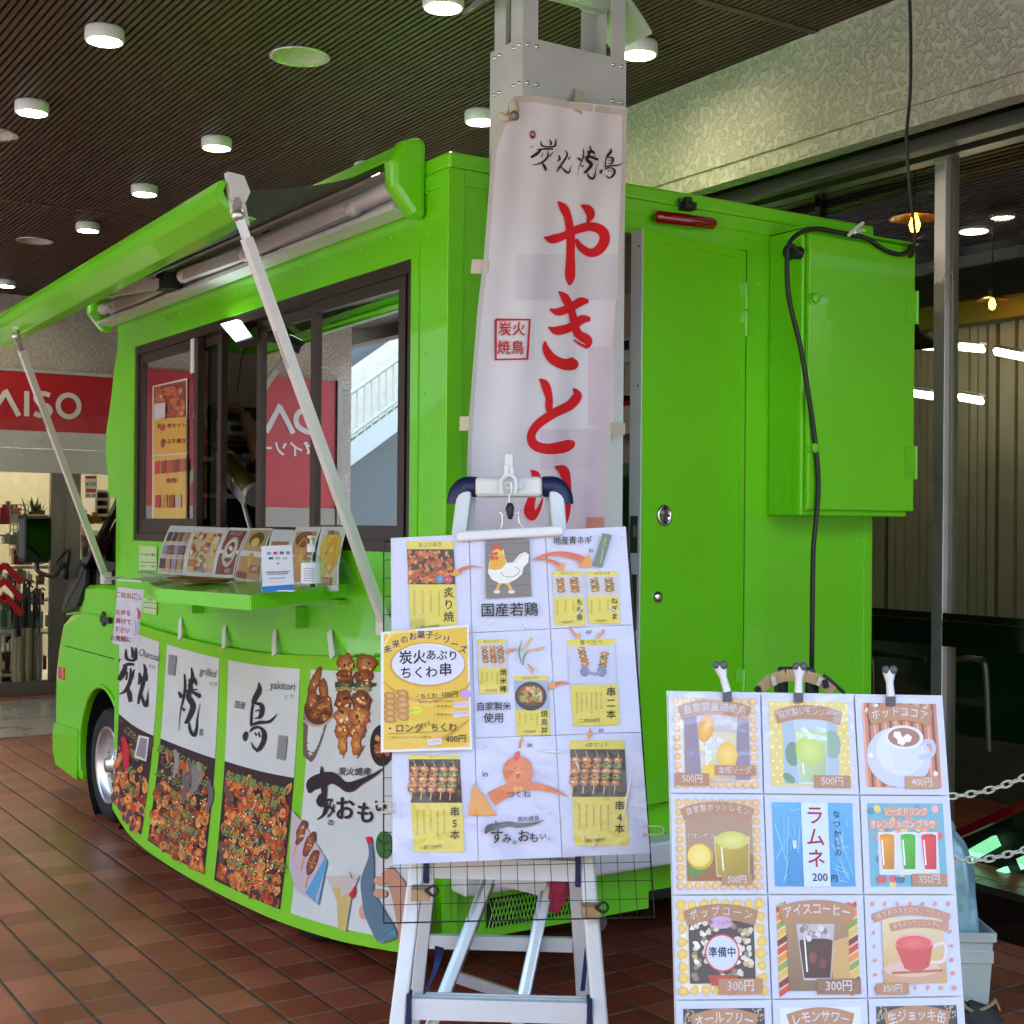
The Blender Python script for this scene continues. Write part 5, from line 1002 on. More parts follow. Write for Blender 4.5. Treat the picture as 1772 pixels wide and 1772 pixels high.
# second ladder folded behind
t = thing('folding_ladder', 'folded silver ladder with magenta hinge behind the stepladder', 'ladder', tuple(to_floor(aD(849, 1511, 3.72), aD(769, 1711, 3.58))))
for (x0, y0, d0), (x1, y1, d1), w_ in (((855, 1500, 3.75), (769, 1722, 3.6), .034), ((948, 1525, 3.75), (899, 1760, 3.6), .034)):
    a, e = aD(x0, y0, d0), aD(x1, y1, d1); e = to_floor(a, e, .0)
    b = MB().use('alu'); b.bar(a, e, w_, .06, rh); b.build('rail', t, bevel=.004)
    b = MB().use('alu_white'); b.bar(a - fh * .032, e - fh * .032, w_ * .45, .006, rh); b.build('rail_flange', t)
for a, e, w_ in ((aD(850, 1512, 3.72), aD(944, 1536, 3.72), .045), (aD(788, 1690, 3.62), aD(905, 1728, 3.66), .028)): b = MB().use('alu'); b.bar(a, e, w_, .02, (0, 0, 1)); b.build('crossbar', t)
b = MB().use('magenta'); P = [aD(x, y, 3.70) for x, y in ((952, 1516), (990, 1512), (986, 1548), (966, 1582), (942, 1576), (950, 1545))]; b.prism(P, fh * .012); b.cyl(aD(968, 1532, 3.69), aD(968, 1532, 3.72), .018, 14); b.build('hinge_plate', t, bevel=.003)
# wire net
PN = aD(880, 1300, 3.30); nN = (fh - Vector((0, 0, .05))).normalized()
bp = lambda x, y: aP(x, y, PN + fh * .02, nN)
b = MB().use('black')
for k in range(17):
    b.tube([bp(664 + 26.4 * k, 938 - 1.3 * k), bp(664 + 29.3 * k, 1597 - .7 * k)], .0009 if 0 < k < 16 else .002, 5)
for k in range(22): y = 938 + 31.4 * k; b.tube([bp(664, y), bp(1087 + 2.2 * k, y - 21 + .5 * k)], .0009 if 0 < k < 21 else .002, 5)
G = tag(b.build('wire_net'), 'black wire net hung on the stepladder behind the menu board', 'wire net')
for x, y, lab in ((728, 1545, 'left'), (1022, 1574, 'right')):
    b = MB().use('nylon'); a = aD(x, y, 3.335); b.obox(a, rh * .022, fh * .026, (0, 0, .013)); b2 = tag(b.build('nylon_strap'), 'tan nylon strap round the ' + lab + ' ladder rail at the bottom of the wire net', 'strap')
    b = MB().use('black'); a = aD(x + 8, y - 4, 3.30); b.tube(cat_rom([a, a + rh * .02 + Vector((0, 0, .012)), a + rh * .03, a + rh * .02 - Vector((0, 0, .012)), a], 4), .0035, 6); b.build('buckle', b2)
# ---- the big menu board
mp = lambda u, v, h: aP(u, v, PN, nN) - nN * h
MT = thing('menu_board', 'large laminated yakitori menu of nine sheets hanging on the stepladder', 'menu board', tuple(aP(880, 1490, PN, nN)))
colx = [lambda y: 677 + (y - 930) * .004, lambda y: 812 + (y - 930) * .028, lambda y: 944 + (y - 930) * .052, lambda y: 1083 + (y - 910) * .075]
rowy = [lambda x: 931 - (x - 676) * .05, lambda x: 1102 - (x - 676) * .05, lambda x: 1282 - (x - 676) * .035, lambda x: 1497 - (x - 676) * .045]
rg = random.Random(12)
for r_ in range(3):
    for c_ in range(3):
        S = Sheet(mp, 'laminate'); S.h = rg.uniform(0, .001); xs_ = colx[c_], colx[c_ + 1]; vs = []; n = 8
        for j in range(n + 1):
            for i in range(n + 1):
                x = 0; y = 1000
                for _ in range(3): 
                    x = xs_[0](y) + .7 + (xs_[1](y) - .7 - xs_[0](y) - .7) * i / n; y = rowy[r_](x) + .7 + (rowy[r_ + 1](x) - rowy[r_](x) - 1.4) * j / n
                vs.append(S.map(x, y, .0015 + .002 * math.sin(i * .9 + r_) * math.sin(j * .8 + c_)))
        S.b.add(vs, [(j * (n + 1) + i, j * (n + 1) + i + 1, (j + 1) * (n + 1) + i + 1, (j + 1) * (n + 1) + i) for j in range(n) for i in range(n)], True, cols=[lin('#ccd0e6')] * len(vs)); S.build('menu_sheet', MT)
b = MB().use('plastic_white'); P = [aP(x, y, PN, nN) + nN * .003 for x, y in ((676, 931), (1083, 911), (1124, 1474), (679, 1497))]; b.prism(P, nN * .004); b.build('backing', MT)
S = Sheet(mp, 'laminate', .00008); S.h = .0045
b4 = lambda x, y: (650 + .2709 * x, 880 + .2709 * y); b5 = lambda x, y: (650 + .2709 * x, 1180 + .2709 * y)
YL = '#dccb52'; TX = '#2a2820'; SM = '#8a7c3a'; BK = '#1c1a24'
def yq(f, x0, y0, x1, y1, tilt=0): 
    return [f(x0, y0), f(x1, y0 - tilt), f(x1 + (y1 - y0) * .05, y1 - tilt), f(x0 + (y1 - y0) * .05, y1)]
def smallcols(x0, x1, y0, y1, n):
    for k in range(n):
        x = x0 + (x1 - x0) * k / max(1, n - 1); m = max(3, int((y1 - y0) / 4.2)); m -= (k * 7) % 3
        S.reset(.008); S.vtext('焼鳥炭火香味鶏肉使用自慢本格塩'[k % 4:][:m], x, y0 + 2, 3.4, SM, 1.22)
def card(f, x0, y0, x1, y1, head, hh, ph, big, bsz, price, food, green=False, tilt=0, ncol=4):
    S.reset(.0045); P = yq(f, x0, y0, x1, y1, tilt); S.poly(P, YL)
    q = lambda u, v: f(x0 + (x1 - x0) * u + (y1 - y0) * .05 * v, y0 + (y1 - y0) * v - tilt * u)
    S.text(head, *q(.5, hh / 2), .2709 * (y1 - y0) * hh * .62, TX, -.04, 0, .95)
    a, b_, c_, d = q(0, hh), q(1, hh), q(1, ph), q(0, ph); S.poly([a, b_, c_, d], '#2c2420' if food != 'pale' else '#c8c4c4')
    w_ = b_[0] - a[0]; h_ = d[1] - a[1]
    if food == 'heap': S.meat(a[0] + 1, a[1] + 1, b_[0] - 1, d[1] - 1, 110, 5, ('#a8481c', '#c8682c', '#7c3010', '#d88840'), '#f0b070')
    if food == 'grill':
        for k in range(5):
            x = a[0] + w_ * (.12 + .19 * k); S.line(x - 2, a[1] + 2, x + 1, a[1] + h_ * .2, 1, '#c8b080')
            S.skewer(x, a[1] + h_ * .16, h_ * .6, w_ * .17, -.12, 5, ('#9c5428', '#b87040', '#7c3c18'), green and k > 2)
    if food == 'pale':
        for k in range(2 if ph < .5 else 3): S.skewer(a[0] + w_ * (.24 + (.46 if ph < .5 else .27) * k), a[1] + h_ * .1, h_ * .68, w_ * (.26 if ph < .5 else .2), .12, 5, ('#8a4a28', '#a8683c', '#6c3018'), green)
    if food == 'bowl':
        S.poly([a, b_, c_, d], '#9ca8c4'); S.ell((a[0] + b_[0]) / 2, (a[1] + d[1]) / 2 + 2, w_ * .47, h_ * .5, '#2a2426'); S.ell((a[0] + b_[0]) / 2, (a[1] + d[1]) / 2, w_ * .4, h_ * .38, '#5c4434'); S.meat(a[0] + w_ * .16, a[1] + h_ * .2, b_[0] - w_ * .16, d[1] - h_ * .22, 34, 4.5, ('#c87838', '#9c4c1c', '#e0a868', '#e8d8b0', '#7ca040'))
    S.vtext(big, *q(.85, ph + (1 - ph) * .5 / len(big) + .01), bsz, BK, 1.1, .012); 
    x_0, y_0 = q(.12, ph + .07); x_1, y_1 = q(.62, .86); smallcols(x_0, x_1, y_0, y_1, ncol); S.text(price, *q(.36, .945), bsz * .42, TX, -.04)
card(b4, 198, 208, 496, 790, 'あぶり焼き', .09, .475, '炙り焼', 19, '一皿1,000円', 'heap')
for x, y, c_, tt in ((412, 452, '#4c8cb4', '塩'), (466, 455, '#c83c5c', 'タレ')): S.ell(*b4(x, y), 7, 7, c_); S.text(tt, *b4(x, y), 6, '#f0e8e8', 0, .01)
# rooster cut-out picture
S.poly([b4(700, 208), b4(980, 196), b4(996, 560), b4(706, 574)], '#77706c')
for y in (232, 300, 372, 428, 500): S.stroke([b4(703, y) + (1.2,), b4(985, y - 14) + (1.2,)], '#58524e', 0)
S.stroke([b4(x, y) + (w_,) for x, y, w_ in ((775, 520, 5), (800, 470, 6), (845, 480, 6), (868, 524, 5))], '#d8a840', 2)
rb = lambda P, c_: S.poly([b4(*p) for p in P], c_)
rb([(745, 300), (725, 350), (718, 410), (740, 450), (790, 478), (850, 476), (900, 450), (935, 420), (945, 375), (975, 345), (978, 292), (955, 278), (920, 292), (880, 340), (840, 350), (830, 320), (815, 262), (770, 262)], '#e8e8e0')
rb([(772, 280), (735, 330), (722, 385), (760, 395), (806, 384), (834, 352), (828, 310), (812, 280)], '#e0a828'); rb([(752, 262), (745, 285), (765, 300), (800, 300), (815, 285), (810, 262), (780, 255)], '#e8b838')
for x, y, rx, ry in ((752, 256, 16, 14), (778, 246, 18, 14), (800, 258, 13, 12), (748, 316, 12, 16), (772, 318, 10, 14), (762, 290, 16, 10)): S.ell(*b4(x, y), rx * .27, ry * .27, '#d0281c')
S.ell(*b4(775, 285), 1.6, 1.6, '#201810'); rb([(735, 292), (722, 300), (738, 305)], '#d89c28')
S.stroke([b4(x, y) + (.8,) for x, y in ((800, 405), (820, 430), (860, 438), (900, 425), (918, 395), (890, 372))], '#4c5048'); S.stroke([b4(x, y) + (.8,) for x, y in ((850, 345), (890, 340), (930, 300), (970, 290))], '#a0a8a0')
for x in (775, 868): S.ell(*b4(x, 532), 6, 3.2, '#e0d8c0')
def arrow(P, head, c0='#d8643c', c1='#e0983c'): S.stroke(P, c0); S.poly(head, c1)
arrow([b4(680, 380) + (1,), b4(620, 370) + (3,), b4(560, 382) + (5,), b4(520, 410) + (7,)], [b4(488, 432), b4(505, 380), b4(548, 420)])
arrow([b4(1000, 325) + (1,), b4(1100, 292) + (5,), b4(1200, 290) + (8,), b4(1290, 312) + (10,), b4(1335, 340) + (11,)], [b4(1385, 372), b4(1290, 372), b4(1362, 290)])
arrow([b4(1010, 328) + (1,), b4(1080, 325) + (4,), b4(1150, 348) + (6,), b4(1180, 368) + (6,)], [b4(1206, 400), b4(1150, 380), b4(1205, 345)])
S.text('地産青ネギ', *b4(1258, 208), 15, BK, -.02, .02, .9); S.text('in', *b4(1375, 268), 12, BK, 0, .01); S.poly([b4(1448, 158), b4(1508, 170), b4(1445, 378), b4(1386, 368)], '#6c7470'); S.stroke([b4(1468, 190) + (3,), b4(1450, 260) + (1.6,), b4(1436, 350) + (1.6,)], '#8cd06c', 0)
for k in range(3): S.stroke([b4(1452, 262) + (1,), b4(1452 + 14 * (k - 1), 190) + (1,)], '#58a848', 0)
S.text('国産若鶏', *b4(855, 652), 25, BK, -.02, .025, 1.0)
card(b4, 1128, 400, 1322, 745, '肉やわらか', .085, .48, 'もも身', 12, '一本250円', 'pale', ncol=3); card(b4, 1344, 400, 1545, 735, '焼き鳥の定番', .085, .48, 'ねぎま', 12, '一本250円', 'pale', True, ncol=3)
for P, H_ in ((((1240, 755), (1262, 790), (1290, 812)), ((1310, 830), (1272, 822), (1305, 790))), (((1455, 770), (1450, 790), (1435, 808)), ((1410, 828), (1418, 790), (1446, 815)))): arrow([b4(*p) + (3.5,) for p in P], [b4(*p) for p in H_], '#d8785c', '#e09848')
S.text('or', *b4(1362, 785), 12, BK, 0, .012)
card(b4, 648, 835, 832, 1181, '焼きおにぎり', .08, .53, '焼米棒', 13, '一本250円', 'pale', ncol=4)
S.stroke([b4(*p) for p in ()] or [b4(940, 1000) + (1,), b4(915, 920) + (3,), b4(935, 840) + (1,)], '#4c8c50'); S.stroke([b4(942, 1000) + (1,), b4(950, 940) + (3,), b4(985, 900) + (1,)], '#4c8c50')
for a, e in (((940, 900), (995, 830)), ((975, 905), (1070, 890))):
    for k in range(6): x = a[0] + (e[0] - a[0]) * k / 5; y = a[1] + (e[1] - a[1]) * k / 5; S.ell(*b4(x, y), 3, 1.8, '#d8b048', rot=-.6)
arrow([b4(905, 898) + (2,), b4(860, 902) + (5,)], [b4(830, 915), b4(850, 885), b4(862, 925)], '#d8785c'); arrow([b4(970, 990) + (2,), b4(995, 1020) + (4,)], [b4(1005, 1060), b4(985, 1022), b4(1015, 1018)], '#d8785c')
card(b4, 882, 1068, 1098, 1445, '炭火焼き鳥丼', .08, .57, '焼鳥丼', 13, '一杯550円', 'bowl', ncol=4)
S.text('自家製米', *b5(755, 158), 16, BK, -.01, .02, .95); S.text('使用', *b5(755, 232), 18, BK, -.01, .02)
# tasting set
S.reset(.0046)
S.poly(yq(b4, 1226, 838, 1525, 1120, 8), '#c4c8dc'); S.poly(yq(b4, 1226, 838, 1525, 882, 8), YL); S.text('食べ比べ', *b4(1375, 856), 10, TX, -.03, .005); S.poly([b4(1245, 1128), b4(1545, 1122), b4(1560, 1380), b4(1262, 1390)], YL)
for x, g in ((1310, False), (1465, True)): S.skewer(*b4(x, 885 if not g else 915), 34, 13, .25 if not g else -.2, 5, ('#a8643c', '#8a4a28'), g); S.ell(*b4(x + (25 if not g else -20), 1040), 8, 9, '#7c80a8')
S.stroke([b4(1340, 1035) + (4,), b4(1400, 1055) + (5,), b4(1440, 1035) + (4,)], '#8c90b8'); S.vtext('串二本', *b5(1503, 65), 17, BK, 1.15, .012); smallcols(b5(1285, 0)[0], b5(1440, 0)[0], b5(0, 65)[1], b5(0, 205)[1], 6); S.text('二本550円', *b5(1365, 246), 8, TX, -.02)
arrow([b4(1240, 1118) + (1,), b4(1190, 1110) + (4,), b4(1150, 1118) + (6,)], [b4(1096, 1152), b4(1125, 1095), b4(1160, 1140)], '#d8643c')
arrow([b5(920, 420) + (4,), b5(925, 380) + (3,)], [b5(938, 340), b5(915, 385), b5(945, 380)], '#d8643c'); S.text('in', *b5(985, 400), 13, BK, 0, .01); S.text('in', *b5(700, 585), 15, BK, 0, .015); S.text('in', *b5(1440, 305), 12, BK, 0, .01); arrow([b5(1370, 290) + (2,), b5(1372, 330) + (4,)], [b5(1368, 370), b5(1350, 328), b5(1388, 322)], '#d8785c')
# round orange chick and big arrow
S.stroke([b5(1230, 730) + (1,), b5(1120, 685) + (8,), b5(990, 660) + (14,), b5(860, 680) + (20,), b5(740, 745) + (27,)], '#dc7440'); S.poly([b5(592, 848), b5(625, 645), b5(690, 720), b5(740, 800), b5(780, 850)], '#e0943c')
S.blob(*b5(908, 568), 26, 26, '#d87040', '#e08850', .03, 22); S.ell(*b5(903, 470), 5, 9, '#d03840', rot=.3)
for x in (888, 935): S.ell(*b5(x, 548), 1.4, 1.4, '#5c2c1c')
S.poly([b5(892, 572), b5(922, 570), b5(912, 588)], '#e8b838'); S.ell(*b5(910, 596), 3.2, 4, '#b83028'); S.ell(*b5(862, 562), 4, 3, '#e06858'); S.ell(*b5(958, 558), 4, 3, '#e06858')
for x in (893, 925): S.ell(*b5(x, 680), 4, 5, '#e0a050')
S.text('つくね', *b5(915, 718), 14, '#7c4034', -.02, .005)
card(b5, 1238, 372, 1588, 1045, '4本セット', .085, .535, '串4本', 18, '1皿1,000円', 'grill', True, ncol=5); card(b5, 212, 468, 538, 1085, '5本セット', .04, .49, '串5本', 18, '1皿1,250円', 'grill', True, ncol=5)
S.stroke([b5(x, y) + (w_,) for x, y, w_ in ((700, 965, 3), (725, 930, 12), (775, 918, 11), (850, 905, 9), (920, 912, 8), (1000, 905, 5), (1075, 880, 1))], '#54565c'); S.stroke([b5(765, 880) + (1,), b5(772, 905) + (4,)], '#54565c', 0)
for ch, x, y, sz in (('す', 775, 990, 26), ('み', 838, 1000, 18), ('の', 888, 1024, 9), ('お', 945, 985, 23), ('も', 1010, 995, 19), ('い', 1070, 985, 13)): S.text(ch, *b5(x, y), sz, '#3c2e3c', -.03, .03, .95)
S.text('炭火焼鳥', *b5(975, 872), 10, '#3c3038', -.05, .01, .95, .15); S.text('本', *b5(1108, 1000), 6, '#c03c3c')
S.build('printing', MT)
# folds of the plastic sleeve, coloured half-clear white to imitate glare streaks
S = Sheet(mp, 'laminate'); S.h = .006
rg = random.Random(8)
b = MB().use('fold_glare')
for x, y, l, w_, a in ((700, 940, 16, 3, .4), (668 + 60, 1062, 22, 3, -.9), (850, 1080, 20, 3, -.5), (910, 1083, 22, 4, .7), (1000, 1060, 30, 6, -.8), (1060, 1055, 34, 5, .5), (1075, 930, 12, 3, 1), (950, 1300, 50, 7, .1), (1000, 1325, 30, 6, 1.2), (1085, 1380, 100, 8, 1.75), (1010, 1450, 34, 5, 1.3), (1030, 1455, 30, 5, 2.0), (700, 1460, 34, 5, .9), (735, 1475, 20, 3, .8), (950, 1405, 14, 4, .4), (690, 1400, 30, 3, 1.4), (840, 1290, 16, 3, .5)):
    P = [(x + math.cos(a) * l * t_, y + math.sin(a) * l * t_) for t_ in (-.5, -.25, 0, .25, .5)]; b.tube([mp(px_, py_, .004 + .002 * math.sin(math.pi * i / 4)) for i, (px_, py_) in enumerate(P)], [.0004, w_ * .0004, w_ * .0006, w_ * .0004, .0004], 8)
b.build('sleeve_glare_folds', MT)
# yellow flyer
fp = lambda u, v, h: aP(u, v, PN - fh * .02, nN) - nN * h
S = Sheet(fp, 'laminate', .00005); S.h = 0
FQ = [(659, 1094), (811, 1080), (817, 1297), (659, 1302)]
S.poly(FQ, '#dfe0e4'); S.poly([(664, 1098), (808, 1085), (813, 1292), (664, 1298)], '#e0b82c')
FL = S; k4 = lambda x, y: (650 + .2709 * x, 880 + .2709 * y)
S.stroke([(664, 1180, 3), (690, 1200, 5), (740, 1215, 4), (800, 1195, 5), (813, 1180, 2)], '#c89420'); S.stroke([(740, 1290, 2), (780, 1270, 6), (812, 1245, 3)], '#c08c20'); S.stroke([(664, 1120, 4), (680, 1095, 5), (720, 1092, 3)], '#ecd078')
S.ell(740, 1150, 66, 39, '#c8962a'); S.ell(741, 1149, 63, 36, '#d4d6e6')
for i, ch in enumerate('未来のお菓子シリーズ'): t_ = i / 9; S.text(ch, 671 + 130 * t_, 1117 - 30 * math.sin(math.pi * (t_ * .9 + .05)) + 12 * (1 - 0), 14.5, '#2c2a80', -.25 + .5 * t_, .03)
S.text('炭火', 714, 1139, 25, BK, -.05, .035, .95); S.text('あぶり', 765, 1135, 19, BK, .03, .035); S.text('ちくわ', 725, 1165, 22, BK, -.03, .035); S.text('串', 771, 1160, 24, BK, -.03, .035)
for x, y in ((675, 1222), (697, 1218)):
    for k in range(5): S.blob(x, y - 18 + 10 * k, 11, 7, '#a86c28', '#d8a860', .1, 12, .2)
S.ell(720, 1229, 11, 8, '#d8d820'); S.text('炙りたて', 720, 1229, 4.4, '#6c6418')
S.text('・ちくわ', 737, 1205, 10, BK, -.05, .01); S.text('100円', 778, 1202, 12, BK, -.03, .012); S.line(722, 1210, 792, 1206, .7, '#6c5418'); S.text('炭火でじっくり焼き上げた串です', 755, 1214, 4, '#5c4a18', -.03)
S.text('・チクチー', 765, 1223, 6.5, BK, -.03, .01); S.text('・チクベー', 765, 1237, 6.5, BK, -.03, .01)
for y in (1219, 1235): S.poly([(785, y - 3), (810, y - 5), (810, y + 4), (785, y + 6)], '#d8d0e8'); S.text('本日完売', 797, y, 5.4, '#8c5c94', -.04)
S.ell(806, 1201, 9, 8, '#c098d0'); S.text('・ロング', 700, 1261, 16.5, BK, -.03, .02); S.text('ミックス', 733, 1257, 8.5, BK, -.5, .01, .8); S.text('ちくわ', 768, 1259, 15.5, BK, -.03, .02); S.line(671, 1270, 790, 1264, .8, '#5c4a18'); S.text('チクチーとチクベーが入った長い串', 712, 1276, 4.4, '#5c4a18', -.02)
S.text('400円', 789, 1279, 14.5, BK, -.03, .015); S.poly([(740, 1280), (764, 1277), (765, 1287), (741, 1290)], '#dcd4dc'); S.text('本日完売', 752, 1283, 5, '#a07098', -.05)
S.build('yellow_flyer'); tag(bpy.data.objects['yellow_flyer'], 'small yellow laminated flyer overlapping the left side of the big menu', 'flyer')
b = MB().use('clear'); b.box(aP(722, 1078, PN - fh * .03, nN) - Vector((.018, .004, .01)), aP(722, 1078, PN - fh * .03, nN) + Vector((.018, .004, .01))); b.build('tape', bpy.data.objects['yellow_flyer'])
# hanger, hook, clips
H_ = thing('clip_hanger', 'white clip hanger with black spring clip holding the top of the menu', 'clip hanger', tuple(mp(870, 930, .02)))
b = MB().use('plastic_white'); b.bar(mp(790, 929, .012), mp(975, 918, .012), .024, .02, (0, 0, 1)); b.build('clamp_bar', H_, bevel=.006)
b = MB().use('chrome'); b.tube(cat_rom([mp(857, 924, .016), mp(868, 912, .018), mp(869, 893, .018), mp(864, 887, .018), mp(872, 890, .018)], 4), .002, 6); b.tube(cat_rom([mp(912, 918, .016), mp(900, 908, .018), mp(897, 889, .018), mp(902, 884, .018), mp(892, 888, .018)], 4), .002, 6); b.tube([mp(869, 893, .018), mp(897, 889, .018)], .002, 6); b.tube(cat_rom([mp(883, 880, .02), mp(881, 862, .02), mp(886, 848, .02), mp(884, 838, .02)], 4), .002, 6); b.build('wire_bail', H_)
b = MB().use('black'); b.tube([mp(883, 872, .02), mp(882, 880, .022), mp(883, 892, .022), mp(883, 899, .02)], [.006, .011, .008, .005], 8); b.build('swivel', H_)
H2 = thing('white_hook', 'white plastic clothes peg hooked over the ladder top', 'hook', tuple(aD(881, 840, 3.54)))
w2 = lambda x, y, d=3.54: aD(x, y, d)
b = MB().use('plastic_white'); b.tube(cat_rom([w2(868, 855), w2(867, 835), w2(872, 826), w2(881, 822), w2(889, 826), w2(893, 835), w2(892, 855)], 4), .006, 8); b.bar(w2(876, 822), w2(878, 792), .01, .012); b.bar(w2(886, 822), w2(884, 792), .01, .012); b.bar(w2(874, 796), w2(888, 796), .03, .014, (0, 0, 1)); b.build('peg_body', H2, bevel=.002)
S = Sheet(lambda u, v, h: aD(u, v, 3.545 - h)); S.h = .0; S.poly([(873, 834), (905, 833), (905, 846), (873, 847)], '#d0d2d4'); S.text('禁止', 882, 840, 6, '#4c4c54'); S.build('label_sticker', H2)
def pclip(x, y, s_, lab):
    o = thing('clear_clip', lab, 'clip', tuple(mp(x, y, .01)), None)
    b = MB().use('cream'); b.tube(cat_rom([mp(x, y - 7, .008), mp(x + 30 * s_, y - 7, .01), mp(x + 36 * s_, y, .01), mp(x + 30 * s_, y + 7, .01), mp(x, y + 7, .008)], 4), .0022, 6); b.tube([mp(x + 8 * s_, y - 7, .012), mp(x + 8 * s_, y + 7, .012)], .002, 6); b.build('wire_loop', o)
pclip(683, 1397, -1, 'clear clip on the left edge of the big menu'); pclip(1112, 1436, 1, 'clear wire clip on the right edge of the big menu')

# ---------------------------------------------------------------- drink menu board on the right
PD = aD(1385, 1200, 3.02); nD = (fh - Vector((0, 0, .22))).normalized()
dp = lambda u, v, h: aP(u, v, PD, nD) - nD * h
DB = thing('drink_board', 'laminated drink menu board with three columns of picture cards', 'menu board', tuple(dp(1400, 2060, 0)))
gx = [[1155, 1316, 1477, 1630], [1159, 1321, 1487, 1642], [1163, 1328, 1494, 1653], [1168, 1335, 1501, 1666], [1172, 1342, 1508, 1679]]
gy = [[1196, 1199, 1202, 1205], [1373, 1374, 1376, 1377], [1549, 1548, 1548, 1548], [1731, 1729, 1727, 1724], [1916, 1912, 1908, 1904]]
b = MB().use('white_paint'); b.prism([dp(1154, 1195, -.006), dp(1632, 1203, -.006), dp(1692, 2060, -.006), dp(1176, 2080, -.006)], nD * .006); b.build('backing_board', DB)
b = MB().use('black'); e_ = dp(1260, 1300, -.02); f_ = dp(1560, 1300, -.02)
for q in (e_, f_): b.bar(q, Vector((q.x, q.y, 0)) + fh * .3, .02, .02)
b.build('easel_leg', DB)
b = MB().use('black'); q0, q1 = dp(1176, 2080, -.004), dp(1692, 2060, -.004); b.bar(Vector((q0.x, q0.y, q0.z)), Vector((q0.x, q0.y, 0)) - fh * .02, .02, .02); b.bar(q1, Vector((q1.x, q1.y, 0)) - fh * .02, .02, .02); b.build('front_foot', DB)
def cell(r_, c_):
    P = [(gx[r_][c_], gy[r_][c_]), (gx[r_][c_ + 1], gy[r_][c_ + 1]), (gx[r_ + 1][c_ + 1], gy[r_ + 1][c_ + 1]), (gx[r_ + 1][c_], gy[r_ + 1][c_])]
    def f(u, v, h):
        s_, t_ = u / 100, v / 100; x = (P[0][0] * (1 - s_) + P[1][0] * s_) * (1 - t_) + (P[3][0] * (1 - s_) + P[2][0] * s_) * t_; y = (P[0][1] * (1 - s_) + P[1][1] * s_) * (1 - t_) + (P[3][1] * (1 - s_) + P[2][1] * s_) * t_
        return dp(x, y, h)
    S = Sheet(f, 'laminate', .00009); S.h = .002 + .0008 * ((r_ * 2 + c_) % 3); S.rect(.8, .8, 99.2, 99.2, '#c6c9da', 8); S.h += .0006; return S
WT = '#f2ece8'; BRN = '#b07c58'
def ribbon(S, txt, y, sz, col=BRN, xs=.9, arc=6, x=50, wd=74, tc=WT, bold=.02):
    S.stroke([(x - wd / 2, y + arc, sz * 1.5), (x - wd / 4, y + arc * .25, sz * 1.5), (x, y, sz * 1.5), (x + wd / 4, y + arc * .25, sz * 1.5), (x + wd / 2, y + arc, sz * 1.5)], col)
    n = len(txt)
    for i, ch in enumerate(txt): k = (i - (n - 1) / 2) / (n / 2); S.text(ch, x + k * wd * .46, y + arc * k * k * .8, sz, tc, .28 * k * (arc / 6), bold, xs)
def price(S, txt, x, y, sz=9, col=BRN, bg=True, tc=WT):
    if bg: S.rect(x - sz * 1.9, y - sz * .62, x + sz * 1.9, y + sz * .62, col)
    S.text(txt, x, y, sz, tc, 0, .02, .95)
def glass_(S, x, y, w_, h_, liquid, rim='#d8dce4', top=.12, taper=.82):
    S.poly([(x - w_ / 2, y), (x + w_ / 2, y), (x + w_ / 2 * taper, y + h_), (x - w_ / 2 * taper, y + h_)], rim); k = top
    a = w_ / 2 * (1 - (1 - taper) * k) - 1; e_ = w_ / 2 * taper - 1
    S.b.add([S.map(px_, py_, S.h) for px_, py_ in ((x - a, y + h_ * k), (x + a, y + h_ * k), (x + e_, y + h_ * .96), (x - e_, y + h_ * .96))], [(0, 1, 2, 3)], cols=[shade(liquid, 1.25), shade(liquid, 1.0), shade(liquid, .7), shade(liquid, .9)]); S.up()
    S.ell(x, y + h_ * k, a, 2.2, shade(liquid, 1.3)[:3] and liquid); S.line(x - w_ * .3, y + h_ * .2, x - w_ * .26, y + h_ * .85, 1.5, '#f0f0f0')
def cubes(S, x, y, w_, h_, n, cols=('#c8d0d8', '#e4e8ec', '#a8b0b8')):
    for _ in range(n): S.blob(x + S.rnd.uniform(-w_ / 2, w_ / 2), y + S.rnd.uniform(-h_ / 2, h_ / 2), 3.6, 3, S.rnd.choice(cols), S.rnd.choice(cols), .2, 5, S.rnd.uniform(0, 2), up=False); S.h += .00002
    S.up()
def ring(S, n, f):
    for k in range(n):
        for (x, y) in ((9 + 82 * k / (n - 1), 9), (9 + 82 * k / (n - 1), 91), (9, 9 + 82 * k / (n - 1)), (91, 9 + 82 * k / (n - 1))): f(x, y)
# row 0
S = cell(0, 0); S.rect(8, 8, 92, 92, '#e4d8cc'); ring(S, 10, lambda x, y: S.ell(x, y, 3.6, 3.6, '#e0a868', '#ecc890')); S.rect(17, 22, 86, 86, '#8c7c8c'); glass_(S, 52, 22, 44, 66, '#d8c8a0', '#c0b8b8', .3); cubes(S, 46, 56, 22, 20, 14); S.ell(40, 36, 8, 14, '#e09838', '#f0c060', .3); S.ell(62, 62, 11, 13, '#e8b448', '#f4d070'); S.ell(45, 78, 10, 7, '#e8c040'); ribbon(S, '自家製金柑使用', 15, 9.5); S.rect(48, 72, 92, 82, BRN); S.text('金柑ソーダ', 70, 77, 8, WT, 0, .015, .9); price(S, '500円', 24, 86, 9.5); S.build('picture_card', DB)
S = cell(0, 1); S.rect(8, 8, 92, 92, '#ddc870')
for j in range(12):
    for i in range(11): S.ell(11 + 8 * i + (4 if j % 2 else 0), 11 + 7 * j, 1.2, 1.2, '#f0e8c8'); S.h -= S.step
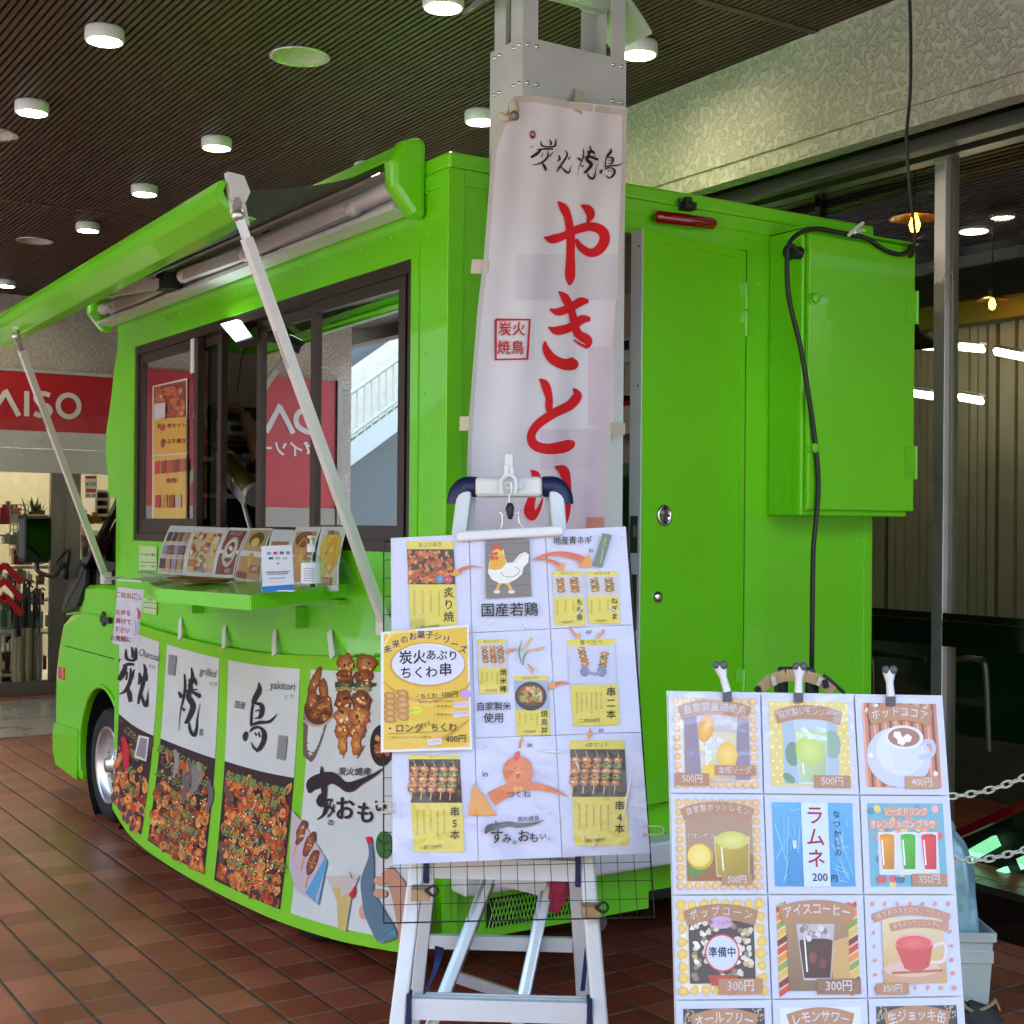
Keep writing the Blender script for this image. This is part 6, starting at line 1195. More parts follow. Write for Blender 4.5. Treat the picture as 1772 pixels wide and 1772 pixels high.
S.up(); S.rect(22, 24, 80, 90, '#a8b8c8'); S.ell(32, 60, 8, 12, '#6c8c78'); S.ell(74, 50, 9, 14, '#88a890'); glass_(S, 52, 26, 36, 64, '#bccc9c', '#b8c8d0', .18); S.ell(50, 56, 15, 15, '#b8c85c', '#d0dc80'); cubes(S, 54, 40, 24, 12, 10, ('#c8d8d8', '#dce8e4')); S.ell(27, 84, 7, 4, '#689070', rot=.6); ribbon(S, '自家製レモンソーダ', 18, 9, xs=.85, wd=70); price(S, '500円', 72, 87, 10); S.build('picture_card', DB)
S = cell(0, 2); S.rect(8, 8, 92, 92, '#c87c5c')
for i in range(14): S.rect(8 + 6 * i, 8, 10.5 + 6 * i, 92, '#7c4838' if i % 2 else '#e0a488')
S.ell(46, 62, 36, 30, '#c4c8e0'); S.ell(48, 56, 27, 24, '#d4d8ec'); S.poly([(32, 42), (74, 42), (68, 70), (58, 76), (42, 74)], '#ccd0e4'); S.stroke([(70, 48, 5), (84, 46, 5), (84, 58, 5), (68, 62, 5)], '#b8bcd4'); S.ell(53, 42, 22, 12, '#dce0f0'); S.ell(53, 42, 18, 9.5, '#a06c5c')
for x, y, r_ in ((46, 40, .3), (57, 43, -.3), (50, 46, .1)): S.blob(x, y, 5.5, 4.5, '#ece4e8', '#f4f0f4', .05, 5, r_)
for x, y in ((14, 16), (24, 12), (78, 13), (14, 60), (86, 78)): S.blob(x, y, 2.5, 2.5, '#ece4dc', None, .4, 8)
ribbon(S, 'ホットココア', 17, 11, xs=.9, wd=70, bold=.03); price(S, '400円', 70, 87, 10, '#b88864'); S.build('picture_card', DB)
# row 1
S = cell(1, 0); S.rect(8, 8, 92, 92, '#e4d4bc'); ring(S, 10, lambda x, y: S.ell(x, y, 3.8, 3.8, '#d8a05c', '#ecc88c')); S.rect(16, 18, 86, 86, '#a88468'); S.rect(16, 60, 86, 86, '#94602c'); S.poly([(16, 72), (34, 62), (40, 74), (20, 84)], '#58803c'); glass_(S, 64, 42, 38, 40, '#b09428', '#c8c0a0', .2, .9); S.ell(64, 46, 17, 9, '#c8c050', '#dcd878'); S.ell(30, 62, 14, 13, '#c8a030'); S.ell(29, 61, 12, 11, '#e8cc58', '#f0dc80'); ribbon(S, '自家製ホットレモン', 14, 8, xs=.85); S.text('HOTレモン', 30, 42, 6, WT, 0, .02); price(S, '500円', 68, 85, 8.5); S.build('picture_card', DB)
S = cell(1, 1); S.rect(8, 8, 92, 92, '#58a4d0', 1, '#4090c4'); 
for _ in range(12): S.stroke([(S.rnd.uniform(10, 34), S.rnd.uniform(12, 90), 1.2), (S.rnd.uniform(20, 40), S.rnd.uniform(12, 90), .6)], '#88c8e4', 0); S.stroke([(S.rnd.uniform(72, 90), S.rnd.uniform(20, 90), 1.2), (S.rnd.uniform(68, 90), S.rnd.uniform(12, 90), .6)], '#88c8e4', 0)
S.rect(38, 8, 66, 92, '#c8d8ec'); S.vtext('ラムネ', 52, 22, 20, '#c82848', 1.08, .03); S.vtext('なつかしの', 75, 20, 8, '#2c5078', 1.2, .01); S.stroke([(30, 46, 5), (30, 54, 5), (29, 60, 9), (29, 66, 8), (29, 72, 13), (29, 84, 13), (29, 88, 10)], '#3888c0'); S.stroke([(30, 46, 4), (30, 54, 3)], '#c8dce8', 0); S.text('200', 55, 83, 11, '#1c3868', 0, .02); S.text('円', 70, 84, 7.5, '#1c3868', 0, .02); S.build('picture_card', DB)
S = cell(1, 2); S.rect(8, 8, 92, 92, '#68a8b8')
for _ in range(46): S.blob(S.rnd.uniform(11, 89), S.rnd.uniform(11, 89), 4, 4, S.rnd.choice(('#d85c5c', '#e0c868', '#d88c88', '#4c88a0', '#e8a8a0')), None, .1, 10 if S.rnd.random() < .5 else 4, up=False); S.h += .00002
S.up(); S.rect(18, 38, 84, 80, '#d0d4e8'); S.rect(26, 12, 74, 21, '#c89078'); S.text('ソーダドリンク', 50, 16.5, 8.5, WT, 0, .03, .82); S.rect(9, 25, 84, 34, '#c89078'); S.text('オレンジ メロン ブドウ', 46, 29.5, 9, WT, 0, .035, .76)
for x, c_ in ((28, '#d88c28'), (51, '#48a82c'), (74, '#d03038')): glass_(S, x, 37, 19, 39, c_, '#d8dce0', .1, .78)
S.poly([(14, 82), (26, 82), (24, 88), (16, 88)], '#d84848'); S.poly([(34, 82), (46, 82), (44, 88), (36, 88)], '#486888'); price(S, '350円', 72, 85, 10); S.build('picture_card', DB)
# row 2
S = cell(2, 0); S.rect(8, 8, 92, 92, '#e8dcc4'); ring(S, 8, lambda x, y: S.blob(x, y, 5, 5, '#dcb040', '#e8cc70', .3, 9)); S.rect(16, 20, 84, 84, '#3c3034')
for _ in range(110): S.blob(S.rnd.uniform(18, 82), S.rnd.uniform(24, 82), 3, 2.6, S.rnd.choice(('#d8ccb8', '#ece4d4', '#8c7860', '#c8a870')), None, .3, 7, up=False); S.h += .00001
S.up(); ribbon(S, 'ポップコーン', 16, 10, '#a87850', .9); S.ell(50, 26, 12, 6, '#c8a0c0'); S.text('塩・しょうゆ', 50, 26, 4.2, '#5c3c80', 0, .01); S.poly([(34, 76), (66, 76), (62, 86), (38, 86)], '#b03c28'); S.ell(50, 55, 18, 18, '#d83c34'); S.ell(50, 55, 16.5, 16.5, '#c8d0e8'); S.text('準備中', 50, 55, 10.5, '#1c1c28', 0, .035, .92); price(S, '300円', 68, 87, 12); S.build('picture_card', DB)
S = cell(2, 1); S.rect(8, 8, 92, 92, '#e0c8a0')
for i in range(11):
    for x0 in (8, 82): S.poly([(x0, 12 + 8 * i), (x0 + 10, 6 + 8 * i), (x0 + 10, 12 + 8 * i), (x0, 18 + 8 * i)], ('#c83c20', '#e08830', '#8c9838', '#d8b048', '#7c2420')[i % 5])
for i in range(6): S.ell(14 + 14 * i, 11, 4, 3.4, ('#a8b858', '#d88040', '#c84830')[i % 3], rot=.6)
S.rect(18, 20, 82, 92, '#a88058', 4, '#7c6048'); S.poly([(60, 46), (82, 40), (82, 92), (66, 92)], '#c89c60'); glass_(S, 48, 28, 40, 54, '#48201c', '#b8b0b0', .3, .72); cubes(S, 48, 36, 30, 12, 18, ('#b8a8a8', '#d8ccd0', '#8c6c60')); S.ell(44, 60, 4, 6, '#7c4028'); S.ell(54, 66, 4, 5, '#6c3420'); ribbon(S, 'アイスコーヒー', 14, 12, xs=.86, wd=76, bold=.035); price(S, '300円', 70, 88, 12, '#8c6448'); S.build('picture_card', DB)
S = cell(2, 2); ring(S, 7, lambda x, y: S.blob(x, y, 2, 2, '#d88870', None, .4, 7)); S.rect(18, 22, 84, 86, '#dcc8a0', 4, '#c89850'); S.ell(50, 76, 34, 11, '#c89878'); S.ell(48, 72, 30, 8, '#d8b0a0'); S.poly([(30, 46), (72, 46), (66, 70), (54, 76), (40, 72)], '#c84848'); S.ell(51, 46, 21, 8, '#d8a8a0'); S.ell(51, 47, 19, 7, '#d85050', '#e07068'); S.stroke([(72, 50, 3), (84, 48, 3), (82, 64, 3), (68, 66, 3)], '#dcd0c8'); S.line(26, 76, 80, 74, 2.5, '#b06830'); ribbon(S, 'はちみつストロベリーティー', 15, 5.8, '#c08468', .8, 8, 50, 82); ribbon(S, 'はちみつアップルティー', 28, 5.2, '#c08468', .8, 4, 58, 62); price(S, '350円', 26, 91, 9); S.build('picture_card', DB)
# row 3 (upper halves show)
for c_, txt, bg in ((0, 'オールフリー', '#2c2830'), (1, 'レモンサワー', '#d8dcec'), (2, '生ジョッキ缶', '#2c2c38')):
    S = cell(3, c_); S.rect(8, 8, 92, 92, bg)
    if c_ != 1:
        for _ in range(60): S.blob(S.rnd.choice((S.rnd.uniform(9, 20), S.rnd.uniform(80, 91), S.rnd.uniform(10, 90))), S.rnd.uniform(9, 22), 1, 1, '#b8a878', None, 0, 5, up=False); S.h += .00001
    else:
        for _ in range(26): S.blob(S.rnd.uniform(9, 91), S.rnd.uniform(9, 88), 1.4, 1.4, S.rnd.choice(('#d8a040', '#8c80a8', '#404050')), None, .2, 7, up=False)
    S.up(); S.rect(24, 28, 78, 88, '#c8ccdc' if c_ != 1 else '#dcd08c'); glass_(S, 50, 34, 30, 50, '#d8a828' if c_ != 1 else '#d8c840', '#d8dce4', .2); ribbon(S, txt, 17, 12, xs=.86, wd=66, bold=.035); price(S, '400円', 70, 86, 10); S.build('picture_card', DB)
for k, (x, y, tx_, lab) in enumerate(((1243, 1152, 1257, 'left grey and clear clip on top of the drink board'), (1380, 1154, 1380, 'middle grey and clear clip on top of the drink board, before the black handle'), (1534, 1160, 1539, 'right grey and clear clip on top of the drink board'))):
    o = thing('spring_clip', lab, 'clip', tuple(dp(x, y + 50, .01)))
    b = MB().use('clear'); 
    b = MB().use('teal'); 
    b = MB().use('plastic_white'); a0, a1, a2 = dp(x, y, .02), dp((x + tx_) / 2, y + 22, .014), dp(tx_, y + 46, .012); b.tube([a0, a0.lerp(a1, .35), a1, a2], [.014, .013, .008, .009], 8); b.build('clip_body', o)
    b = MB().use('grey_plastic'); b.ball(a0 + rh * .007 - fh * .008, .0095, 8); b.ball(a0 - rh * .008 - fh * .006, .0085, 8); b.build('rubber_tip', o); b = MB().use('grey_plastic'); b.bar(a2 - Vector((0, 0, 0)), dp(tx_ + 1, y + 62, .008), .018, .01, rh); b.build('clip_pad', o)
# stand head behind the drink board with tan webbing
t = thing('folding_stand', 'black folding stand with tan webbing straps behind the drink board', 'stand', tuple(Vector((aD(1385, 1190, 3.2).x, aD(1385, 1190, 3.2).y, 0))))
b = MB().use('black'); hd = aD(1378, 1164, 3.2); b.obox(hd, rh * .04, fh * .02, (0, 0, .012))
for x in (1352, 1405): q = aD(x, 1180, 3.2); b.cyl(q, (q.x, q.y, 0), .016, 10)
b.build('frame', t, bevel=.004)
b = MB().use('nylon'); P = [aD(x, y, 3.17) for x, y in ((1316, 1190), (1335, 1176), (1360, 1168), (1395, 1170), (1420, 1178), (1442, 1196))]
for i in range(len(P) - 1): b.bar(P[i], P[i + 1], .026, .004, (0, 0, 1))
b.build('webbing', t)
b = MB().use('black'); b.tube(cat_rom([P[0], aD(1308, 1192, 3.17), aD(1316, 1198, 3.17)], 3), .005, 6); b.tube(cat_rom([aD(1425, 1168, 3.17), aD(1440, 1180, 3.17), aD(1462, 1200, 3.17)], 3), .004, 6); b.bar(aD(1427, 1176, 3.165), aD(1430, 1190, 3.165), .012, .008, rh); b.build('cord_loop', t)
b = MB().use('cream'); b.bar(aD(1337, 1170, 3.165), aD(1340, 1186, 3.165), .01, .006, rh); b.bar(aD(1421, 1172, 3.165), aD(1414, 1186, 3.165), .01, .006, rh); b.build('strap_buckle', t)
# bin, bag, shoe, chains
c0 = to_floor(aD(1660, 1400, 4.05), aD(1660, 1745, 4.05)); c0 = aZ(1660, 1745, 0)
t = thing('white_bin', 'white plastic bin with ridged rim standing behind the drink board', 'bin', tuple(c0))
dd = c0.dot(fh); wb = lambda x, y: aD(x, y, dd - .02)
tw = (wb(1712, 1600) - wb(1612, 1600)).length / 2; tz = wb(1660, 1608).z; ctr = Vector((c0.x, c0.y, 0)) + fh * .1
def binsec(z, s_): return [ctr + rh * (tw * s_ * a) + fh * (.15 * s_ * b_) + Vector((0, 0, z)) for a, b_ in ((-1, -1), (1, -1), (1, 1), (-1, 1))]
b = MB().use('bin_white')
secs = [(0, .88), (.02, .89), (tz - .1, .96), (tz - .1, 1.0), (tz - .06, 1.0), (tz - .06, .97), (tz - .03, .97), (tz - .03, 1.06), (tz, 1.07), (tz, 1.0), (tz - .1, .95), (.02, .85)]
vs = [v for z, s_ in secs for v in binsec(z, s_)]; b.add(vs, [(i * 4 + k, i * 4 + (k + 1) % 4, (i + 1) * 4 + (k + 1) % 4, (i + 1) * 4 + k) for i in range(len(secs) - 1) for k in range(4)] + [(0, 1, 2, 3)]); b.build('bin_body', t, bevel=.006)
b = MB().use('bin_white'); q = ctr + rh * tw * 1.02 - fh * .02 + Vector((0, 0, tz - .12)); b.bar(q, q - Vector((0, 0, .05)), .03, .012, fh); b.build('bin_latch', t)
b = MB().use('bluebag'); rr = random.Random(5); cb = ctr + Vector((0, 0, tz))
def bagf(u, v):
    a = 2 * math.pi * u; e_ = v * math.pi / 2; k = 1 + .09 * math.sin(5 * a + 3 * v) + .06 * math.sin(11 * a - 7 * v); r0 = math.cos(e_) ** .6
    return cb + rh * (tw * .92 * r0 * math.cos(a) * k - .02 * v) + fh * (.13 * r0 * math.sin(a) * k) + Vector((0, 0, -.04 + .33 * math.sin(e_) * (1 + .05 * math.sin(3 * a))))
b.grid(bagf, 40, 14); b.ball(cb + Vector((0, 0, .3)) - rh * .03, .05, 8, (1, .8, .8)); tag(b.build('blue_bag'), 'pale blue plastic bag bulging out of the white bin', 'bag')
s0 = aZ(1690, 1772, 0); t = thing('sneaker', 'grey sneaker with tan edging at the bottom right corner', 'shoe', tuple(s0))
dS = s0.dot(fh) - .0; sp_ = lambda x, y, k=0: aD(x, y, dS + k)
b = MB().use('shoe'); b.tube([sp_(1665, 1765, .03), sp_(1680, 1758, .03), sp_(1705, 1768, .03), sp_(1722, 1785, .03), sp_(1730, 1792, .03)], [.03, .05, .052, .042, .02], 12); b.build('upper', t)
b = MB().use('shoe_tan'); b.tube(cat_rom([sp_(1664, 1728), sp_(1672, 1744), sp_(1690, 1750), sp_(1712, 1741), sp_(1724, 1731)], 4), .006, 6); b.bar(sp_(1722, 1728), sp_(1731, 1748), .012, .006); b.build('trim', t)
b = MB().use('black'); b.obox(sp_(1695, 1800), rh * .07, fh * .05, (0, 0, .014)); b.build('sole', t, bevel=.006)
b = MB().use('black'); b.tube([sp_(1664, 1740, .03), sp_(1672, 1752, .03), sp_(1694, 1757, .03), sp_(1716, 1748, .03)], .022, 8); b.build('collar', t)
def chain(P, lab):
    P = cat_rom(P, 12); out = [Vector(P[0])]; acc = 0; Ls = .026; pts = [Vector(p) for p in P]; cur = pts[0]; links = [cur]
    for q in pts[1:]:
        while (q - links[-1]).length > Ls: links.append(links[-1] + (q - links[-1]).normalized() * Ls)
    b = MB().use('chain')
    for i in range(len(links) - 1):
        a, e_ = links[i], links[i + 1]; d = (e_ - a).normalized(); u = (Vector((0, 0, 1)) if i % 2 else fh); u = (u - d * u.dot(d)).normalized(); c_ = (a + e_) / 2; hl = Ls * .66; hw = .0085
        b.tube([c_ + d * (hl * math.cos(t_)) * 1.0 + u * (hw * math.sin(t_)) for t_ in [k * math.pi / 5 for k in range(10)]], .0032, 6, close=True)
    return tag(b.build('plastic_chain'), lab, 'chain')
dc = 3.9
chain([aD(x, y, dc) for x, y in ((1560, 1372), (1642, 1378), (1700, 1370), (1745, 1356), (1790, 1338), (1830, 1318))], 'upper of two white plastic chains right of the drink board')
chain([aD(x, y, dc) for x, y in ((1560, 1482), (1650, 1486), (1700, 1488), (1745, 1478), (1790, 1466), (1840, 1450))], 'lower of two white plastic chains right of the drink board')
for (x, y0) in ((1548, 1360), (1850, 1300)):
    q = aD(x, y0, dc); b = MB().use('black'); b.cyl(Vector((q.x, q.y, .02)), q, .014, 10); b.cyl(Vector((q.x, q.y, 0)), Vector((q.x, q.y, .02)), .11, 20); b.ball(q, .02, 8); tag(b.build('chain_post'), 'black post holding the white plastic chains, ' + ('hidden behind the drink board' if x < 1600 else 'just right of the photo edge'), 'post')
# ---------------------------------------------------------------- things on and around the counter
import types
def lean(u, v, h):   # sheets leaning against the truck side
    n = Vector((1, 0, -.42)).normalized(); P = Vector((SX - .008, 5, 1.50)); return aP(u, v, P, n) - n * h
k6 = lambda x, y: (120 + .2934 * x, 880 + .2934 * y)
def menu_card(q, fn, lab):
    P = [k6(*p) for p in q]
    def f(u, v, h):
        s_, t_ = u / 100, v / 100; x = (P[0][0] * (1 - s_) + P[1][0] * s_) * (1 - t_) + (P[3][0] * (1 - s_) + P[2][0] * s_) * t_; y = (P[0][1] * (1 - s_) + P[1][1] * s_) * (1 - t_) + (P[3][1] * (1 - s_) + P[2][1] * s_) * t_
        return lean(x, y, h + .012 * math.sin(math.pi * t_))
    S = Sheet(f, 'laminate', .0003); S.h = 0; S.rect(0, 0, 100, 100, '#d2d4da', 8); S.h = .001; fn(S); o = S.build('menu_card'); tag(o, lab, 'menu card', 'menu cards leaning behind the counter'); return o
def m1(S):
    for r_ in range(3):
        for c_ in range(4): S.rect(8 + 22 * c_, 14 + 28 * r_, 26 + 22 * c_, 34 + 28 * r_, S.rnd.choice(('#7c5040', '#8c8ca8', '#503c40', '#b08c68'))); S.rect(8 + 22 * c_, 36 + 28 * r_, 26 + 22 * c_, 39 + 28 * r_, '#c8a890')
def m2(S):
    S.rect(6, 12, 92, 92, '#c8b088', 4)
    for _ in range(60): S.blob(S.rnd.uniform(12, 86), S.rnd.uniform(16, 88), 6, 5, S.rnd.choice(('#c87830', '#d8b860', '#8c5838', '#d8d0c0', '#a83c2c', '#7c8c60')), None, .3, 8, up=False); S.h += .00002
    S.up(); S.rect(46, 42, 66, 92, '#5c9cd0'); S.rect(8, 68, 34, 82, '#a87848'); S.rect(74, 20, 90, 36, '#d0c8c8')
def m3(S): S.rect(6, 6, 94, 94, '#7c4434', 3); S.ell(54, 50, 32, 30, '#c0b8b8'); S.ell(54, 44, 22, 18, '#e0d8d8'); S.ell(54, 43, 17, 13, '#6c3c30'); S.ell(50, 42, 6, 4, '#ece0dc'); S.ell(60, 45, 5, 4, '#ece0dc'); S.text('ホットココア', 52, 13, 11, '#e0c8b8', 0, .02, .9); S.text('400円', 66, 88, 11, '#e8d8c8', 0, .02)
def m4(S): S.rect(6, 4, 94, 96, '#b09868', 3); S.ell(50, 22, 30, 14, '#58502c'); S.poly([(34, 26), (68, 26), (62, 80), (38, 80)], '#d08c30'); S.ell(50, 28, 17, 8, '#d8b860'); S.ell(50, 60, 10, 12, '#e0a040'); S.rect(54, 70, 92, 84, '#9c5c40'); S.text('500円', 73, 77, 9, '#ecdcd0', 0, .02); S.rect(6, 84, 44, 96, '#8c4434')
def m5(S): S.rect(12, 24, 88, 60, '#9c7860'); S.rect(10, 62, 90, 90, '#b8b4b8')
def m6(S): S.rect(8, 8, 92, 92, '#b89870', 3); S.ell(50, 22, 36, 14, '#7c4c34'); S.ell(50, 50, 24, 30, '#c88c48', '#d8ac60')
def m7(S): S.rect(10, 14, 92, 92, '#c8c4a8', 3); S.ell(56, 40, 40, 32, '#d8b040', '#e0c468'); S.ell(60, 46, 22, 30, '#d0a838'); S.ell(38, 56, 12, 30, '#bcb860'); S.line(40, 40, 44, 66, 4, '#4c7c30'); S.rect(10, 80, 74, 92, '#a87848'); S.text('レモンソーダ', 42, 86, 8, '#ece4dc', 0, .02, .85); S.text('自家製レモン', 56, 11, 9, '#9c6c48', 0, .02, .9)
for q, fn, lab in (([(595, 100), (748, 105), (678, 395), (518, 385)], m1, 'leftmost menu card on the counter, with a grid of small pictures'), ([(748, 106), (942, 114), (853, 407), (680, 396)], m2, 'menu card with mixed food photos and a blue stripe, second from the left'),
    ([(945, 112), (1068, 116), (968, 412), (850, 405)], m3, 'brown menu card with a cocoa cup on the counter'), ([(1072, 116), (1200, 116), (1130, 446), (972, 418)], m4, 'menu card with an orange drink, right of the brown cocoa card'),
    ([(1200, 122), (1330, 126), (1310, 440), (1160, 440)], m5, 'menu card half hidden behind the white payment sign'), ([(1337, 110), (1488, 108), (1420, 470), (1290, 460)], m6, 'menu card behind the sanitizer bottle'), ([(1490, 106), (1640, 108), (1588, 488), (1452, 486)], m7, 'rightmost menu card on the counter, with a yellow lemon drink')):
    menu_card(q, fn, lab)
# payment sign
a = aZ(481, 1024, 1.332); nf = Vector((-fh.x, -fh.y, 0)); 
ps = thing('payment_sign', 'white payment sign with blue foot standing on the counter', 'sign', tuple(a))
pq = lambda u, v, h: aP(u, v, a, (fh + rh * -.1 - Vector((0, 0, .12))).normalized()) - fh * h
S = Sheet(pq, 'print', .0003); S.h = 0; S.poly([(452, 945), (505, 943), (509, 1021), (454, 1025)], '#dcdfe4'); S.poly([(454, 1015), (508.5, 1011), (509, 1021), (454, 1025)], '#1878c0')
for k, c_ in enumerate(('#8c98a8', '#d03c44', '#4c5c8c', '#8088a0')): S.rect(462 + 11 * k, 955 - .4 * k, 469 + 11 * k, 960 - .4 * k, c_)
for k, c_ in enumerate(('#28508c', '#a8acb4', '#b0b4bc')): S.rect(465 + 12 * k, 964, 473 + 12 * k, 968, c_)
S.ell(481, 975, 2.6, 2, '#d8806c'); 
for k, y in enumerate((990, 994, 1001)): S.line(460 + 3 * k, y, 502 - 4 * k, y - 1.5, 1.3, '#8088a0')
S.text('ご利用いただけます', 480, 991, 4.4, '#5c6478'); S.build('sign_face', ps)
b = MB().use('plastic_white'); P = [pq(x, y, -.002) for x, y in ((452, 945), (505, 943), (509, 1021), (454, 1025))]; b.prism(P, fh * .003); b.obox(a + fh * .03 + Vector((0, 0, .003)), rh * .05, fh * .03, (0, 0, .002)); b.build('acrylic_stand', ps)
# sanitizer bottle
a = aZ(538, 1023, 1.335); k = a.dot(fh) / F; bt = thing('sanitizer_bottle', 'clear pump bottle of hand sanitizer with white label on the counter', 'bottle', tuple(a))
hb = 70 * k; rb_ = 17.5 * k
b = MB().use('clear'); b.lathe(a, [(0, .001), (rb_ * .9, .001), (rb_, .006), (rb_, hb * .74), (rb_ * .8, hb * .86), (rb_ * .38, hb * .93), (rb_ * .36, hb)], n=28); b.build('bottle_body', bt)
b = MB().use('plastic_white'); b.lathe(a, [(rb_ * 1.01, hb * .2), (rb_ * 1.01, hb * .7)], n=28); b.build('paper_label', bt)
S = Sheet(lambda u, v, h: a - fh * (rb_ * 1.04) + rh * u + Vector((0, 0, v))); S.h = .0004
for i in range(6): S.b.add([S.map(x, y, 0) for x, y in ((-rb_ * .6, hb * (.26 + .06 * i)), (rb_ * .5, hb * (.26 + .06 * i)), (rb_ * .5, hb * (.275 + .06 * i)), (-rb_ * .6, hb * (.275 + .06 * i)))], [(0, 1, 2, 3)], cols=[lin('#6c84a0')] * 4)
S.build('label_print', bt)
b = MB().use('plastic_white'); b.lathe(a, [(rb_ * .42, hb * .97), (rb_ * .42, hb * 1.16), (rb_ * .16, hb * 1.18), (rb_ * .16, hb * 1.3), (rb_ * .4, hb * 1.31), (rb_ * .4, hb * 1.37), (0, hb * 1.38)], n=20); b.bar(a + Vector((0, 0, hb * 1.34)), a + Vector((0, 0, hb * 1.34)) - fh * rb_ * .9, rb_ * .3, rb_ * .22); b.build('pump_head', bt)
# tray and flat menu on the counter
q0 = aZ(343, 1006, 1.325); b = MB().use('wood_tray'); P = []
for i in range(28): 
    t_ = 2 * math.pi * i / 28; cx_, cy_ = math.copysign(abs(math.cos(t_)) ** .5, math.cos(t_)), math.copysign(abs(math.sin(t_)) ** .5, math.sin(t_)); P.append(q0 + Vector((.085 * cx_, .14 * cy_, 0)))
n = len(P); c_ = q0; vs = P + [c_ + (p - c_) * 1.08 + Vector((0, 0, .012)) for p in P] + [c_ + (p - c_) * 1.04 + Vector((0, 0, .012)) for p in P] + [c_ + (p - c_) * .96 + Vector((0, 0, .004)) for p in P]
b.add(vs, [(r_ * n + i, r_ * n + (i + 1) % n, (r_ + 1) * n + (i + 1) % n, (r_ + 1) * n + i) for r_ in range(3) for i in range(n)] + [list(range(n))[::-1], [3 * n + i for i in range(n)]]); tag(b.build('coin_tray'), 'oval brown wooden coin tray on the green counter', 'tray')
b = MB().use('plastic_white'); P = [aZ(x, y, z) for x, y, z in ((203, 1004, 1.318), (300, 998, 1.322), (312, 999, 1.324), (245, 1007, 1.32))]; b.prism(P, (0, 0, .004)); tag(b.build('flat_menu'), 'white sheet lying flat on the left end of the counter', 'sheet')
b = MB().use('plastic_white'); P = [aZ(x, y, z) for x, y, z in ((176, 1001, 1.318), (215, 998, 1.318), (206, 1002, 1.318), (186, 1004, 1.318))]; b.prism(P, (0, 0, .003)); tag(b.build('thin_folder'), 'thin white folder at the far end of the counter beside the strut foot', 'folder')
# handwritten note
nm = lambda u, v, h: aX(u, v, 1.66 - h)
S = Sheet(nm, 'laminate', .0004); S.h = 0; S.poly([(204, 1016), (249, 1021), (237, 1121), (194, 1113)], '#d8d6e4')
for i, tt in enumerate(('ご自由に', '', 'お声を', '掛けて', '下さい', 'お気軽に')):
    if tt: S.text(tt, 218 - i * 2.4 + (3 if i > 2 else 0), 1031 + 15 * i, 10.5, '#d83c5c', .12, .03, .9, -.1)
S.stroke([(228, 1027, 1), (240, 1030, 1), (243, 1036, 1)], '#6070a8'); S.text('どうぞ', 236, 1038, 6, '#6070a8', .1)
S.stroke([(237, 1052, 1), (240, 1060, 4), (239, 1072, 3)], '#c82c4c'); S.stroke([(233, 1072, 1), (235, 1085, 1), (233, 1100, 1)], '#6c80b0'); S.stroke([(240, 1074, 1), (237, 1090, 1), (240, 1100, 1)], '#6c80b0')
tag(S.build('handwritten_note'), 'handwritten note in red marker hanging from the counter edge', 'note')
bn = lambda u, v, h: aX(u, v, SX - .005 - h)
S = Sheet(bn); S.h = 0; S.poly([(240, 944), (271, 946), (271, 1000), (241, 999)], '#bcd49c'); S.text('アレルギー表記', 255.5, 960, 5.6, '#2c3820', .05, .03, .72)
for y in (973, 988): S.line(243, y - .5, 269, y + .5, 1, '#2c3820')
S.text('たまご・小麦', 255, 980, 4.6, '#3c4830', .04, .01, .9); S.text('大豆', 250, 993, 4.6, '#3c4830', .04, .01); tag(S.build('allergen_sticker'), 'pale green allergen notice on the truck side above the counter', 'sticker')
S = Sheet(bn); S.h = 0; S.poly([(247, 1034), (271, 1037), (271, 1064), (248, 1060)], '#bcd49c'); S.line(249, 1042, 270, 1044, 1, '#2c3820'); S.line(249, 1051, 270, 1053, 1, '#2c3820'); S.text('小麦', 259, 1038, 4, '#3c4830'); tag(S.build('allergen_sticker'), 'smaller pale green notice on the truck side below the counter', 'sticker')
# poster in the window
wp = lambda u, v, h: aX(u, v, SX + .02 - h)
S = Sheet(wp, 'laminate', .0004); S.h = 0; S.poly([(264, 668), (324, 654), (324, 905), (263, 908)], '#d8cfc0'); S.poly([(266, 670), (322, 658), (322, 721), (266, 726)], '#7c2c1c')
S.meat(268, 668, 321, 722, 60, 7, ('#8c3418', '#b85828', '#6c2410', '#c87838'))
S.poly([(266, 727), (322, 721), (322, 783), (266, 786)], '#d8a83c'); S.poly([(266, 790), (322, 786), (322, 902), (266, 905)], '#d8b050')
S.text('串５本セット', 297, 737, 10, '#4c1c18', -.05, .03, .85); S.text('あぶり焼き', 301, 764, 10, '#4c1c18', -.03, .03, .85); S.ell(281, 741, 4, 5, '#c03020'); S.ell(281, 767, 3, 8, '#8c4424')
for k in range(5): S.poly([(268 + 11 * k, 799 - k), (277 + 11 * k, 797 - k), (277 + 11 * k, 819 - k), (268 + 11 * k, 821 - k)], ('#c83438', '#8c2c2c', '#b83c28', '#7c2838', '#b0503c')[k])
for k in range(4): S.poly([(268 + 12 * k, 857), (277 + 12 * k, 856), (277 + 12 * k, 878), (268 + 12 * k, 879)], ('#a83030', '#c08030', '#8c3028', '#b8a8a8')[k])
S.poly([(267, 699), (286, 697), (286, 723), (267, 726)], '#d0c8d4'); S.text('焼鳥', 296, 832, 9, '#7c3018', -.03, .02)
tag(S.build('window_poster'), 'tall orange yakitori poster taped inside the left window pane', 'poster')
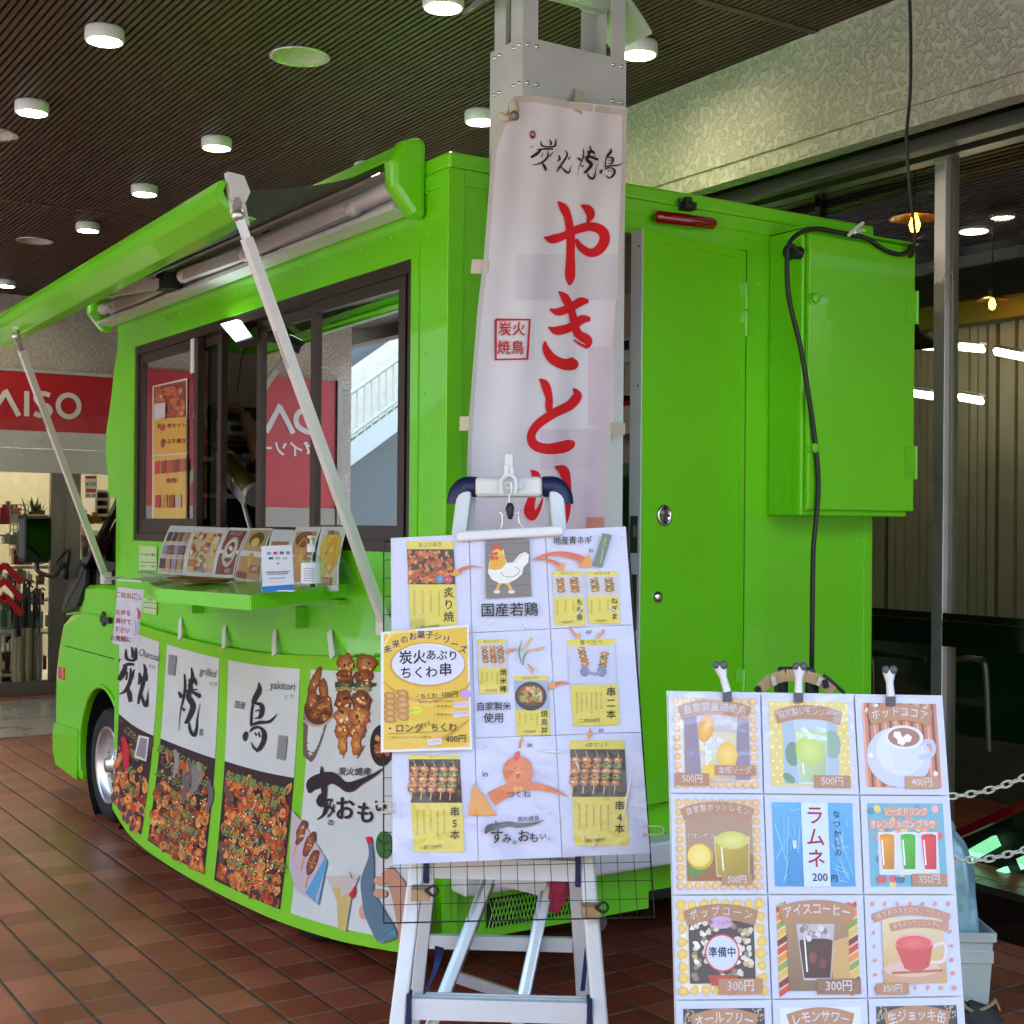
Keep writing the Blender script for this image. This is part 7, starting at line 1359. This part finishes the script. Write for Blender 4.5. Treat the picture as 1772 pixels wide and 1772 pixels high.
# work lamp, gold reflector, in the window
lp = lambda x, y, d=0: aX(x, y, SX - .05 + d)
t = thing('work_lamp', 'lit LED work lamp clamped in the serving window', 'work lamp', tuple(lp(408, 560)))
P = [lp(382, 561, .03), lp(414, 552, .06), lp(436, 583, .0), lp(409, 592, -.03)]; n_ = (P[1] - P[0]).cross(P[3] - P[0]).normalized()
if n_.dot(EYEP - P[0]) > 0: n_ = -n_
b = MB().use('black'); b.prism([p - n_ * .0 + (p - (P[0] + P[2]) / 2) * .12 for p in P], n_ * .03); b.tube(cat_rom([lp(425, 560, .1), lp(427, 578, .06), lp(418, 620, .12), lp(410, 680, .2)], 5), .003, 6); b.bar(lp(412, 552, .08), lp(428, 562, .08), .03, .02); b.build('lamp_housing', t, bevel=.006)
b = MB().use('led_on')
for k in range(3): f0, f1 = .02 + k * .33, .31 + k * .33; b.add([P[0].lerp(P[3], f0) - n_ * .002, P[1].lerp(P[2], f0) - n_ * .002, P[1].lerp(P[2], f1) - n_ * .002, P[0].lerp(P[3], f1) - n_ * .002], [(0, 1, 2, 3)])
b.build('led_panel', t)
hp = lambda x, y, d=0: aX(x, y, SX + .15 + d)
t = thing('tilted_gas_torch', 'tilted gold and silver canister on a thin stand inside the window', 'canister', tuple(hp(430, 910)))
b = MB().use('gold'); A_, B_ = hp(391, 797), hp(441, 855); b.cyl(A_, B_, .045, 20); b.build('gold_body', t)
b = MB().use('steel'); d_ = (B_ - A_).normalized(); b.cyl(A_ - d_ * .02, A_ + d_ * .015, .05, 20); b.cyl(B_ - d_ * .01, B_ + d_ * .02, .05, 20); b.bar(A_ + Vector((-.04, 0, -.03)), B_ + Vector((-.04, 0, -.03)), .05, .01, (0, 0, 1)); b.tube([hp(407, 832, -.03), hp(418, 860, -.03), hp(436, 925, -.03)], .01, 8); b.ball(hp(407, 832, -.03), .022, 8); b.build('stand', t)
ip = lambda x, y, Y=6.2: aY(x, y, Y)
for x, y, w_, h_, mt, lab in ((386, 925, .05, .1, 'plastic_white', 'white paper cup inside the window'), (437, 810, .1, .14, 'plastic_white', 'white box behind the gold canister'), (424, 742, .22, .08, 'steel', 'steel tray on the kitchen shelf'), (395, 765, .3, .05, 'gold', 'brass coloured tray on the kitchen shelf')):
    q = ip(x, y); o = thing('kitchen_item', lab, 'kitchenware', tuple(q - Vector((0, 0, h_ / 2)))); b = MB().use(mt); b.box((q.x - w_ / 2, q.y, q.z - h_ / 2), (q.x + w_ / 2, q.y + .1, q.z + h_ / 2)); b.build('body', o, bevel=.01); b = MB().use('black'); b.box((q.x - w_ / 3, q.y - .003, q.z - h_ / 6), (q.x + w_ / 3, q.y - .0005, q.z + h_ / 6)); b.build('front_label', o)
q = aX(487, 890, SX + .25); o = thing('spray_bottle', 'bottle with orange cap behind the window glass', 'bottle', tuple(q - Vector((0, 0, .1)))); b = MB().use('clear'); b.lathe(q, [(0, -.1), (.03, -.1), (.03, .0), (.012, .03)]); b.build('bottle_body', o); b = MB().use('orange_lens'); b.lathe(q, [(.014, .03), (.014, .06), (0, .062)]); b.build('cap', o)
q = aX(524, 902, SX + .2); o = thing('teal_tub', 'small tub with teal lid behind the window glass', 'tub', tuple(q - Vector((0, 0, .08)))); b = MB().use('clear'); b.lathe(q, [(0, -.08), (.04, -.08), (.045, 0)]); b.build('tub_body', o); b = MB().use('teal'); b.lathe(q, [(.048, 0), (.048, .035), (0, .038)]); b.build('lid', o)
# timers, sockets, cups seen through the rear door
ir = lambda x, y, d=0: aX(x, y, FX - .077 - d)
for x, y, lab in ((1070, 655, 'white kitchen timer seen through the rear door gap, lower of two'), (1090, 607, 'white kitchen timer partly hidden by the door edge, upper of two')):
    q = ir(x, y); o = thing('kitchen_timer', lab, 'timer', tuple(q)); b = MB().use('plastic_white'); b.box((q.x - .03, q.y - .045, q.z - .06), (q.x, q.y + .045, q.z + .06)); b.build('case', o, bevel=.015); b = MB().use('black'); b.box((q.x - .033, q.y - .032, q.z - .0), (q.x - .0305, q.y + .032, q.z + .042)); b.build('display', o)
q = ir(1078, 698, .1); b = MB().use('black'); b.box(q - Vector((.04, .05, .02)), q + Vector((.04, .05, .03))); b.tube([q - Vector((0, .06, .0)), q - Vector((.0, .08, .08)), q - Vector((0, .06, .14))], .008, 6); tag(b.build('hanging_scissors'), 'black tongs hanging on the kitchen wall behind the rear door', 'tongs')
q = ir(1084, 712, .15); b = MB().use('red_sign'); b.box(q - Vector((.05, .08, .05)), q + Vector((.05, .08, .04))); tag(b.build('spice_packets'), 'red and brown packets on the cream shelf inside the rear door', 'packet')
a_, e_ = ir(1048, 815, .3), ir(1103, 960, .3); o = thing('teal_cooler', 'teal cooler box with grey rim inside the rear door', 'cooler', (a_.x, a_.y, e_.z)); yl, yr = 3.72, 5.3
b = MB().use('teal'); b.box((3.2, 4.2, .46), (3.75, 5.2, ir(1070, 835, .3).z)); b.build('box_body', o, bevel=.01); b = MB().use('plastic_white'); b.box((3.19, 4.19, ir(1070, 835, .3).z + .001), (3.76, 5.21, ir(1070, 812, .3).z)); b.build('rim', o, bevel=.01)
# cables
b = MB().use('cable'); yc = CY0 - .035
P = [aX(1382, 437, cx_a - .05)] + [aY(x, y, yc) for x, y in ((1366, 425), (1362, 460), (1366, 520), (1385, 600), (1400, 690), (1411, 770), (1416, 838), (1412, 900), (1407, 960), (1405, 1125))] + [aY(1403, 1230, 3.5), aY(1402, 1420, 3.5)]
b.tube(cat_rom(P, 5), .0085, 8); P = [aY(x, y, yc) for x, y in ((1362, 445), (1366, 420), (1384, 403), (1412, 396), (1445, 401), (1475, 407), (1500, 413), (1530, 432), (1555, 440), (1572, 436))] + [aY(1577, 424, yc)]
b.tube(cat_rom(P, 5), .0085, 8); tag(b.build('power_cord'), 'thick black power cord looping over and down the green cabinet', 'cord')
b = MB().use('cable'); b.tube(cat_rom([aY(x, y, yc) for x, y in ((1574, -10), (1576, 80), (1575, 160), (1570, 215), (1569, 250), (1575, 340), (1581, 380), (1583, 410), (1579, 440), (1574, 444))] , 6), .006, 8); tag(b.build('dangling_cable'), 'thin dark cord hanging from the ceiling down to the cabinet corner', 'cord')
t = thing('clothes_peg', 'white clothes peg clipping the cord on the cabinet top', 'peg', tuple(aY(1478, 400, yc - .02)))
b = MB().use('plastic_white'); q = lambda x, y: aY(x, y, yc - .02); b.bar(q(1468, 408), q(1494, 385), .012, .008); b.bar(q(1472, 402), q(1496, 398), .012, .008); b.build('jaws', t, bevel=.002); b = MB().use('steel'); b.cyl(q(1478, 403), q(1478, 403) - fh * .012, .006, 10); b.build('spring', t)

# ---------------------------------------------------------------- the cook inside
def skin_body(name, chains, mt, root=0):
    me = bpy.data.meshes.new(name); vs = []; es = []; rs = []
    for ch in chains:
        prev = None
        for it in ch:
            if isinstance(it, int): idx = it
            else: vs.append(it[0]); rs.append(it[1]); idx = len(vs) - 1
            if prev is not None: es.append((prev, idx))
            prev = idx
    me.from_pydata([tuple(v) for v in vs], es, []); o = bpy.data.objects.new(name, me); C.objects.link(o)
    m_ = o.modifiers.new('s', 'SKIN'); m_.use_smooth_shade = True
    for i, r_ in enumerate(rs): me.skin_vertices[0].data[i].radius = (r_, r_) if not isinstance(r_, tuple) else r_
    me.skin_vertices[0].data[root].use_root = True; sd = o.modifiers.new('u', 'SUBSURF'); sd.levels = sd.render_levels = 2
    me.materials.append(M[mt]); return o
hand = aX(397, 702, 2.42); cx_, cy_ = 2.78, 6.15; pz = .45
V = Vector
el = V((2.55, 5.98, 1.72)); wr_ = hand + V((.08, .02, -.02))
body = skin_body('person', [
    [(V((cx_, cy_, 1.36)), (.17, .12)), (V((cx_, cy_, 1.55)), (.16, .11)), (V((cx_, cy_, 1.78)), (.18, .11)), (V((cx_, cy_, 1.93)), (.1, .08)), (V((cx_ - .01, cy_ - .02, 2.0)), .055), (V((cx_ - .02, cy_ - .04, 2.09)), (.085, .095)), (V((cx_ - .02, cy_ - .04, 2.19)), (.075, .085))],
    [2, (V((cx_ - .17, cy_ - .08, 1.84)), .058), (el, .045), (wr_, .027)], [2, (V((cx_ + .17, cy_ + .1, 1.84)), .058), (V((cx_ + .22, cy_ + .1, 1.58)), .045), (V((cx_ + .12, cy_ - .12, 1.45)), .03)],
    [0, (V((cx_ - .09, cy_, 1.2)), .095), (V((cx_ - .1, cy_ - .02, .85)), .07), (V((cx_ - .1, cy_ + .02, .52)), .045), (V((cx_ - .1, cy_ - .08, .48)), .035)], [0, (V((cx_ + .09, cy_, 1.2)), .095), (V((cx_ + .1, cy_ - .02, .85)), .07), (V((cx_ + .1, cy_ + .02, .52)), .045), (V((cx_ + .1, cy_ - .08, .48)), .035)]], 'black_cloth')
tag(body, 'cook in black clothing reaching forward inside the serving window', 'person')
fd = (hand - wr_).normalized(); sd_ = fd.cross(V((0, 0, 1))).normalized()
ch = [[(wr_, .024), (wr_ + fd * .045, (.034, .016)), (wr_ + fd * .085, (.036, .014))]]
for i in range(4): b0 = wr_ + fd * .088 + sd_ * (.024 - .016 * i) ; L_f = (.07, .08, .075, .058)[i]; ch.append([2, (b0, .0095), (b0 + fd * L_f * .5 - V((0, 0, .006)), .009), (b0 + fd * L_f - V((0, 0, .022)), .0075)])
ch.append([1, (wr_ + fd * .055 + sd_ * .035 - V((0, 0, .008)), .012), (wr_ + fd * .09 + sd_ * .042 - V((0, 0, .02)), .009)])
h_ = skin_body('hand', ch, 'skin'); h_.parent = body
f_ = skin_body('forearm', [[(el.lerp(wr_, .25), .044), (el.lerp(wr_, .6), .038), (wr_, .027)]], 'skin'); f_.parent = body
b = MB().use('skin'); hc = V((cx_ - .025, cy_ - .055, 2.12)); b.ball(hc, .088, 12, (.9, 1, 1.22)); b.ball(hc + V((-.05, -.085, -.01)), .014, 6, (1, 1.2, 1.3)); b.build('face', body); 
b = MB().use('black'); b.ball(hc + V((.01, .02, .045)), .096, 12, (.95, 1, .95)); b.ball(hc + V((-.055, -.06, .015)), .009, 6); b.ball(hc + V((-.02, -.085, .015)), .009, 6); b.build('hair', body)

bpy.data.objects.remove(_to)
for o in list(bpy.data.objects):
    if '_o' in o: del o['_o']
